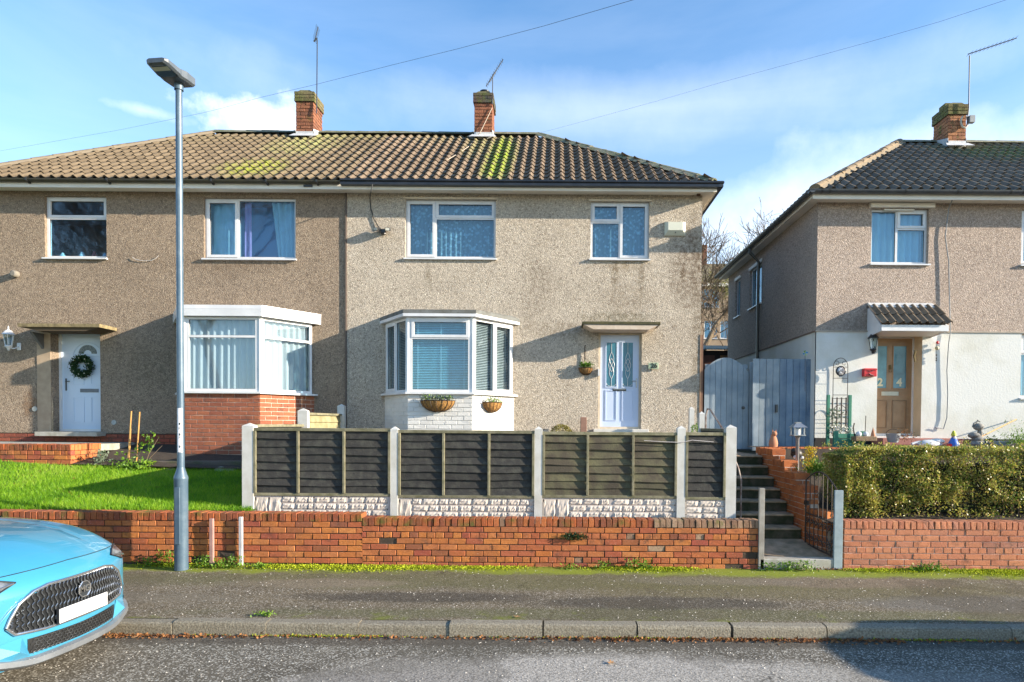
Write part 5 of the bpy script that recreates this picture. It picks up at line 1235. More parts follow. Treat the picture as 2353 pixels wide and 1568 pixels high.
me = tile_mesh(pt_m); base = Matrix(((1, 0, 0, 0), tuple(vv) + (0,), tuple(nn_) + (0,), (0, 0, 0, 1))).transposed()
nc = 9; tw_ = (px1 - px0 + .08) / nc
for r in range(2):
    for k in range(nc): inst('tile', me, Matrix.Translation(Vector((px0 - .04 + k * tw_, Yp - .05, zpf + .01)) + vv * (r * vl / 2)) @ base @ Matrix.Diagonal((tw_ / TW, vl / 2 / TG, .8, 1)), pc)
MB().prism([(Y4 - .15, zpt - .10), (Y4 - .155, zpt - .08), (Y4 - .01, zpt + .02), (Y4, zpt + .02), (Y4, zpt - .1)], 'x', px0 + .0, px1 - .0).build('flashing', lead, pc)
# roof, gutters, downpipe
YE4 = Y4 - .31; ZE4 = ZS4 + .13; YR4 = YE4 + 3.52; XE4 = X4 - .22; run4 = YR4 - YE4; ZR4 = ZE4 + run4 * math.tan(TH)
r24 = roof_under(h24, XE4, X4R, XE4 + run4, X4R, YE4, YR4, ZE4 - .02, ZR4 - .02, under, 2 * YR4 - YE4)
t24 = tile_mat('tile_dark_24', (.20, .17, .135), (.12, .105, .085), [((10.4, 14.9, 8.6), (1.9, 1.2, 1.2), (.10, .15, .05), .9), ((11.5, 14, 8.0), (1.2, 1.0, 1.0), (.09, .13, .04), .7)])
rows4 = int((run4 / cs) / TG)
slope(r24, (XE4, YE4, ZE4), (1, 0, 0), V, Nv, rows4, lambda r: ((r * TG + .05) * cs + .05, 9.6), t24, order=lambda c: (c[1] * TW > 6.6, c[0], c[1]))
slope(r24, (XE4, 2 * YR4 - YE4, ZE4), (0, -1, 0), (cs, 0, sn), (-sn, 0, cs), rows4, lambda r: ((r * TG) * cs + .05, 2 * run4 - (r * TG) * cs - .05), t24, 0)
capline(r24, (XE4 + run4, YR4, ZR4 + .03), (X4R - 2, YR4, ZR4 + .03), capg, bed=capg); capline(r24, (XE4 + .05, YE4 + .05, ZE4 + .06), (XE4 + run4, YR4, ZR4 + .04), M('hip_ochre', (.30, .22, .13), .9, col2=(.20, .15, .095), scale=6, bump=.5, ovar=.08), name='hip_tile', bed=bedb, r=.12)
MB().box(XE4, X4R, YE4 + .022, Y4, ZS4, ZS4 + .012).build('soffit', soffm, h24); MB().box(XE4 + .022, X4, Y4, 19.3, ZS4, ZS4 + .012).build('soffit', soffm, h24)
MB().box(XE4, X4R, YE4 + .005, YE4 + .022, ZS4 - .038, ZE4 - .01).build('fascia', soffm, h24); MB().box(XE4 + .004, XE4 + .022, YE4 + .022, 19.3, ZS4 - .004, ZE4 - .01).build('fascia', soffm, h24)
gg = M('black_gutter', (.045, .055, .065), .35, col2=(.07, .08, .09))
def half(cx, cz_, r=.068): return [(cx + r * math.cos(R(180 + 180 * k / 8)), cz_ + r * math.sin(R(180 + 180 * k / 8))) for k in range(9)]
MB().prism(half(YE4 - .062, ZE4 - .02), 'x', XE4 - .12, X4R).build('gutter', gg, h24, smooth='auto'); MB().prism(half(XE4 - .062, ZE4 - .0201), 'y', YE4 - .12, 19.4).build('gutter', gg, h24, smooth='auto')
for px in (1882, 1900, 2072, 2191, 2312, 2340): xx = X(px, YE4, 445); MB().prism(half(YE4 - .062, ZE4 - .02, .070) , 'x', xx, xx + .035).build('gutter_bracket', black, h24)
for yy in (13.2, 14.1, 15.0, 16.2, 17.2, 18.2): MB().prism(half(XE4 - .062, ZE4 - .0201, .070), 'y', yy, yy + .035).build('gutter_bracket', black, h24)
Yq = 16.05; MB().tube([(XE4 - .06, Yq, ZE4 - .07), (XE4 - .06, Yq, ZE4 - .2), (X4 - .06, Yq, ZE4 - .42), (X4 - .06, Yq, 1.4)], .036, 10).build('downpipe', black, h24, smooth='auto')
Yc4 = 15.25; c24 = chimney(h24, X(2179, Yc4, 290), X(2220, Yc4, 290), Yc4, Yc4 + .60, Z(2200, 240, Yc4), Z(2200, 331, Yc4), brick_mat('chimney_brick_24', [(.38, .17, .08), (.45, .22, .11), (.32, .14, .08)], .1), br_chimt, 3)
MB().box(X(2179, Yc4, 290) - .02, X(2179, Yc4, 290) + .14, Yc4 + .1, Yc4 + .35, Z(2200, 240, Yc4), Z(2186, 232, Yc4)).build('loose_brick', br_chimt, c24)
ae = aerial('tall aerial pole with a long boom on the mossy right chimney', [P(2222, 290, Yc4 - .1), P(2226, 250, Yc4 - .1), P(2228, 128, Yc4 - .1)], (P(2224, 125, Yc4 - .1), P(2336, 88, Yc4 - .1)))
o = Vector(ae.location); MB().box(-.06, .06, -.05, .05, -.08, .08).build('bracket_box', galv, ae, loc=P(2232, 275, Yc4 - .1) - o)
MB().tube([P(2216 + 8 * math.cos(R(a)) , 280 + 14 * math.sin(R(a)), Yc4 - .06) - o for a in range(-60, 241, 25)][::1], .022, 6).build('cable_loop', M('cream_cable', (.55, .5, .4), .6), ae)
cable('cable', 'loose grey cable running down the front of house 24', [P(2190, 455, YE4 + .03), P(2180, 480, Y4 - .04), P(2172, 545, Y4 - .04), P(2180, 600, Y4 - .05), P(2182, 690, Y4 - .05), P(2184, 765, Y4 - .06), P(2180, 790, Y4 - .06), P(2176, 850, Y4 - .05), P(2178, 905, Y4 - .05), P(2176, 960, Y4 - .05), P(2168, 986, Y4 - .05), P(2150, 982, Y4 - .05)], .011, galv)

# ================================================================== HEDGE
hx0, hx1 = X(1920, 9.3, 1100), 12.6; hy0, hy1 = 8.98, 9.75; hz0, hz1 = .64, 1.66
hed = thing('hedge', 'clipped green and yellow privet hedge above the right brick wall', 'hedge', ((hx0 + hx1) / 2, 9.3, .6))
n = 95000; u = rng.random((n * 2, 3)); dsh = rng.exponential(.055, n * 2)
face = rng.choice(4, n * 2, p=[.50, .30, .12, .08])
px_ = hx0 + (hx1 - hx0) * u[:, 0] ** 2.0; py_ = hy0 + (hy1 - hy0) * u[:, 1]; pz_ = hz0 + (hz1 - hz0) * u[:, 2]
py_ = np.where(face == 0, hy0 + dsh, py_); pz_ = np.where(face == 1, hz1 - dsh, pz_); px_ = np.where(face == 2, hx0 + dsh, px_)
top = hz1 - .05 * np.exp(-((px_ - hx0) / .35) ** 2) * 3 + .02 * np.sin(px_ * 5) + .015 * np.sin(px_ * 13 + 1) + .05 * np.exp(-((px_ - hx0 - .8) / .6) ** 2)
pz_ = pz_ - np.maximum(0, pz_ - (top - .0)); lump = .03 * np.sin(px_ * 6 + pz_ * 4) + .02 * np.sin(px_ * 15) + .02 * np.sin(pz_ * 17 + px_ * 3)
py_ = py_ + np.where(face == 0, lump + .09 * np.clip((pz_ - 1.45) / .2, 0, 1) ** 2, 0) + np.random.default_rng(1).normal(0, .012, n * 2)
keep = (pz_ > hz0 + .03) & (rng.random(n * 2) < np.where(pz_ < hz0 + .22, .30, 1) * np.clip(.62 + .9 * np.sin(px_ * 3.1 + pz_ * 5) * np.sin(px_ * 7.3 - pz_ * 6 + 1), .25, 1)); pts = np.stack([px_, py_, pz_], 1)[keep][:n]
sh_ = []
for _ in range(230):
    x0_s = hx0 + (hx1 - hx0) * random.random() ** 1.2; y0_s = random.uniform(hy0 - .02, hy1); dx_s, dy_s = random.gauss(0, .05), random.gauss(-.02, .04); L_s = abs(random.gauss(.05, .06)) + .03
    zz_s = hz1 - .06 if random.random() < .6 else random.uniform(hz0 + .2, hz1)
    if zz_s < hz1 - .1: y0_s = hy0 - .01; dy_s = -.06
    for q in range(22): f_s = random.random(); sh_.append((x0_s + dx_s * f_s + random.gauss(0, .012), y0_s + dy_s * f_s + random.gauss(0, .012), zz_s + L_s * f_s + .04 * random.random()))
pts = np.concatenate([pts, np.array(sh_)])
leaves('leaves', leafhedge, pts - np.array([(hx0 + hx1) / 2, 9.3, .6]), .030, hed, up=.25, aspect=.6, kind='stuff')
m = MB(); o = Vector(hed.location)
for k in range(130):
    x = random.uniform(hx0 + .1, hx1); y = random.uniform(hy0 + .15, hy1 - .1); p = [Vector((x, y, .58)) - o]; dx, dy = random.gauss(0, .18), random.gauss(0, .12)
    for s in range(1, 4): p.append(p[0] + Vector((dx * s / 3 + random.gauss(0, .03), dy * s / 3, .95 * s / 3)))
    m.tube(p, [.012, .009, .006, .003], 4)
m.build('stems', twig, hed, kind='stuff')
MB().box(hx0 + .18 - o.x, hx1 - o.x, hy0 + .22 - o.y, hy1 - .15 - o.y, .72 - o.z, 1.42 - o.z).build('added_shade_core', M('hedge_core_shade', (.012, .02, .008), 1.0), hed)  # near-black box added inside, painting the deep shade behind the leaf gaps

# ================================================================== IRON GATE
ga = Vector((3.86, 8.62, .12)); gb_ = P(1851, 1200, 9.30); gd_ = Vector((gb_.x - ga.x, gb_.y - ga.y, 0)); GL = gd_.length; gd_.normalize()
ig = thing('iron_gate', 'open black wrought iron garden gate with scrolls beside the steps', 'gate', tuple(ga), math.atan2(gd_.y, gd_.x))
topz = lambda u: .98 + .17 * math.sin(math.pi * min(1, max(0, u / GL)))
slp = .07
for (nm, k) in (('stile', 0), ('stile', 1)):
    MB().tube([(GL * k, 0, .03 + slp * k), (GL * k, 0, topz(GL * k) + slp * k)], .013, 6).build(nm, iron, ig)
for zz in (.04, .50): MB().tube([(0, 0, zz), (GL, 0, zz + slp)], .010, 6).build('rail', iron, ig)
MB().tube([(GL * k / 14, 0, topz(GL * k / 14) + slp * k / 14) for k in range(15)], .010, 6).build('arched_rail', iron, ig)
for k in range(1, 7):
    u = GL * k / 7; MB().tube([(u, 0, .04 + slp * u / GL), (u, 0, topz(u) + slp * u / GL)], .007, 5).build('bar', iron, ig)
def scroll(cx, cz_, r, s, fl):
    return [(cx + s * (r * (1 - t / 22) * math.cos(t * .42)), 0, cz_ + fl * (r * (1 - t / 22) * math.sin(t * .42))) for t in range(20)]
for k in range(7):
    u = GL * (k + .5) / 7; zz = .14 + slp * u / GL
    MB().tube(scroll(u, zz, .045, 1 if k % 2 else -1, 1), .006, 4).build('scroll', iron, ig); MB().tube(scroll(u, zz + .27, .045, 1 if k % 2 else -1, -1), .006, 4).build('scroll', iron, ig)
    MB().tube([(u - .05 + .1 * abs(math.sin(q * math.pi / 8)) * (q > -1), 0, zz + .02 + .26 * q / 8) for q in range(9)], .006, 4).build('scroll', iron, ig)
    if k % 3 == 1: MB().tube(scroll(u, .80 + slp, .05, 1, 1), .006, 4).build('scroll', iron, ig)
MB().box(GL - .05, GL + .02, -.02, .02, .68, .74).build('latch', iron, ig)
# ================================================================== CARS
def make_car(name, label, X0, YC, paint, g0=ZROAD):
    t = thing(name, label, 'car', (X0, YC, g0))
    def back(w, h):
        a = abs(w); b = .30 * a ** 2.2 + (3.0 * (a - .70) ** 2 if a > .70 else 0)
        b += (.9 * (h - .78) ** 2 * 4 if h > .78 else 0) + (.25 * (.36 - h) if h < .36 else 0)
        return b
    def htop(w):
        a = abs(w); return .955 - .02 * a - (.20 * (1 - math.sqrt(max(0, 1 - ((a - .76) / .16) ** 2))) if a > .76 else 0)
    def FP(w, h, off=0.0): return (-back(w, h) + off, w, h)
    ws = [-.915 + 1.83 * i / 60 for i in range(61)]
    m = MB(); nv = 22
    for j in range(nv + 1):
        for w_ in ws: h = .27 + (htop(w_) - .27) * j / nv; m.v.append(FP(w_, h))
    for j in range(nv):
        for i in range(60): a = j * 61 + i; m.f.append((a, a + 1, a + 62, a + 61))
    m.build('front_bumper', paint, t, smooth=True)
    m = MB(); ns = 26; S1 = 1.32
    def bon(w_, k):
        s0 = back(w_, htop(w_)) + .006; s = s0 + (S1 - s0) * (k / ns) ** 1.3; a = abs(w_)
        h = htop(w_) + .25 * (1 - math.exp(-(s - s0) / .36)) + .028 * (1 - (a / .92) ** 2) * min(1, (s - s0) / .4) - .018 * math.exp(-((a - .42 - .12 * s) / .035) ** 2) * min(1, (s - s0) / .3) * (1 if a < .42 + .12 * s else .3)
        return (-s, w_, h)
    for k in range(ns + 1):
        for w_ in ws: m.v.append(bon(w_, k))
    for k in range(ns):
        for i in range(60): a = k * 61 + i; m.f.append((a, a + 1, a + 62, a + 61))
    m.build('bonnet', paint, t, smooth=True)
    MB().tube([(-back(w_, htop(w_)) + .003, w_, htop(w_) + .001) for w_ in ws[4:57]], .0035, 5).build('bonnet_gap', black, t)
    # sides with the wheels
    Lc = 4.25
    for sgn in (-1, 1):
        m = MB(); n = 40; prof_ = [(.27, .0), (.45, .015), (.62, .012), (.757, .0)]
        for i in range(n + 1):
            s = .33 + (Lc - .4) * i / n
            e = min(1, i / 3); rear = max(0, (s - 3.7) / .5) ** 2 * .12
            zt_ = (bon(.915, int(min(ns, max(0, ((max(s, .34) - .33) / (S1 - .33)) ** (1 / 1.3) * ns))))[2]) if s < S1 else 1.0
            for (h, o) in prof_: m.v.append((-s, sgn * (.915 + o * e - rear), h + (0 if h < .7 else 0)))
            m.v.append((-s, sgn * (.915 - rear), zt_))
        for i in range(n):
            for j in range(4): a = i * 5 + j; m.f.append((a, a + 1, a + 6, a + 5))
        m.build('side_panel', paint, t, smooth=True)
        for sx_ in (.86, 3.42):
            MB().lathe([(.0, 0), (.40, 0), (.40, .012), (0, .012)], n=28).build('wheel_arch', black, t).matrix_local = Matrix.Translation((-sx_, sgn * (.918 if sgn > 0 else .918), .34)) @ Matrix.Rotation(-sgn * math.pi / 2, 4, 'X')
            wh = pempty('wheel', t, (-sx_, sgn * .90, .34)); mw = Matrix.Rotation(-sgn * math.pi / 2, 4, 'X')
            MB().lathe([(.22, .05), (.32, .055), (.34, .03), (.34, -.18), (.3, -.2)], n=30).build('tyre', M('tyre_rubber', (.02, .02, .02), .9), wh, smooth='auto').matrix_local = mw
            m = MB(); m.lathe([(0, .03), (.06, .035), (.06, .02), (.0, .02)], n=16)
            for q in range(5):
                a = q * 2 * math.pi / 5; c_, s_ = math.cos(a), math.sin(a); m.quad(*[(x * c_ - y * s_, x * s_ + y * c_, .035) for (x, y) in ((.04, -.03), (.22, -.02), (.22, .02), (.04, .03))])
            m.lathe([(.20, .03), (.225, .05), (.225, -.1)], n=28); m.build('rim', dulls, wh, smooth='auto').matrix_local = mw
    # cabin
    m = MB(); sec = [(1.30, 1.17, .80, 1.165), (2.02, 1.58, .60, 1.04), (2.6, 1.63, .60, 1.0), (3.4, 1.60, .58, 1.0), (3.95, 1.42, .55, 1.0), (4.22, 1.08, .70, 1.0)]
    for (s, h, wt, hb) in sec: m.v += [(-s, -.88 if s > 1.4 else -.80, hb), (-s, -wt - .05, h - .05), (-s, -wt + .08, h), (-s, wt - .08, h), (-s, wt + .05, h - .05), (-s, .88 if s > 1.4 else .80, hb)]
    for i in range(len(sec) - 1):
        for j in range(5): a = i * 6 + j; m.f.append((a, a + 1, a + 7, a + 6))
    carglass = M('car_glass', (.012, .016, .02), .06, spec=.8); m.build('windows', carglass, t, smooth='auto')
    m = MB()
    for (s, h, wt, hb) in sec[1:5]: m.v += [(-s, -wt - .02, h - .025), (-s, -wt + .1, h + .008), (-s, 0, h + .022), (-s, wt - .1, h + .008), (-s, wt + .02, h - .025)]
    for i in range(3):
        for j in range(4): a = i * 5 + j; m.f.append((a, a + 1, a + 6, a + 5))
    m.build('roof_panel', paint, t, smooth=True)
    m = MB(); m.prism([(-.78, .27), (.78, .27), (.85, .6), (.85, 1.02), (-.85, 1.02), (-.85, .6)], 'x', -4.27, -4.10); m.build('tailgate', paint, t)
    m = MB(); m.quad((-.3, -.8, .26), (-4.2, -.8, .26), (-4.2, .8, .26), (-.3, .8, .26)); m.build('underbody', black, t)
    MB().quad((-1.28, -.80, 1.155), (-1.28, .80, 1.155), (-1.36, .80, 1.16), (-1.36, -.80, 1.16)).build('wiper_cowl', black, t)
    for sgn in (-1, 1): MB().ball((-1.75, sgn * 1.0, 1.08), (.06, .11, .075), 10).build('door_mirror', paint, t, smooth=True)
    for sgn in (-1, 1):
        m = MB(); a, b = sgn * .62, sgn * .86; m.box(-4.285, -4.27, min(a, b), max(a, b), .84, .96); m.build('tail_light', redm, t)
    # grille
    out = [(-.60, .575), (-.575, .64), (-.52, .735), (-.42, .80), (-.30, .825), (.30, .825), (.42, .80), (.52, .735), (.575, .64), (.60, .575), (.55, .515), (.34, .495), (-.34, .495), (-.55, .515)]
    out = [(w_ * 1.0, h + .01) for (w_, h) in out]
    def hb(w_):   # lower and upper edge of the opening at w
        a = abs(w_); lo_ = np.interp(a, [0, .34, .55, .60], [.505, .505, .535, .585]); hi_ = np.interp(a, [0, .30, .42, .52, .575, .60], [.835, .835, .81, .745, .66, .59]); return float(lo_), float(hi_)
    m = MB(); q = 48
    for i in range(q + 1):
        w_ = -.598 + 1.196 * i / q; lo_, hi_ = hb(w_)
        for k in range(5): m.v.append(FP(w_, lo_ + (hi_ - lo_) * k / 4, .005))
    for i in range(q):
        for k in range(4): a = i * 5 + k; m.f.append((a, a + 5, a + 6, a + 1))
    m.build('grille', M('grille_black', (.012, .014, .016), .35), t)
    m = MB()
    def dense(poly, k=6):
        r = []
        for i in range(len(poly)):
            a, b = poly[i], poly[(i + 1) % len(poly)]
            for j in range(k): r.append((a[0] + (b[0] - a[0]) * j / k, a[1] + (b[1] - a[1]) * j / k))
        return r
    dp = dense(out); m.tube([FP(w_, h, .012) for (w_, h) in dp + dp[:1]], .013, 6, False); m.build('grille_surround', chrome, t, smooth=True)
    gr_ = M('grille_bar', (.10, .11, .12), .25, metal=.8, col2=(.3, .32, .34), scale=30)
    nb = 33
    for i in range(nb):
        w_ = -.57 + 1.14 * i / (nb - 1); lo_, hi_ = hb(w_)
        if hi_ - lo_ < .05: continue
        m = MB(); pp = []
        for k in range(17):
            h = lo_ + .008 + (hi_ - lo_ - .016) * k / 16; pp.append(FP(w_ + .006 * (1 if k % 4 < 2 else -1), h, .014 + .004 * (k % 4 < 2)))
        m.tube(pp, .0042, 4); m.build('grille_bar', gr_, t)
    # octagonal badge with its two letters
    bd = pempty('badge', t, FP(.0, .720, .03)); oc = [(.066 * math.cos(R(22.5 + 45 * k)), .066 * math.sin(R(22.5 + 45 * k))) for k in range(8)]
    MB().prism(oc, 'x', -.008, .0).build('badge_plate', M('badge_dark', (.06, .07, .08), .3, metal=.5), bd)
    MB().tube([(.003, y, z) for (y, z) in oc + oc[:1]], .0055, 6, False).build('badge_rim', chrome, bd)
    mwt = Matrix.Translation((.004, 0, 0)) @ Matrix(((0, 0, 1, 0), (1, 0, 0, 0), (0, 1, 0, 0), (0, 0, 0, 1)))
    text('MG', .072, chrome, mwt, bd, 'badge_letters', .003, .002)
    # plate
    pl_ = MB(); pl_.box(.028, .034, -.26, .26, .515, .626, .002); pl_.build('number_plate', M('plate_white', (.70, .71, .72), .4), t)
    MB().box(.012, .028, -.265, .265, .51, .63).build('plate_holder', black, t)
    # lower intake with honeycomb, fins and lip
    m = MB(); q = 30
    for i in range(q + 1):
        w_ = -.46 + .92 * i / q; e = abs(w_) / .46
        for k in range(3): m.v.append(FP(w_, .335 + .012 * e + (.45 + .0 * e - .335) * k / 2, .004))
    for i in range(q):
        for k in range(2): a = i * 3 + k; m.f.append((a, a + 3, a + 4, a + 1))
    m.build('lower_intake', M('intake_black', (.012, .013, .014), .5), t)
    m = MB(); cellw, cellh = .034, .026
    for i in range(-15, 16):
        for j in range(5):
            cw, ch = i * cellw + (j % 2) * cellw / 2, .345 + j * cellh * .9
            if abs(cw) > .44: continue
            hx = [(cw + cellw * .5 * math.cos(R(60 * k + 30)) * 1.1, ch + cellh * .55 * math.sin(R(60 * k + 30))) for k in range(4)]
            m.tube([FP(a, b, .010) for (a, b) in hx], .0022, 3, False)
    m.build('honeycomb', gr_, t, kind='stuff')
    for sgn in (-1, 1):
        m = MB(); pts = [(sgn * .44, .335), (sgn * .60, .30), (sgn * .72, .36), (sgn * .66, .47), (sgn * .50, .49)]
        cc = (sgn * .56, .40); m.v = [FP(*cc, .06)] + [FP(a, b, .006) for (a, b) in pts]
        n = len(pts); m.f = [((0, 1 + i, 1 + (i + 1) % n) if sgn > 0 else (0, 1 + (i + 1) % n, 1 + i)) for i in range(n)]; m.build('bumper_fin', paint, t)
        m = MB(); pts = [(sgn * .66, .40), (sgn * .86, .36), (sgn * .86, .46), (sgn * .72, .47)]; m.v = [FP(a, b, .006) for (a, b) in pts]; m.f = [(0, 1, 2, 3) if sgn > 0 else (3, 2, 1, 0)]; m.build('fog_recess', gr_, t)
        # headlight
        hp = [(.50, .895), (.60, .93), (.74, .945), (.86, .90), (.905, .83), (.80, .80), (.66, .835)]
        m = MB(); m.v = [FP(sgn * a, b, .010) for (a, b) in hp] + [FP(sgn * .72, .88, .022)]; n = len(hp)
        m.f = [((i, (i + 1) % n, n) if sgn < 0 else (n, (i + 1) % n, i)) for i in range(n)]
        hl = m.build('headlight', M('headlight_lens', (.22, .24, .26), .08, metal=.3, col2=(.05, .055, .06), scale=14, coat=.6), t, smooth=False)
        MB().tube([FP(sgn * a, b, .012) for (a, b) in hp + hp[:1]], .006, 5, False).build('headlight_rim', black, hl)
        MB().tube([FP(sgn * a, b, .020) for (a, b) in [(.52, .893), (.62, .875), (.76, .845), (.86, .84)]], .007, 5).build('light_blade', chrome, hl)
        MB().tube([FP(sgn * a, b, .006) for (a, b) in [(.40, .80), (.50, .77), (.58, .70), (.66, .60), (.78, .545), (.9, .53)]], .008, 6).build('body_crease', paint, t, smooth=True)
    m = MB(); q = 40; pr = [(.0, .320), (.035, .305), (.048, .265), (.02, .245), (-.05, .240)]
    for i in range(q + 1):
        w_ = -.84 + 1.68 * i / q; lift = .11 * max(0, (abs(w_) - .40) / .45) ** 1.4
        for (o_, h) in pr: m.v.append(FP(w_, h + lift, o_ + .004))
    for i in range(q):
        for k in range(4): a = i * 5 + k; m.f.append((a, a + 1, a + 6, a + 5))
    m.build('front_lip', M('silver_lip', (.30, .33, .36), .35, metal=.6), t, smooth='auto')
    return t
blue_paint = M('cyan_paint', (.045, .25, .40), .28, col2=(.04, .235, .38), scale=.5, coat=1.0)
dark_paint = M('grey_car_paint', (.06, .07, .08), .3, coat=1.0)
car = make_car('parked_car', 'sky blue car with a wide dark grille parked at the kerb at the left edge', -3.86, 5.12, blue_paint)
car2 = make_car('parked_car', 'dark parked car casting its rounded shadow over the road and kerb at the lower right', 11.05, 4.60, dark_paint)
# ================================================================== BEHIND THE GAP
YBG = 36.0
bh = thing('house', 'distant brown house seen through the gap between the two houses', 'house', (0, 0, 0))
bx0, bx1 = X(1548, YBG, 700), X(1900, YBG, 700); be = Z(1650, 655, YBG)
hw1 = RC(1612, 664, 1652, 706, YBG); hw2 = RC(1618, 737, 1648, 778, YBG); hw3 = RC(1655, 737, 1675, 778, YBG); hw4 = RC(1700, 664, 1740, 706, YBG)
wallbg = M('far_wall', (.40, .30, .20), .9, col2=(.30, .22, .15), scale=2)
facade(bh, 'wall', bx0, bx1, 1.5, be, YBG, [w_ + (.1,) for w_ in (hw1, hw2, hw3, hw4)], wallbg)
for k, w_ in enumerate((hw1, hw2, hw3, hw4)): window(bh, (w_[0], YBG, w_[2]), 0, w_[1] - w_[0], w_[3] - w_[2], [(.5, [(1, False)]), (.5, [(1, False)])], 'net', seed=70 + k)
m = MB(); m.quad((bx0, YBG, 1.5), (bx0, YBG + 8, 1.5), (bx0, YBG + 8, be), (bx0, YBG, be)); m.quad((bx1, YBG, 1.5), (bx1, YBG, be), (bx1, YBG + 8, be), (bx1, YBG + 8, 1.5)); m.quad((bx0, YBG + 1.5, 1.5), (bx1, YBG + 1.5, 1.5), (bx1, YBG + 1.5, be), (bx0, YBG + 1.5, be)); m.build('side_wall', wallbg, bh)
zr = Z(1650, 602, YBG + 3.5); roof_under(bh, bx0 - .4, bx1 + .4, bx0 + 1.6, bx1 - 3, YBG - .3, YBG + 4, be, zr, M('far_roof', (.20, .15, .09), .9, col2=(.13, .11, .05), scale=3, bump=.5, bscale=12), YBG + 8.3)
MB().box(X(1611, YBG + 4, 580), X(1622, YBG + 4, 580), YBG + 3.7, YBG + 4.4, zr - 1, Z(1615, 566, YBG + 4)).build('chimney', br_chim, bh)
MB().box(bx0 - .4, bx1 + .4, YBG - .34, YBG - .3, be - .15, be + .02).build('fascia', soffm, bh)
# ivy covered tree mass, shed and the bare tree
c = P(1650, 625, 30); n = 2500; pp = rng.normal(size=(n, 3)) * [.8, .6, .42] + [c.x + .6, 30, c.z - .75]
plant('bush', leaf_mat('ochre_leaf', [(.10, .12, .02), (.22, .22, .04), (.30, .24, .08)]), pp, .08, 'yellow green bush behind the bare branches in the gap between the houses', 'bush')
YSH = 21.0; sh = thing('shed', 'low shed with a corrugated roof and brown doors behind the arched gate', 'shed', (0, 0, 0)); sx0, sx1 = X(1606, YSH, 820), X(1720, YSH, 820)
zt_ = Z(1650, 806, YSH)
MB().box(sx0, sx1, YSH, YSH + 3, 1.4, zt_).build('wall', M('shed_dark', (.035, .03, .028), .9), sh)
for k in range(3):
    a = sx0 + .15 + k * (sx1 - sx0) / 3; MB().box(a, a + (sx1 - sx0) / 3 - .18, YSH - .03, YSH, 1.45, zt_ - .16).build('door', M('shed_door_%d' % k, [(.13, .06, .045), (.22, .13, .06), (.12, .06, .04)][k], .8), sh)
m = MB(); nn = 36
for i in range(nn + 1):
    x = sx0 - .1 + (sx1 - sx0 + .2) * i / nn; dz = .025 * (1 if i % 2 else -1); m.v += [(x, YSH - .25, zt_ + dz + .02), (x, YSH + 3.2, zt_ + .55 + dz)]
for i in range(nn): m.f.append((2 * i, 2 * i + 2, 2 * i + 3, 2 * i + 1))
m.build('roof', M('corrugated', (.30, .30, .27), .8, col2=(.20, .21, .17)), sh)
def tree(label, base, top, r0, seed, depth=5, spread=.55, rmin=.004):
    t = thing('tree', label, 'tree', tuple(base)); rs = random.Random(seed); o = Vector(base)
    trunk = MB(); br = MB()
    def grow(p, d, l, r, lev):
        pts = [p]; rr = [r]; q = p.copy(); dd_ = d.copy()
        for s in range(4):
            dd_ = (dd_ + Vector((rs.gauss(0, .13), rs.gauss(0, .13), rs.gauss(.03, .08)))).normalized(); q = q + dd_ * l / 4; pts.append(q.copy()); rr.append(max(rmin, r * (1 - .42 * (s + 1) / 4)))
        (trunk if lev < 2 else br).tube(pts, rr, 8 if lev < 2 else (5 if lev < 4 else 3), lev < 2)
        if lev >= depth: return
        for k in range(3 if lev < 3 else 4):
            at = pts[rs.choice((2, 3, 4))] if k else pts[4]; nd = (dd_ + Vector((rs.gauss(0, spread), rs.gauss(0, spread), rs.gauss(.12, .3)))).normalized(); grow(at.copy(), nd, l * rs.uniform(.62, .82), rr[-1] * rs.uniform(.55, .9), lev + 1)
    grow(Vector((0, 0, 0)), Vector(top).normalized(), Vector(top).length, r0, 0)
    trunk.build('trunk', bark, t, smooth='auto'); br.build('crown', twig, t, kind='stuff'); return t
b_ = P(1640, 800, 24); tree('bare pollarded tree with thick twisted limbs in the gap between the houses', (P(1626, 790, 24).x, 24, 1.4), (.25, 0, 3.0), .24, 11, 6, .55, .008)
b_ = P(1652, 780, 27); tree('slim bare tree standing behind the pollarded tree above the shed', (b_.x + .2, 27, 1.5), (-.1, 0, 3.2), .15, 5, 6, .5, .008)
mb = MB()
hn = 9000; hp_ = np.stack([rng.uniform(-60, 70, hn), rng.uniform(52, 58, hn), 0 * rng.random(hn)], 1); hp_[:, 2] = 1.4 + (hp_[:, 1] - 20) * .03 + rng.random(hn) * (2.2 + np.sin(hp_[:, 0] * .3) + .6 * np.sin(hp_[:, 0] * 1.1))
leaves('woodland', leafd, hp_, .7, kind='stuff', label='distant dark hedgerow behind the houses', cat='woodland')

# bare trees across the road: the left windows mirror them
for k, (x, y, s_) in enumerate(((-44, -20, 31), (-37, -22, 32), (-30, -19, 33), (-23, -21, 34))):
    tree(['bare tree across the road mirrored at the left of the upper left window', 'bare tree across the road mirrored at the right of the upper left window', 'bare tree across the road mirrored in the brown house windows', 'bare tree across the road mirrored in the red brick bay'][k], (x, y, 0), (.1, 0, 8.5), .42, s_, 6, .36, .02)

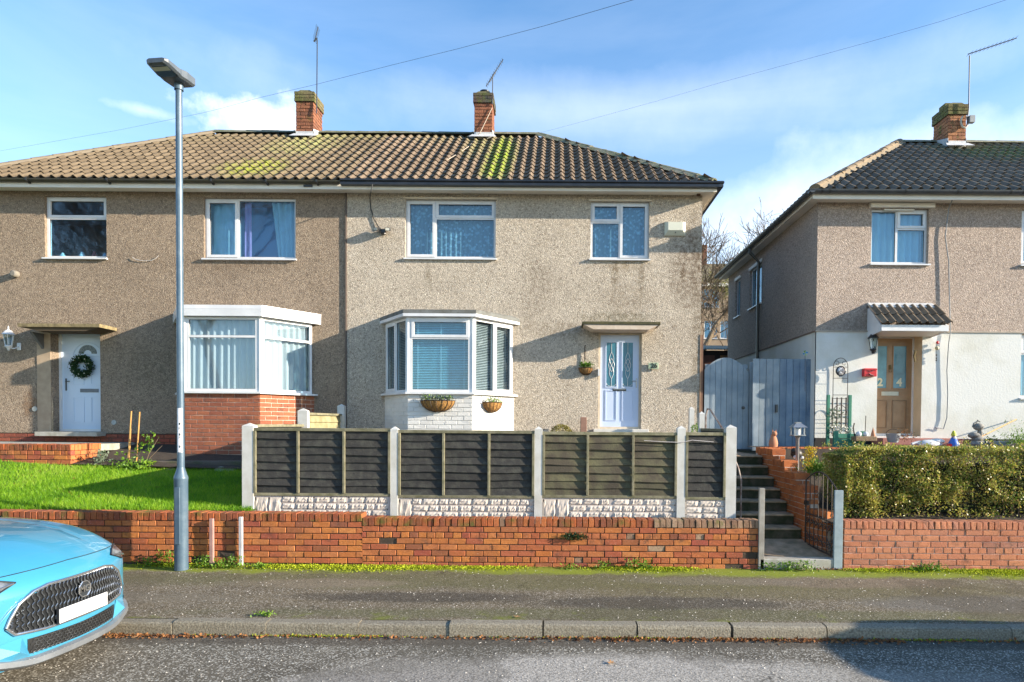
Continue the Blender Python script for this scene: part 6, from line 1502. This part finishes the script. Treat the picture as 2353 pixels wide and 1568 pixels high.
# ================================================================== FITTINGS ON HOUSE 26
def hang_basket(label, px0, px1, pyt, pyb, Y, flowers, deep=.17):
    a, b = X(px0, Y, pyt), X(px1, Y, pyt); zt_, zb_ = Z((px0 + px1) / 2, pyt, Y), Z((px0 + px1) / 2, pyb, Y); w_ = (b - a) / 2; h = zt_ - zb_
    t = thing('wall_basket', label, 'hanging basket', ((a + b) / 2, Y, zt_)); m = MB()
    pr = [(max(.02, math.cos(R(q))) , -math.sin(R(q))) for q in (0, 12, 28, 45, 62, 80)]
    m.lathe([(w_ * c_, h * s_) for (c_, s_) in pr], n=18, a0=math.pi, a1=2 * math.pi, sy=deep / w_); m.build('coir_liner', coir, t, smooth=True)
    MB().quad(*[(w_ * .95 * math.cos(math.pi + math.pi * k / 10), deep * .95 * math.sin(math.pi + math.pi * k / 10), -.015) for k in range(11)]).build('compost', soil, t)
    for k in range(9):
        th = math.pi + math.pi * (k + .5) / 9; MB().tube([((w_ + .006) * c_ * math.cos(th), (deep + .006) * c_ * math.sin(th), h * 1.03 * s_) for (c_, s_) in pr], .004, 4).build('wire', iron, t)
    MB().tube([((w_ + .006) * math.cos(math.pi + math.pi * k / 16), (deep + .006) * math.sin(math.pi + math.pi * k / 16), 0) for k in range(17)], .006, 5).build('rim', iron, t)
    for (mt, n, hh, sz) in flowers:
        leaves('foliage', mt, [(random.uniform(-.85, .85) * w_, -deep * .5 + random.gauss(0, deep * .2), random.random() * hh) for _ in range(n)], sz, t, up=.4, kind='stuff')
    return t
flw = M('white_petals', (.70, .70, .62), .7); flr = M('dark_red_petals', (.20, .02, .03), .6); fly = M('yellow_petals', (.65, .50, .05), .6)
leafgrey = leaf_mat('grey_green', [(.10, .13, .09), (.20, .25, .17), (.10, .16, .06)])
YB1 = Y26 - .02
hang_basket('wide coir wall basket under the middle pane of the white bay', 967, 1046, 921, 947, YB1, [(leafgrey, 200, .08, .045), (leafg, 60, .09, .04), (flr, 14, .11, .03)])
# the right splay of the bay carries the second one
bk = hang_basket('smaller coir wall basket on the sunlit splayed side of the white bay', 1113, 1170, 925, 948, 12.32, [(leafg, 130, .08, .04), (flw, 60, .09, .02), (flr, 16, .10, .025)])
ang_ = math.atan2(YF - Y26, xr - xfr); f_ = .42; bk.location = (xfr + (xr - xfr) * f_ + .015, Y26 + (YF - Y26) * f_ - .015, bk.location.z); bk.rotation_euler = (0, 0, ang_)
hang_basket('small half round terracotta wall basket left of the pale blue door', 1330, 1362, 846, 862, YF - .01, [(leafg, 150, .09, .05)], .12)
cable('hanging_bracket', 'short black iron hook on the wall above the little basket by the door', [P(1344, 838, YF - .03), P(1344, 796, YF - .03), P(1346, 794, YF - .06)], .011, iron, 'bracket')
# number plaque
pq = P(1502, 841, YF); pt_ = thing('house_number', 'small pale green plaque with the black number 26 right of the blue door', 'house sign', (pq.x, YF - .05, pq.z))
MB().box(-.115, .095, 0, .02, -.07, .06, .004).build('plaque', M('pale_green_plaque', (.42, .50, .33), .5), pt_); text('26', .13, darktxt, Matrix.Translation((.0, -.006, -.005)) @ FRONT, pt_, 'number', .003, .004)
# alarm box
ax0, ax1, az0, az1 = RC(1527, 511, 1575, 542, YF - .02); al = thing('alarm_box', 'cream alarm box on the pale wall below the right eaves', 'alarm box', ((ax0 + ax1) / 2, YF, (az0 + az1) / 2)); w_, h = (ax1 - ax0) / 2, (az1 - az0) / 2
m = MB(); m.v = [(-w_, 0, -h), (w_, 0, -h), (w_, 0, h), (-w_, 0, h), (-w_, -.03, -h), (w_, -.03, -h), (w_, -.03, h), (-w_, -.03, h), (-w_ * .7, -.10, -h * .35), (w_ * .7, -.10, -h * .35), (w_ * .7, -.085, h * .9), (-w_ * .7, -.085, h * .9)]
m.f = [(0, 1, 5, 4), (1, 2, 6, 5), (2, 3, 7, 6), (3, 0, 4, 7), (4, 5, 9, 8), (5, 6, 10, 9), (6, 7, 11, 10), (7, 4, 8, 11), (8, 9, 10, 11)]; m.build('cover', alarmm, al); MB().box(-.01, .01, -.095, -.06, -h * .72, -h * .60).build('screw', black, al)
# floodlight
fp = P(882, 531, YF); fl = thing('security_light', 'black twin headed security light on the wall right of the party line', 'wall light', (fp.x, YF, fp.z))
MB().box(-.045, .045, -.07, 0, -.08, .02, .006).build('base', black, fl); MB().ball((0, -.09, -.07), (.035, .035, .03), 10).build('sensor', black, fl, smooth=True)
for s in (-1, 1):
    MB().box(s * .06 - .055 + s * .02, s * .06 + .055 + s * .02, -.20, -.06, .01, .075, .008).build('lamp_head', black, fl).rotation_euler = (R(18), 0, s * R(12))
    MB().box(s * .08 - .04, s * .08 + .04, -.206, -.200, .02, .07).build('lens', M('lamp_lens', (.55, .56, .50), .2), fl).rotation_euler = (R(18), 0, s * R(12))
cable('cable', 'black lead looping from the gutter down to the security light', [P(856, 424, YE - .13), P(853, 440, YE - .13), P(850, 452, YF - .03), P(852, 480, YF - .02), P(860, 505, YF - .02), P(873, 527, YF - .03)], .011, wirem)
leaves_ball = lambda c_, r, n: [tuple(Vector(c_) + Vector((random.gauss(0, 1), random.gauss(0, 1), random.gauss(0, 1))).normalized() * r * random.uniform(.8, 1)) for _ in range(n)]
bp_ = P(1290, 1000, 12.3); plant('bush', leaf_mat('ochre_ball', [(.10, .12, .02), (.20, .16, .02), (.26, .24, .03)]), leaves_ball((bp_.x, 12.3, bp_.z - .05), .26, 2600), .03, 'small clipped round bush below the blue door side of the white bay', 'bush', up=.2)
bp_ = P(1603, 985, 11.9); plant('plant', leafg, leaves_ball((bp_.x, 11.9, bp_.z - .03), .13, 300), .035, 'small green plant between the short white concrete posts', up=.4)
# ================================================================== FITTINGS ON HOUSE 28
wp = P(189, 842, YD - .05); wr = thing('wreath', 'dark green festive wreath with pale baubles hanging on the white front door', 'wreath', (wp.x, YD - .05, wp.z)); R0 = .17
pts = [];
for _ in range(2600):
    t = random.random() * 6.283; rr = R0 + random.gauss(0, .032); pts.append((rr * math.cos(t), random.gauss(0, .025) - .02, rr * math.sin(t)))
MB().tube([(R0 * math.cos(k * .35), 0, R0 * math.sin(k * .35)) for k in range(19)], .03, 8, False).build('ring', leafd, wr); leaves('foliage', leafd, pts, .04, wr, kind='stuff')
for k in range(9): t = k * .7 + .3; MB().ball((R0 * math.cos(t) * random.uniform(.85, 1.1), -.06, R0 * math.sin(t)), .014, 8).build('bauble', M('bauble', (.70, .70, .55), .3), wr, smooth=True)
def carriage_lamp(name, label, c_, mt, gl_, s=1.0, pan=True):
    t = thing(name, label, 'wall light', tuple(c_)); n = 6
    MB().lathe([(.0, .30 * s), (.012 * s, .27 * s), (.012 * s, .22 * s), (.05 * s, .20 * s), (.105 * s, .13 * s), (.115 * s, .115 * s), (.0, .115 * s)], (0, -.16, 0), n if not pan else 16).build('cap', mt, t, smooth='auto')
    MB().lathe([(.088 * s, .11 * s), (.055 * s, -.10 * s)], (0, -.16, 0), n).build('glass_body', gl_, t)
    for k in range(n): a = k * math.pi / 3; MB().tube([(.09 * s * math.cos(a), -.16 + .09 * s * math.sin(a), .115 * s), (.057 * s * math.cos(a), -.16 + .057 * s * math.sin(a), -.10 * s)], .006 * s, 4).build('glazing_bar', mt, t)
    MB().lathe([(.06 * s, -.10 * s), (.065 * s, -.12 * s), (.03 * s, -.16 * s), (.015 * s, -.20 * s), (0, -.21 * s)], (0, -.16, 0), 12).build('base', mt, t, smooth='auto')
    MB().lathe([(.016, -.08 * s), (.016, .04 * s), (0, .06 * s)], (0, -.16, 0), 8).build('bulb', white, t)
    MB().tube([(0, -.16, -.14 * s), (.08 * s, -.12, -.16 * s), (.09 * s, -.05, -.12 * s), (.08 * s, 0, -.10 * s)], .012 * s, 6).build('arm', mt, t)
    MB().box(.045 * s, .125 * s, -.02, 0, -.18 * s, -.03 * s, .006).build('back_plate', mt, t)
    return t
carriage_lamp('wall_lantern', 'white six sided carriage lantern on the brown wall left of the door', P(35, 785, YF) + Vector((.0, 0, .0)), white, glassn)
carriage_lamp('wall_lantern', 'black carriage lantern on the white wall left of the brown door', P(1997, 793, Y4) + Vector((0, 0, .0)), black, glassn, .95)
vp = P(38, 631, YF); MB().lathe([(0, .10), (.045, .10), (.07, .08), (.07, .0)], n=16).build('flue_outlet', M('flue', (.24, .22, .18), .7), label='round grey flue outlet high on the brown wall above the lantern', cat='flue', smooth='auto', loc=tuple(vp)).rotation_euler = (R(90), 0, 0)
cable('line_hook', 'short white line hanging in a curve on the brown wall under the upper windows', [P(304, 591, YF - .02), P(312, 597, YF - .02), P(330, 600, YF - .02), P(348, 599, YF - .02), P(358, 594, YF - .02), P(364, 588, YF - .02)], .006, M('white_line', (.6, .58, .55), .7), 'line')
for (px, py, lb_) in ((80, 940, 'small pale round plate low on the brown wall left of the white door'), (262, 971, 'small pale round plate low on the brown wall right of the white door')):
    c_ = P(px, py, YF); MB().lathe([(0, .012), (.05, .012), (.055, 0)], n=14).build('wall_plate', M('pale_plate', (.36, .38, .36), .7), label=lb_, cat='wall plate', smooth='auto', loc=tuple(c_)).rotation_euler = (R(90), 0, 0)
# canes and shrub on the lawn edge
cb = P(300, 1070, 11.3); cs_ = [((293, 1062), (302, 945)), ((296, 1065), (300, 985)), ((312, 1075), (321, 947))]
for k, ((xa_, ya_), (xb_, yb_)) in enumerate(cs_):
    a = P(xa_, ya_, 11.3); b = P(xb_, yb_, 11.3); MB().tube([(0, 0, -.1), tuple(b - a)], .011, 6).build('garden_cane', cane, label=['leftmost leaning bamboo cane in the lawn border', 'short bamboo cane between the two long ones', 'rightmost tall bamboo cane in the lawn border'][k], cat='cane', group='bamboo canes', loc=tuple(a))
def rose(t):
    m = MB()
    for (x1, z1) in ((.32, .42), (.25, .55), (-.18, .35), (.1, .3), (-.28, .2)): m.tube([(0, 0, 0), (x1 * .4, 0, z1 * .5), (x1, .03, z1)], [.012, .008, .004], 5)
    m.build('stems', twig, t)
base = P(305, 1078, 11.25)
def cl(dx, dz, s, n): return [(base.x + dx + random.gauss(0, s), base.y + random.gauss(0, s), base.z + dz + random.gauss(0, s)) for _ in range(n)]
plant('rose_bush', leafg, cl(.30, .55, .05, 40) + cl(.28, .40, .05, 30) + cl(-.2, .25, .05, 15) + cl(.12, .35, .05, 20) + [(base.x, base.y, base.z)], .06, 'sparse leggy shrub with green leaves growing by the bamboo canes', 'shrub', stems=rose)
pc_ = [P(random.uniform(270, 350), 1078, 11.2) + Vector((0, random.gauss(0, .1), abs(random.gauss(0, .07)))) for _ in range(900)]
plant('plant', leafg, [tuple(q) for q in pc_], .05, 'low leafy clump of green plants at the foot of the bamboo canes', up=.4)
pc_ = [P(232, 1062, 11.25) + Vector((random.gauss(0, .05), random.gauss(0, .05), random.random() * .3 - .1)) for _ in range(300)]
plant('plant', leafgrey, [tuple(q) for q in pc_], .045, 'small grey green plant at the corner of the orange brick planter', up=.4)
pc_ = [P(555, 1070, 10.6) + Vector((random.gauss(0, .1) - .3, random.gauss(0, .1), random.random() * .1)) for _ in range(300)]
soilp = MB().quad((-8.6, 11.14, 1.20), (-4.4, 11.14, 1.11), (-4.4, 12.94, 1.47), (-8.6, 12.94, 1.50)).build('soil_bed', soil, kind='structure')
# things on the sill of the upper left window
w0 = pl(vA); 
for k, (dx, col_, lb_, hh) in enumerate(((.22, (.55, .60, .62), 'pale grey ornament at the left on the upper left windowsill', .10), (.62, (.62, .64, .66), 'white ornament in the middle of the upper left windowsill', .12), (.88, (.45, .06, .05), 'red and white figurine on the upper left windowsill', .14), (1.10, (.16, .30, .42), 'blue grey ornament at the right on the upper left windowsill', .10))):
    m = MB(); m.lathe([(0, 0), (.045, .0), (.05, hh * .4), (.025, hh * .65), (.03, hh * .8), (.0, hh)], n=10); m.build('ornament', M('sill_ornament_%d' % k, col_, .5), label=lb_, cat='ornament', smooth=True, loc=(w0[0] + dx, YF + .19, w0[2] + .05))

# ================================================================== ORNAMENTS AT HOUSE 24
rs4 = P(1994, 857, Y4); t = thing('letter_box', 'red rectangular metal box on the white wall left of the brown door', 'letter box', (rs4.x, Y4 - .012, rs4.z)); MB().box(-.125, .125, -.10, 0, -.08, .08, .006).build('box', redm, t); MB().box(-.125, .125, -.115, -.10, .045, .075, .004).build('flap', redm, t)
m = MB(); m.tube([(-.05, -.105, .03), (0, -.108, .01), (.05, -.105, .035)], .006, 5); m.tube([(-.03, -.105, -.02), (.0, -.11, -.05), (.06, -.105, -.06)], .012, 6); m.build('emblem', M('emblem_grey', (.25, .12, .12), .4, metal=.5), t)
# arched metal trellis with a ball plaque
tr = thing('trellis', 'tall arched black wire trellis leaning on the white wall', 'trellis', (P(1931, 950, Y4 - .12).x, Y4 - .10, Z(1931, 1003, Y4 - .1))); wt_ = (X(1948, Y4) - X(1915, Y4)) / 2; Ht = Z(1931, 845, Y4) - tr.location.z
for s in (-1, 1): MB().tube([(s * wt_, 0, 0), (s * wt_, 0, Ht)], .007, 5).build('upright', iron, tr)
for (z0, nm) in ((Ht, 'arch'), (Ht - .58 * 1.6, 'arch')): MB().tube([(wt_ * math.cos(R(a)), 0, z0 + wt_ * math.sin(R(a)) * 1.25) for a in range(0, 181, 15)], .007, 5).build(nm, iron, tr)
for zz in (Ht, Ht - .22, Ht - .55, Ht - .62, Ht - .93, Ht - 1.0, Ht - 1.1, Ht - 1.2): MB().tube([(-wt_, 0, zz), (wt_, 0, zz)], .005, 4).build('cross_bar', iron, tr)
for s in (-1, 1): MB().tube([(s * wt_ * .5 + s * .06 * math.cos(q * .5) * (1 - q / 18), 0, Ht + .07 + .06 * math.sin(q * .5) * (1 - q / 18)) for q in range(14)], .005, 4).build('scroll', iron, tr)
bq = P(1932, 853, Y4 - .14); m = MB(); m.lathe([(0, .05), (.05, .045), (.085, .01), (.095, 0)], n=20); t = thing('wall_plaque', 'round black and white ceramic plaque hanging in the arched trellis', 'plaque', (bq.x, Y4 - .13, bq.z)); o_ = m.build('dish', M('white_ceramic', (.70, .70, .70), .2, col2=(.12, .12, .14), scale=9, lo=.45, hi=.52, coat=.5), t, smooth='auto'); o_.rotation_euler = (R(90), 0, 0)
o_ = MB(); o_.tube([(.09 * math.cos(k * .45), -.01, .09 * math.sin(k * .45)) for k in range(15)], .014, 6, False); o_.build('rim', black, t)
# green planter with slatted back
gx0, gx1 = X(1904, Y4 - .3), X(1954, Y4 - .3); zgb = ZG4 + .28; gt = thing('planter', 'dark green wooden trough with a lattice back holding pale flowers', 'planter', ((gx0 + gx1) / 2, Y4 - .35, zgb)); hw = (gx1 - gx0) / 2
zfl = Z(1930, 998, Y4 - .5) - zgb; ztop = Z(1930, 908, Y4 - .25) - zgb
for s in (-1, 1): MB().box(s * hw - .03, s * hw + .03, .06, .11, 0, ztop, .005).build('back_post', greenp, gt)
for zz in [zfl + .06 + k * .13 for k in range(5)]: MB().box(-hw, hw, .08, .09, zz, zz + .025).build('lattice_bar', M('lattice_pale', (.40, .46, .44), .6), gt)
for k in range(4): xx = -hw + .08 + k * (2 * hw - .16) / 3; MB().box(xx - .012, xx + .012, .07, .08, zfl, ztop - .05).build('lattice_bar', iron, gt)
for k in range(3): MB().box(-hw + .02, hw + .10, -.20, -.18, zfl - .08 - k * .10, zfl - k * .10 + .01, .004).build('slat', greenp, gt)
for s in (-hw + .03, hw + .12): MB().box(s - .045, s + .045, -.23, -.17, -.1, zfl + .06, .008).build('corner_post', greenp, gt)
leaves('foliage', leafgrey, [(-hw * .5 + random.gauss(0, .08), .0, zfl + random.random() * .5) for _ in range(260)], .045, gt, kind='stuff'); leaves('flowers', flw, [(random.uniform(-hw, hw), -.08, zfl + .03 + random.random() * .1) for _ in range(160)], .04, gt, kind='stuff')
# hanging bits by the door
cable('wall_ornament', 'brown metal lizard ornament on the cream door reveal', [P(2103, 832, Y4 - .05), P(2101, 818, Y4 - .05), P(2104, 806, Y4 - .06)], .022, brass, 'ornament')
cw = P(2151, 805, Y4 - .06); wc_ = thing('wind_chime', 'small red and cream wind chime hanging on the white wall right of the door', 'wind chime', (cw.x, Y4 - .07, cw.z))
MB().tube([(0, 0, .14), (0, 0, -.22)], .003, 4).build('string', wirem, wc_); MB().ball((.01, 0, .04), .04, 10).build('ball', M('chime_cream', (.62, .56, .38), .5), wc_, smooth=True)
m = MB(); m.ball((.02, 0, .15), (.035, .02, .03), 8); m.build('bird', redm, wc_, smooth=True)
for zz in (-.10, -.16, -.20): MB().ball((0, 0, zz), (.014, .014, .02), 6).build('bead', iron, wc_)
# things along the terrace
ZT = Z(1850, 1028, 11.4) - .002; YT = 11.5
ct = P(1777, 1020, YT); t = thing('cat_figure', 'terracotta sitting cat figure on the corner of the orange terrace wall', 'ornament', (ct.x, YT, ZT)); m = MB(); m.lathe([(0, 0), (.075, 0), (.085, .06), (.065, .15), (.045, .19), (.05, .22), (.0, .25)], n=14, sy=.8); m.build('body', terr, t, smooth='auto'); m = MB(); m.ball((.01, -.02, .24), (.05, .05, .045), 10)
for s in (-1, 1): m.v += [(.01 + s * .045, -.02, .26), (.01 + s * .01, -.02, .28), (.01 + s * .032, -.02, .32)]; m.f.append((len(m.v) - 3, len(m.v) - 2, len(m.v) - 1))
m.build('head', terr, t, smooth='auto')
ct = P(1815, 1050, 10.95); t = thing('cat_figure', 'black and white crouching cat figure on the stepped wall by the lantern', 'ornament', (ct.x, 10.95, 1.565 - .16 if False else 1.565)); bk_ = M('cat_black', (.02, .02, .02), .5)
t.location = (ct.x - .02, 10.6, 1.40); MB().ball((0, 0, .09), (.10, .08, .09), 12).build('body', bk_, t, smooth=True); MB().ball((-.06, -.05, .14), .055, 10).build('head', bk_, t, smooth=True); MB().ball((-.03, -.06, .04), (.05, .03, .035), 8).build('chest', white, t, smooth=True); MB().ball((.08, -.04, .03), (.03, .025, .025), 8).build('paw', white, t, smooth=True)
ct = P(1832, 1060, 10.45); t = thing('garden_lantern', 'silver garden lantern on a post in front of the blue fence', 'lantern', (ct.x, 10.45, .9)); zl = Z(1832, 1002, 10.45) - .9
MB().lathe([(.028, 0), (.028, zl - .05), (.05, zl)], n=12).build('post', M('silver_post', (.42, .40, .40), .35, metal=.6), t, smooth='auto'); MB().box(-.10, .10, -.10, .10, zl, zl + .02, .004).build('tray', dulls, t)
for sx_ in (-1, 1):
    for sy_ in (-1, 1): MB().box(sx_ * .08 - .008, sx_ * .08 + .008, sy_ * .08 - .008, sy_ * .08 + .008, zl + .02, zl + .15).build('bar', dulls, t)
MB().lathe([(.17, zl + .14), (.06, zl + .21), (.06, zl + .225), (.0, zl + .23)], n=4, a0=R(45), a1=R(405)).build('roof', dulls, t); MB().lathe([(.04, zl + .02), (.04, zl + .12)], n=12).build('candle', white, t)
# swan, gnome, stone lantern, pots
def orn(name, label, px, py, Y, parts, cat='ornament', z=None):
    c_ = P(px, py, Y); t = thing(name, label, cat, (c_.x, Y, c_.z if z is None else z))
    for (nm, mt, fn) in parts:
        m = MB(); fn(m); m.build(nm, mt, t, smooth='auto')
    return t
wcer = M('glazed_white', (.66, .68, .70), .3, col2=(.50, .54, .58), coat=.3)
orn('swan_figure', 'white swan shaped planter lying on the terrace edge above the hedge', 2128, 1027, 11.7, [('body', wcer, lambda m: m.ball((.06, 0, .05), (.24, .12, .085), 14)), ('wing', wcer, lambda m: m.ball((.20, 0, .10), (.14, .10, .06), 10)), ('neck', wcer, lambda m: m.tube([(-.12, 0, .08), (-.2, 0, .07), (-.28, -.02, .05)], [.035, .026, .022], 8))])
orn('gnome_figure', 'garden gnome with a yellow hat and blue coat above the hedge', 2191, 1027, 11.6, [('coat', M('gnome_blue', (.03, .14, .55), .5), lambda m: m.lathe([(.0, 0), (.09, 0), (.09, .06), (.05, .15), (.03, .18)], n=12)), ('trousers', redm, lambda m: m.ball((-.08, -.02, .03), (.06, .05, .035), 8)), ('face', M('gnome_face', (.55, .30, .2), .6), lambda m: m.ball((0, 0, .19), .038, 8)), ('hat', M('gnome_hat', (.55, .55, .04), .6), lambda m: m.lathe([(.05, .205), (.035, .25), (.02, .29), (0, .30)], n=10)), ('beard', white, lambda m: m.ball((.0, -.035, .16), (.03, .02, .035), 8))])
stg = M('grey_cast_stone', (.17, .165, .15), .9, col2=(.27, .26, .24), scale=14, bump=.5)
orn('stone_teapot_figure', 'tall grey cast stone figure with a teapot on top standing above the hedge', 2245, 1027, 11.7, [('base', stg, lambda m: m.ball((0, 0, .05), (.15, .12, .08), 10)), ('stack', stg, lambda m: (m.ball((.01, 0, .14), (.11, .09, .07), 10), m.ball((-.06, 0, .21), (.11, .09, .06), 10), m.ball((.05, 0, .25), (.05, .05, .08), 8))), ('teapot', stg, lambda m: (m.ball((.02, 0, .37), (.095, .08, .07), 12), m.tube([(-.09, 0, .36), (-.07, 0, .43), (0, 0, .47)], .014, 6), m.tube([(-.02, 0, .44), (.0, 0, .49), (.05, 0, .46)], .012, 6)))])
cable('cane', 'long thin bamboo pole leaning against the white wall at the right', [P(2252, 1005, 11.8), P(2335, 964, Y4 - .05)], .012, cane, 'cane')
orn('metal_bucket', 'small grey metal bucket planter in front of the brown door', 2052, 1017, 11.9, [('pail', galv, lambda m: m.lathe([(.0, 0), (.09, 0), (.13, .17), (.12, .17), (.08, .02)], n=16)), ('handle', iron, lambda m: m.tube([(.13 * math.cos(R(a)), 0, .17 + .08 * math.sin(R(a))) for a in range(0, 181, 20)], .005, 4))], 'bucket')
orn('garden_trug', 'low wicker trough with pale ornaments beside the green planter', 1985, 1014, 11.9, [('basket', M('wicker', (.28, .20, .12), .9, col2=(.14, .10, .06), scale=40), lambda m: m.box(-.20, .20, -.1, .1, 0, .09, .01)), ('ornament', wcer, lambda m: m.ball((-.10, 0, .13), .055, 10)), ('ornament', wcer, lambda m: m.ball((.03, 0, .13), .05, 10)), ('ornament', terr, lambda m: m.lathe([(.0, .07), (.05, .07), (.03, .16), (.0, .27)], (.17, 0, 0), 8)), ('ornament', M('dark_ornament', (.06, .05, .04), .7), lambda m: (m.tube([(-.15, .05, .08), (-.18, .05, .25), (-.16, .05, .34)], .012, 5), m.tube([(.06, .08, .1), (.07, .08, .48)], .008, 4)))], 'trough')
orn('water_tray', 'shallow pale blue tray at the far right above the hedge', 2290, 1022, 11.7, [('tray', M('tray_blue', (.30, .42, .48), .4), lambda m: m.lathe([(0, .01), (.20, .01), (.24, .06), (.25, .06), (.21, 0), (0, 0)], n=22))], 'tray')
def pg(px, py, Y, s, n): c_ = P(px, py, Y); return [(c_.x + random.gauss(0, s), Y + random.gauss(0, s * .6), c_.z + abs(random.gauss(0, s))) for _ in range(n)]
plant('plant', leafg, pg(2340, 1022, 11.4, .14, 500), .06, 'bright green strappy plant above the hedge at the right edge', up=.8, aspect=.2)
plant('plant', leafd, pg(2272, 1022, 11.9, .07, 200), .04, 'small dark green plant right of the grey stone figure')
plant('plant', leafbrown, pg(2080, 1012, 11.8, .09, 160), .05, 'dead brown plant beside the metal bucket', up=.5, aspect=.25)
plant('plant', leafbrown, pg(2222, 1018, 11.8, .04, 80), .04, 'small brown plant between the gnome and the stone figure')
plant('plant', leafg, pg(1880, 1095, 10.1, .10, 500), .10, 'bright green strappy plant beyond the iron gate', up=.9, aspect=.15)
plant('plant', leaf_mat('yellow_mesh', [(.55, .42, .02), (.65, .52, .03)]), [(P(1861, 1060, 10.6).x + random.gauss(0, .05), 10.6, 1.2 + random.random() * .42) for _ in range(700)], .03, 'upright bright yellow shrub between the lantern post and the hedge', 'shrub')
plant('plant', fly, pg(1893, 1073, 10.6, .05, 40), .03, 'little yellow flowers above the green strappy plant')
orn('glass_ornament', 'blue and white ornament on the ground left of the hedge stems', 1949, 1125, 9.6, [('ball', M('blue_orn', (.12, .35, .55), .3), lambda m: m.ball((0, 0, .05), .07, 10)), ('tail', wcer, lambda m: m.tube([(-.05, 0, .12), (.05, 0, .1), (.12, 0, .04)], .015, 5))])
cable('pinwheel_stake', 'thin stake with a blue and green pinwheel in front of the blue boards', [P(1850, 900, Y4 - .06), P(1850, 818, Y4 - .06)], .005, wirem, 'stake')
pw_ = P(1850, 812, Y4 - .07); t = thing('pinwheel', 'small blue and green pinwheel above the blue boarded fence', 'pinwheel', tuple(pw_))
for k in range(4): a = k * math.pi / 2; MB().quad((0, -.01, 0), (.06 * math.cos(a), -.02, .06 * math.sin(a)), (.045 * math.cos(a + .8), 0, .045 * math.sin(a + .8))).build('vane', [M('vane_blue', (.03, .3, .6), .5), M('vane_green', (.25, .45, .05), .5)][k % 2], t)
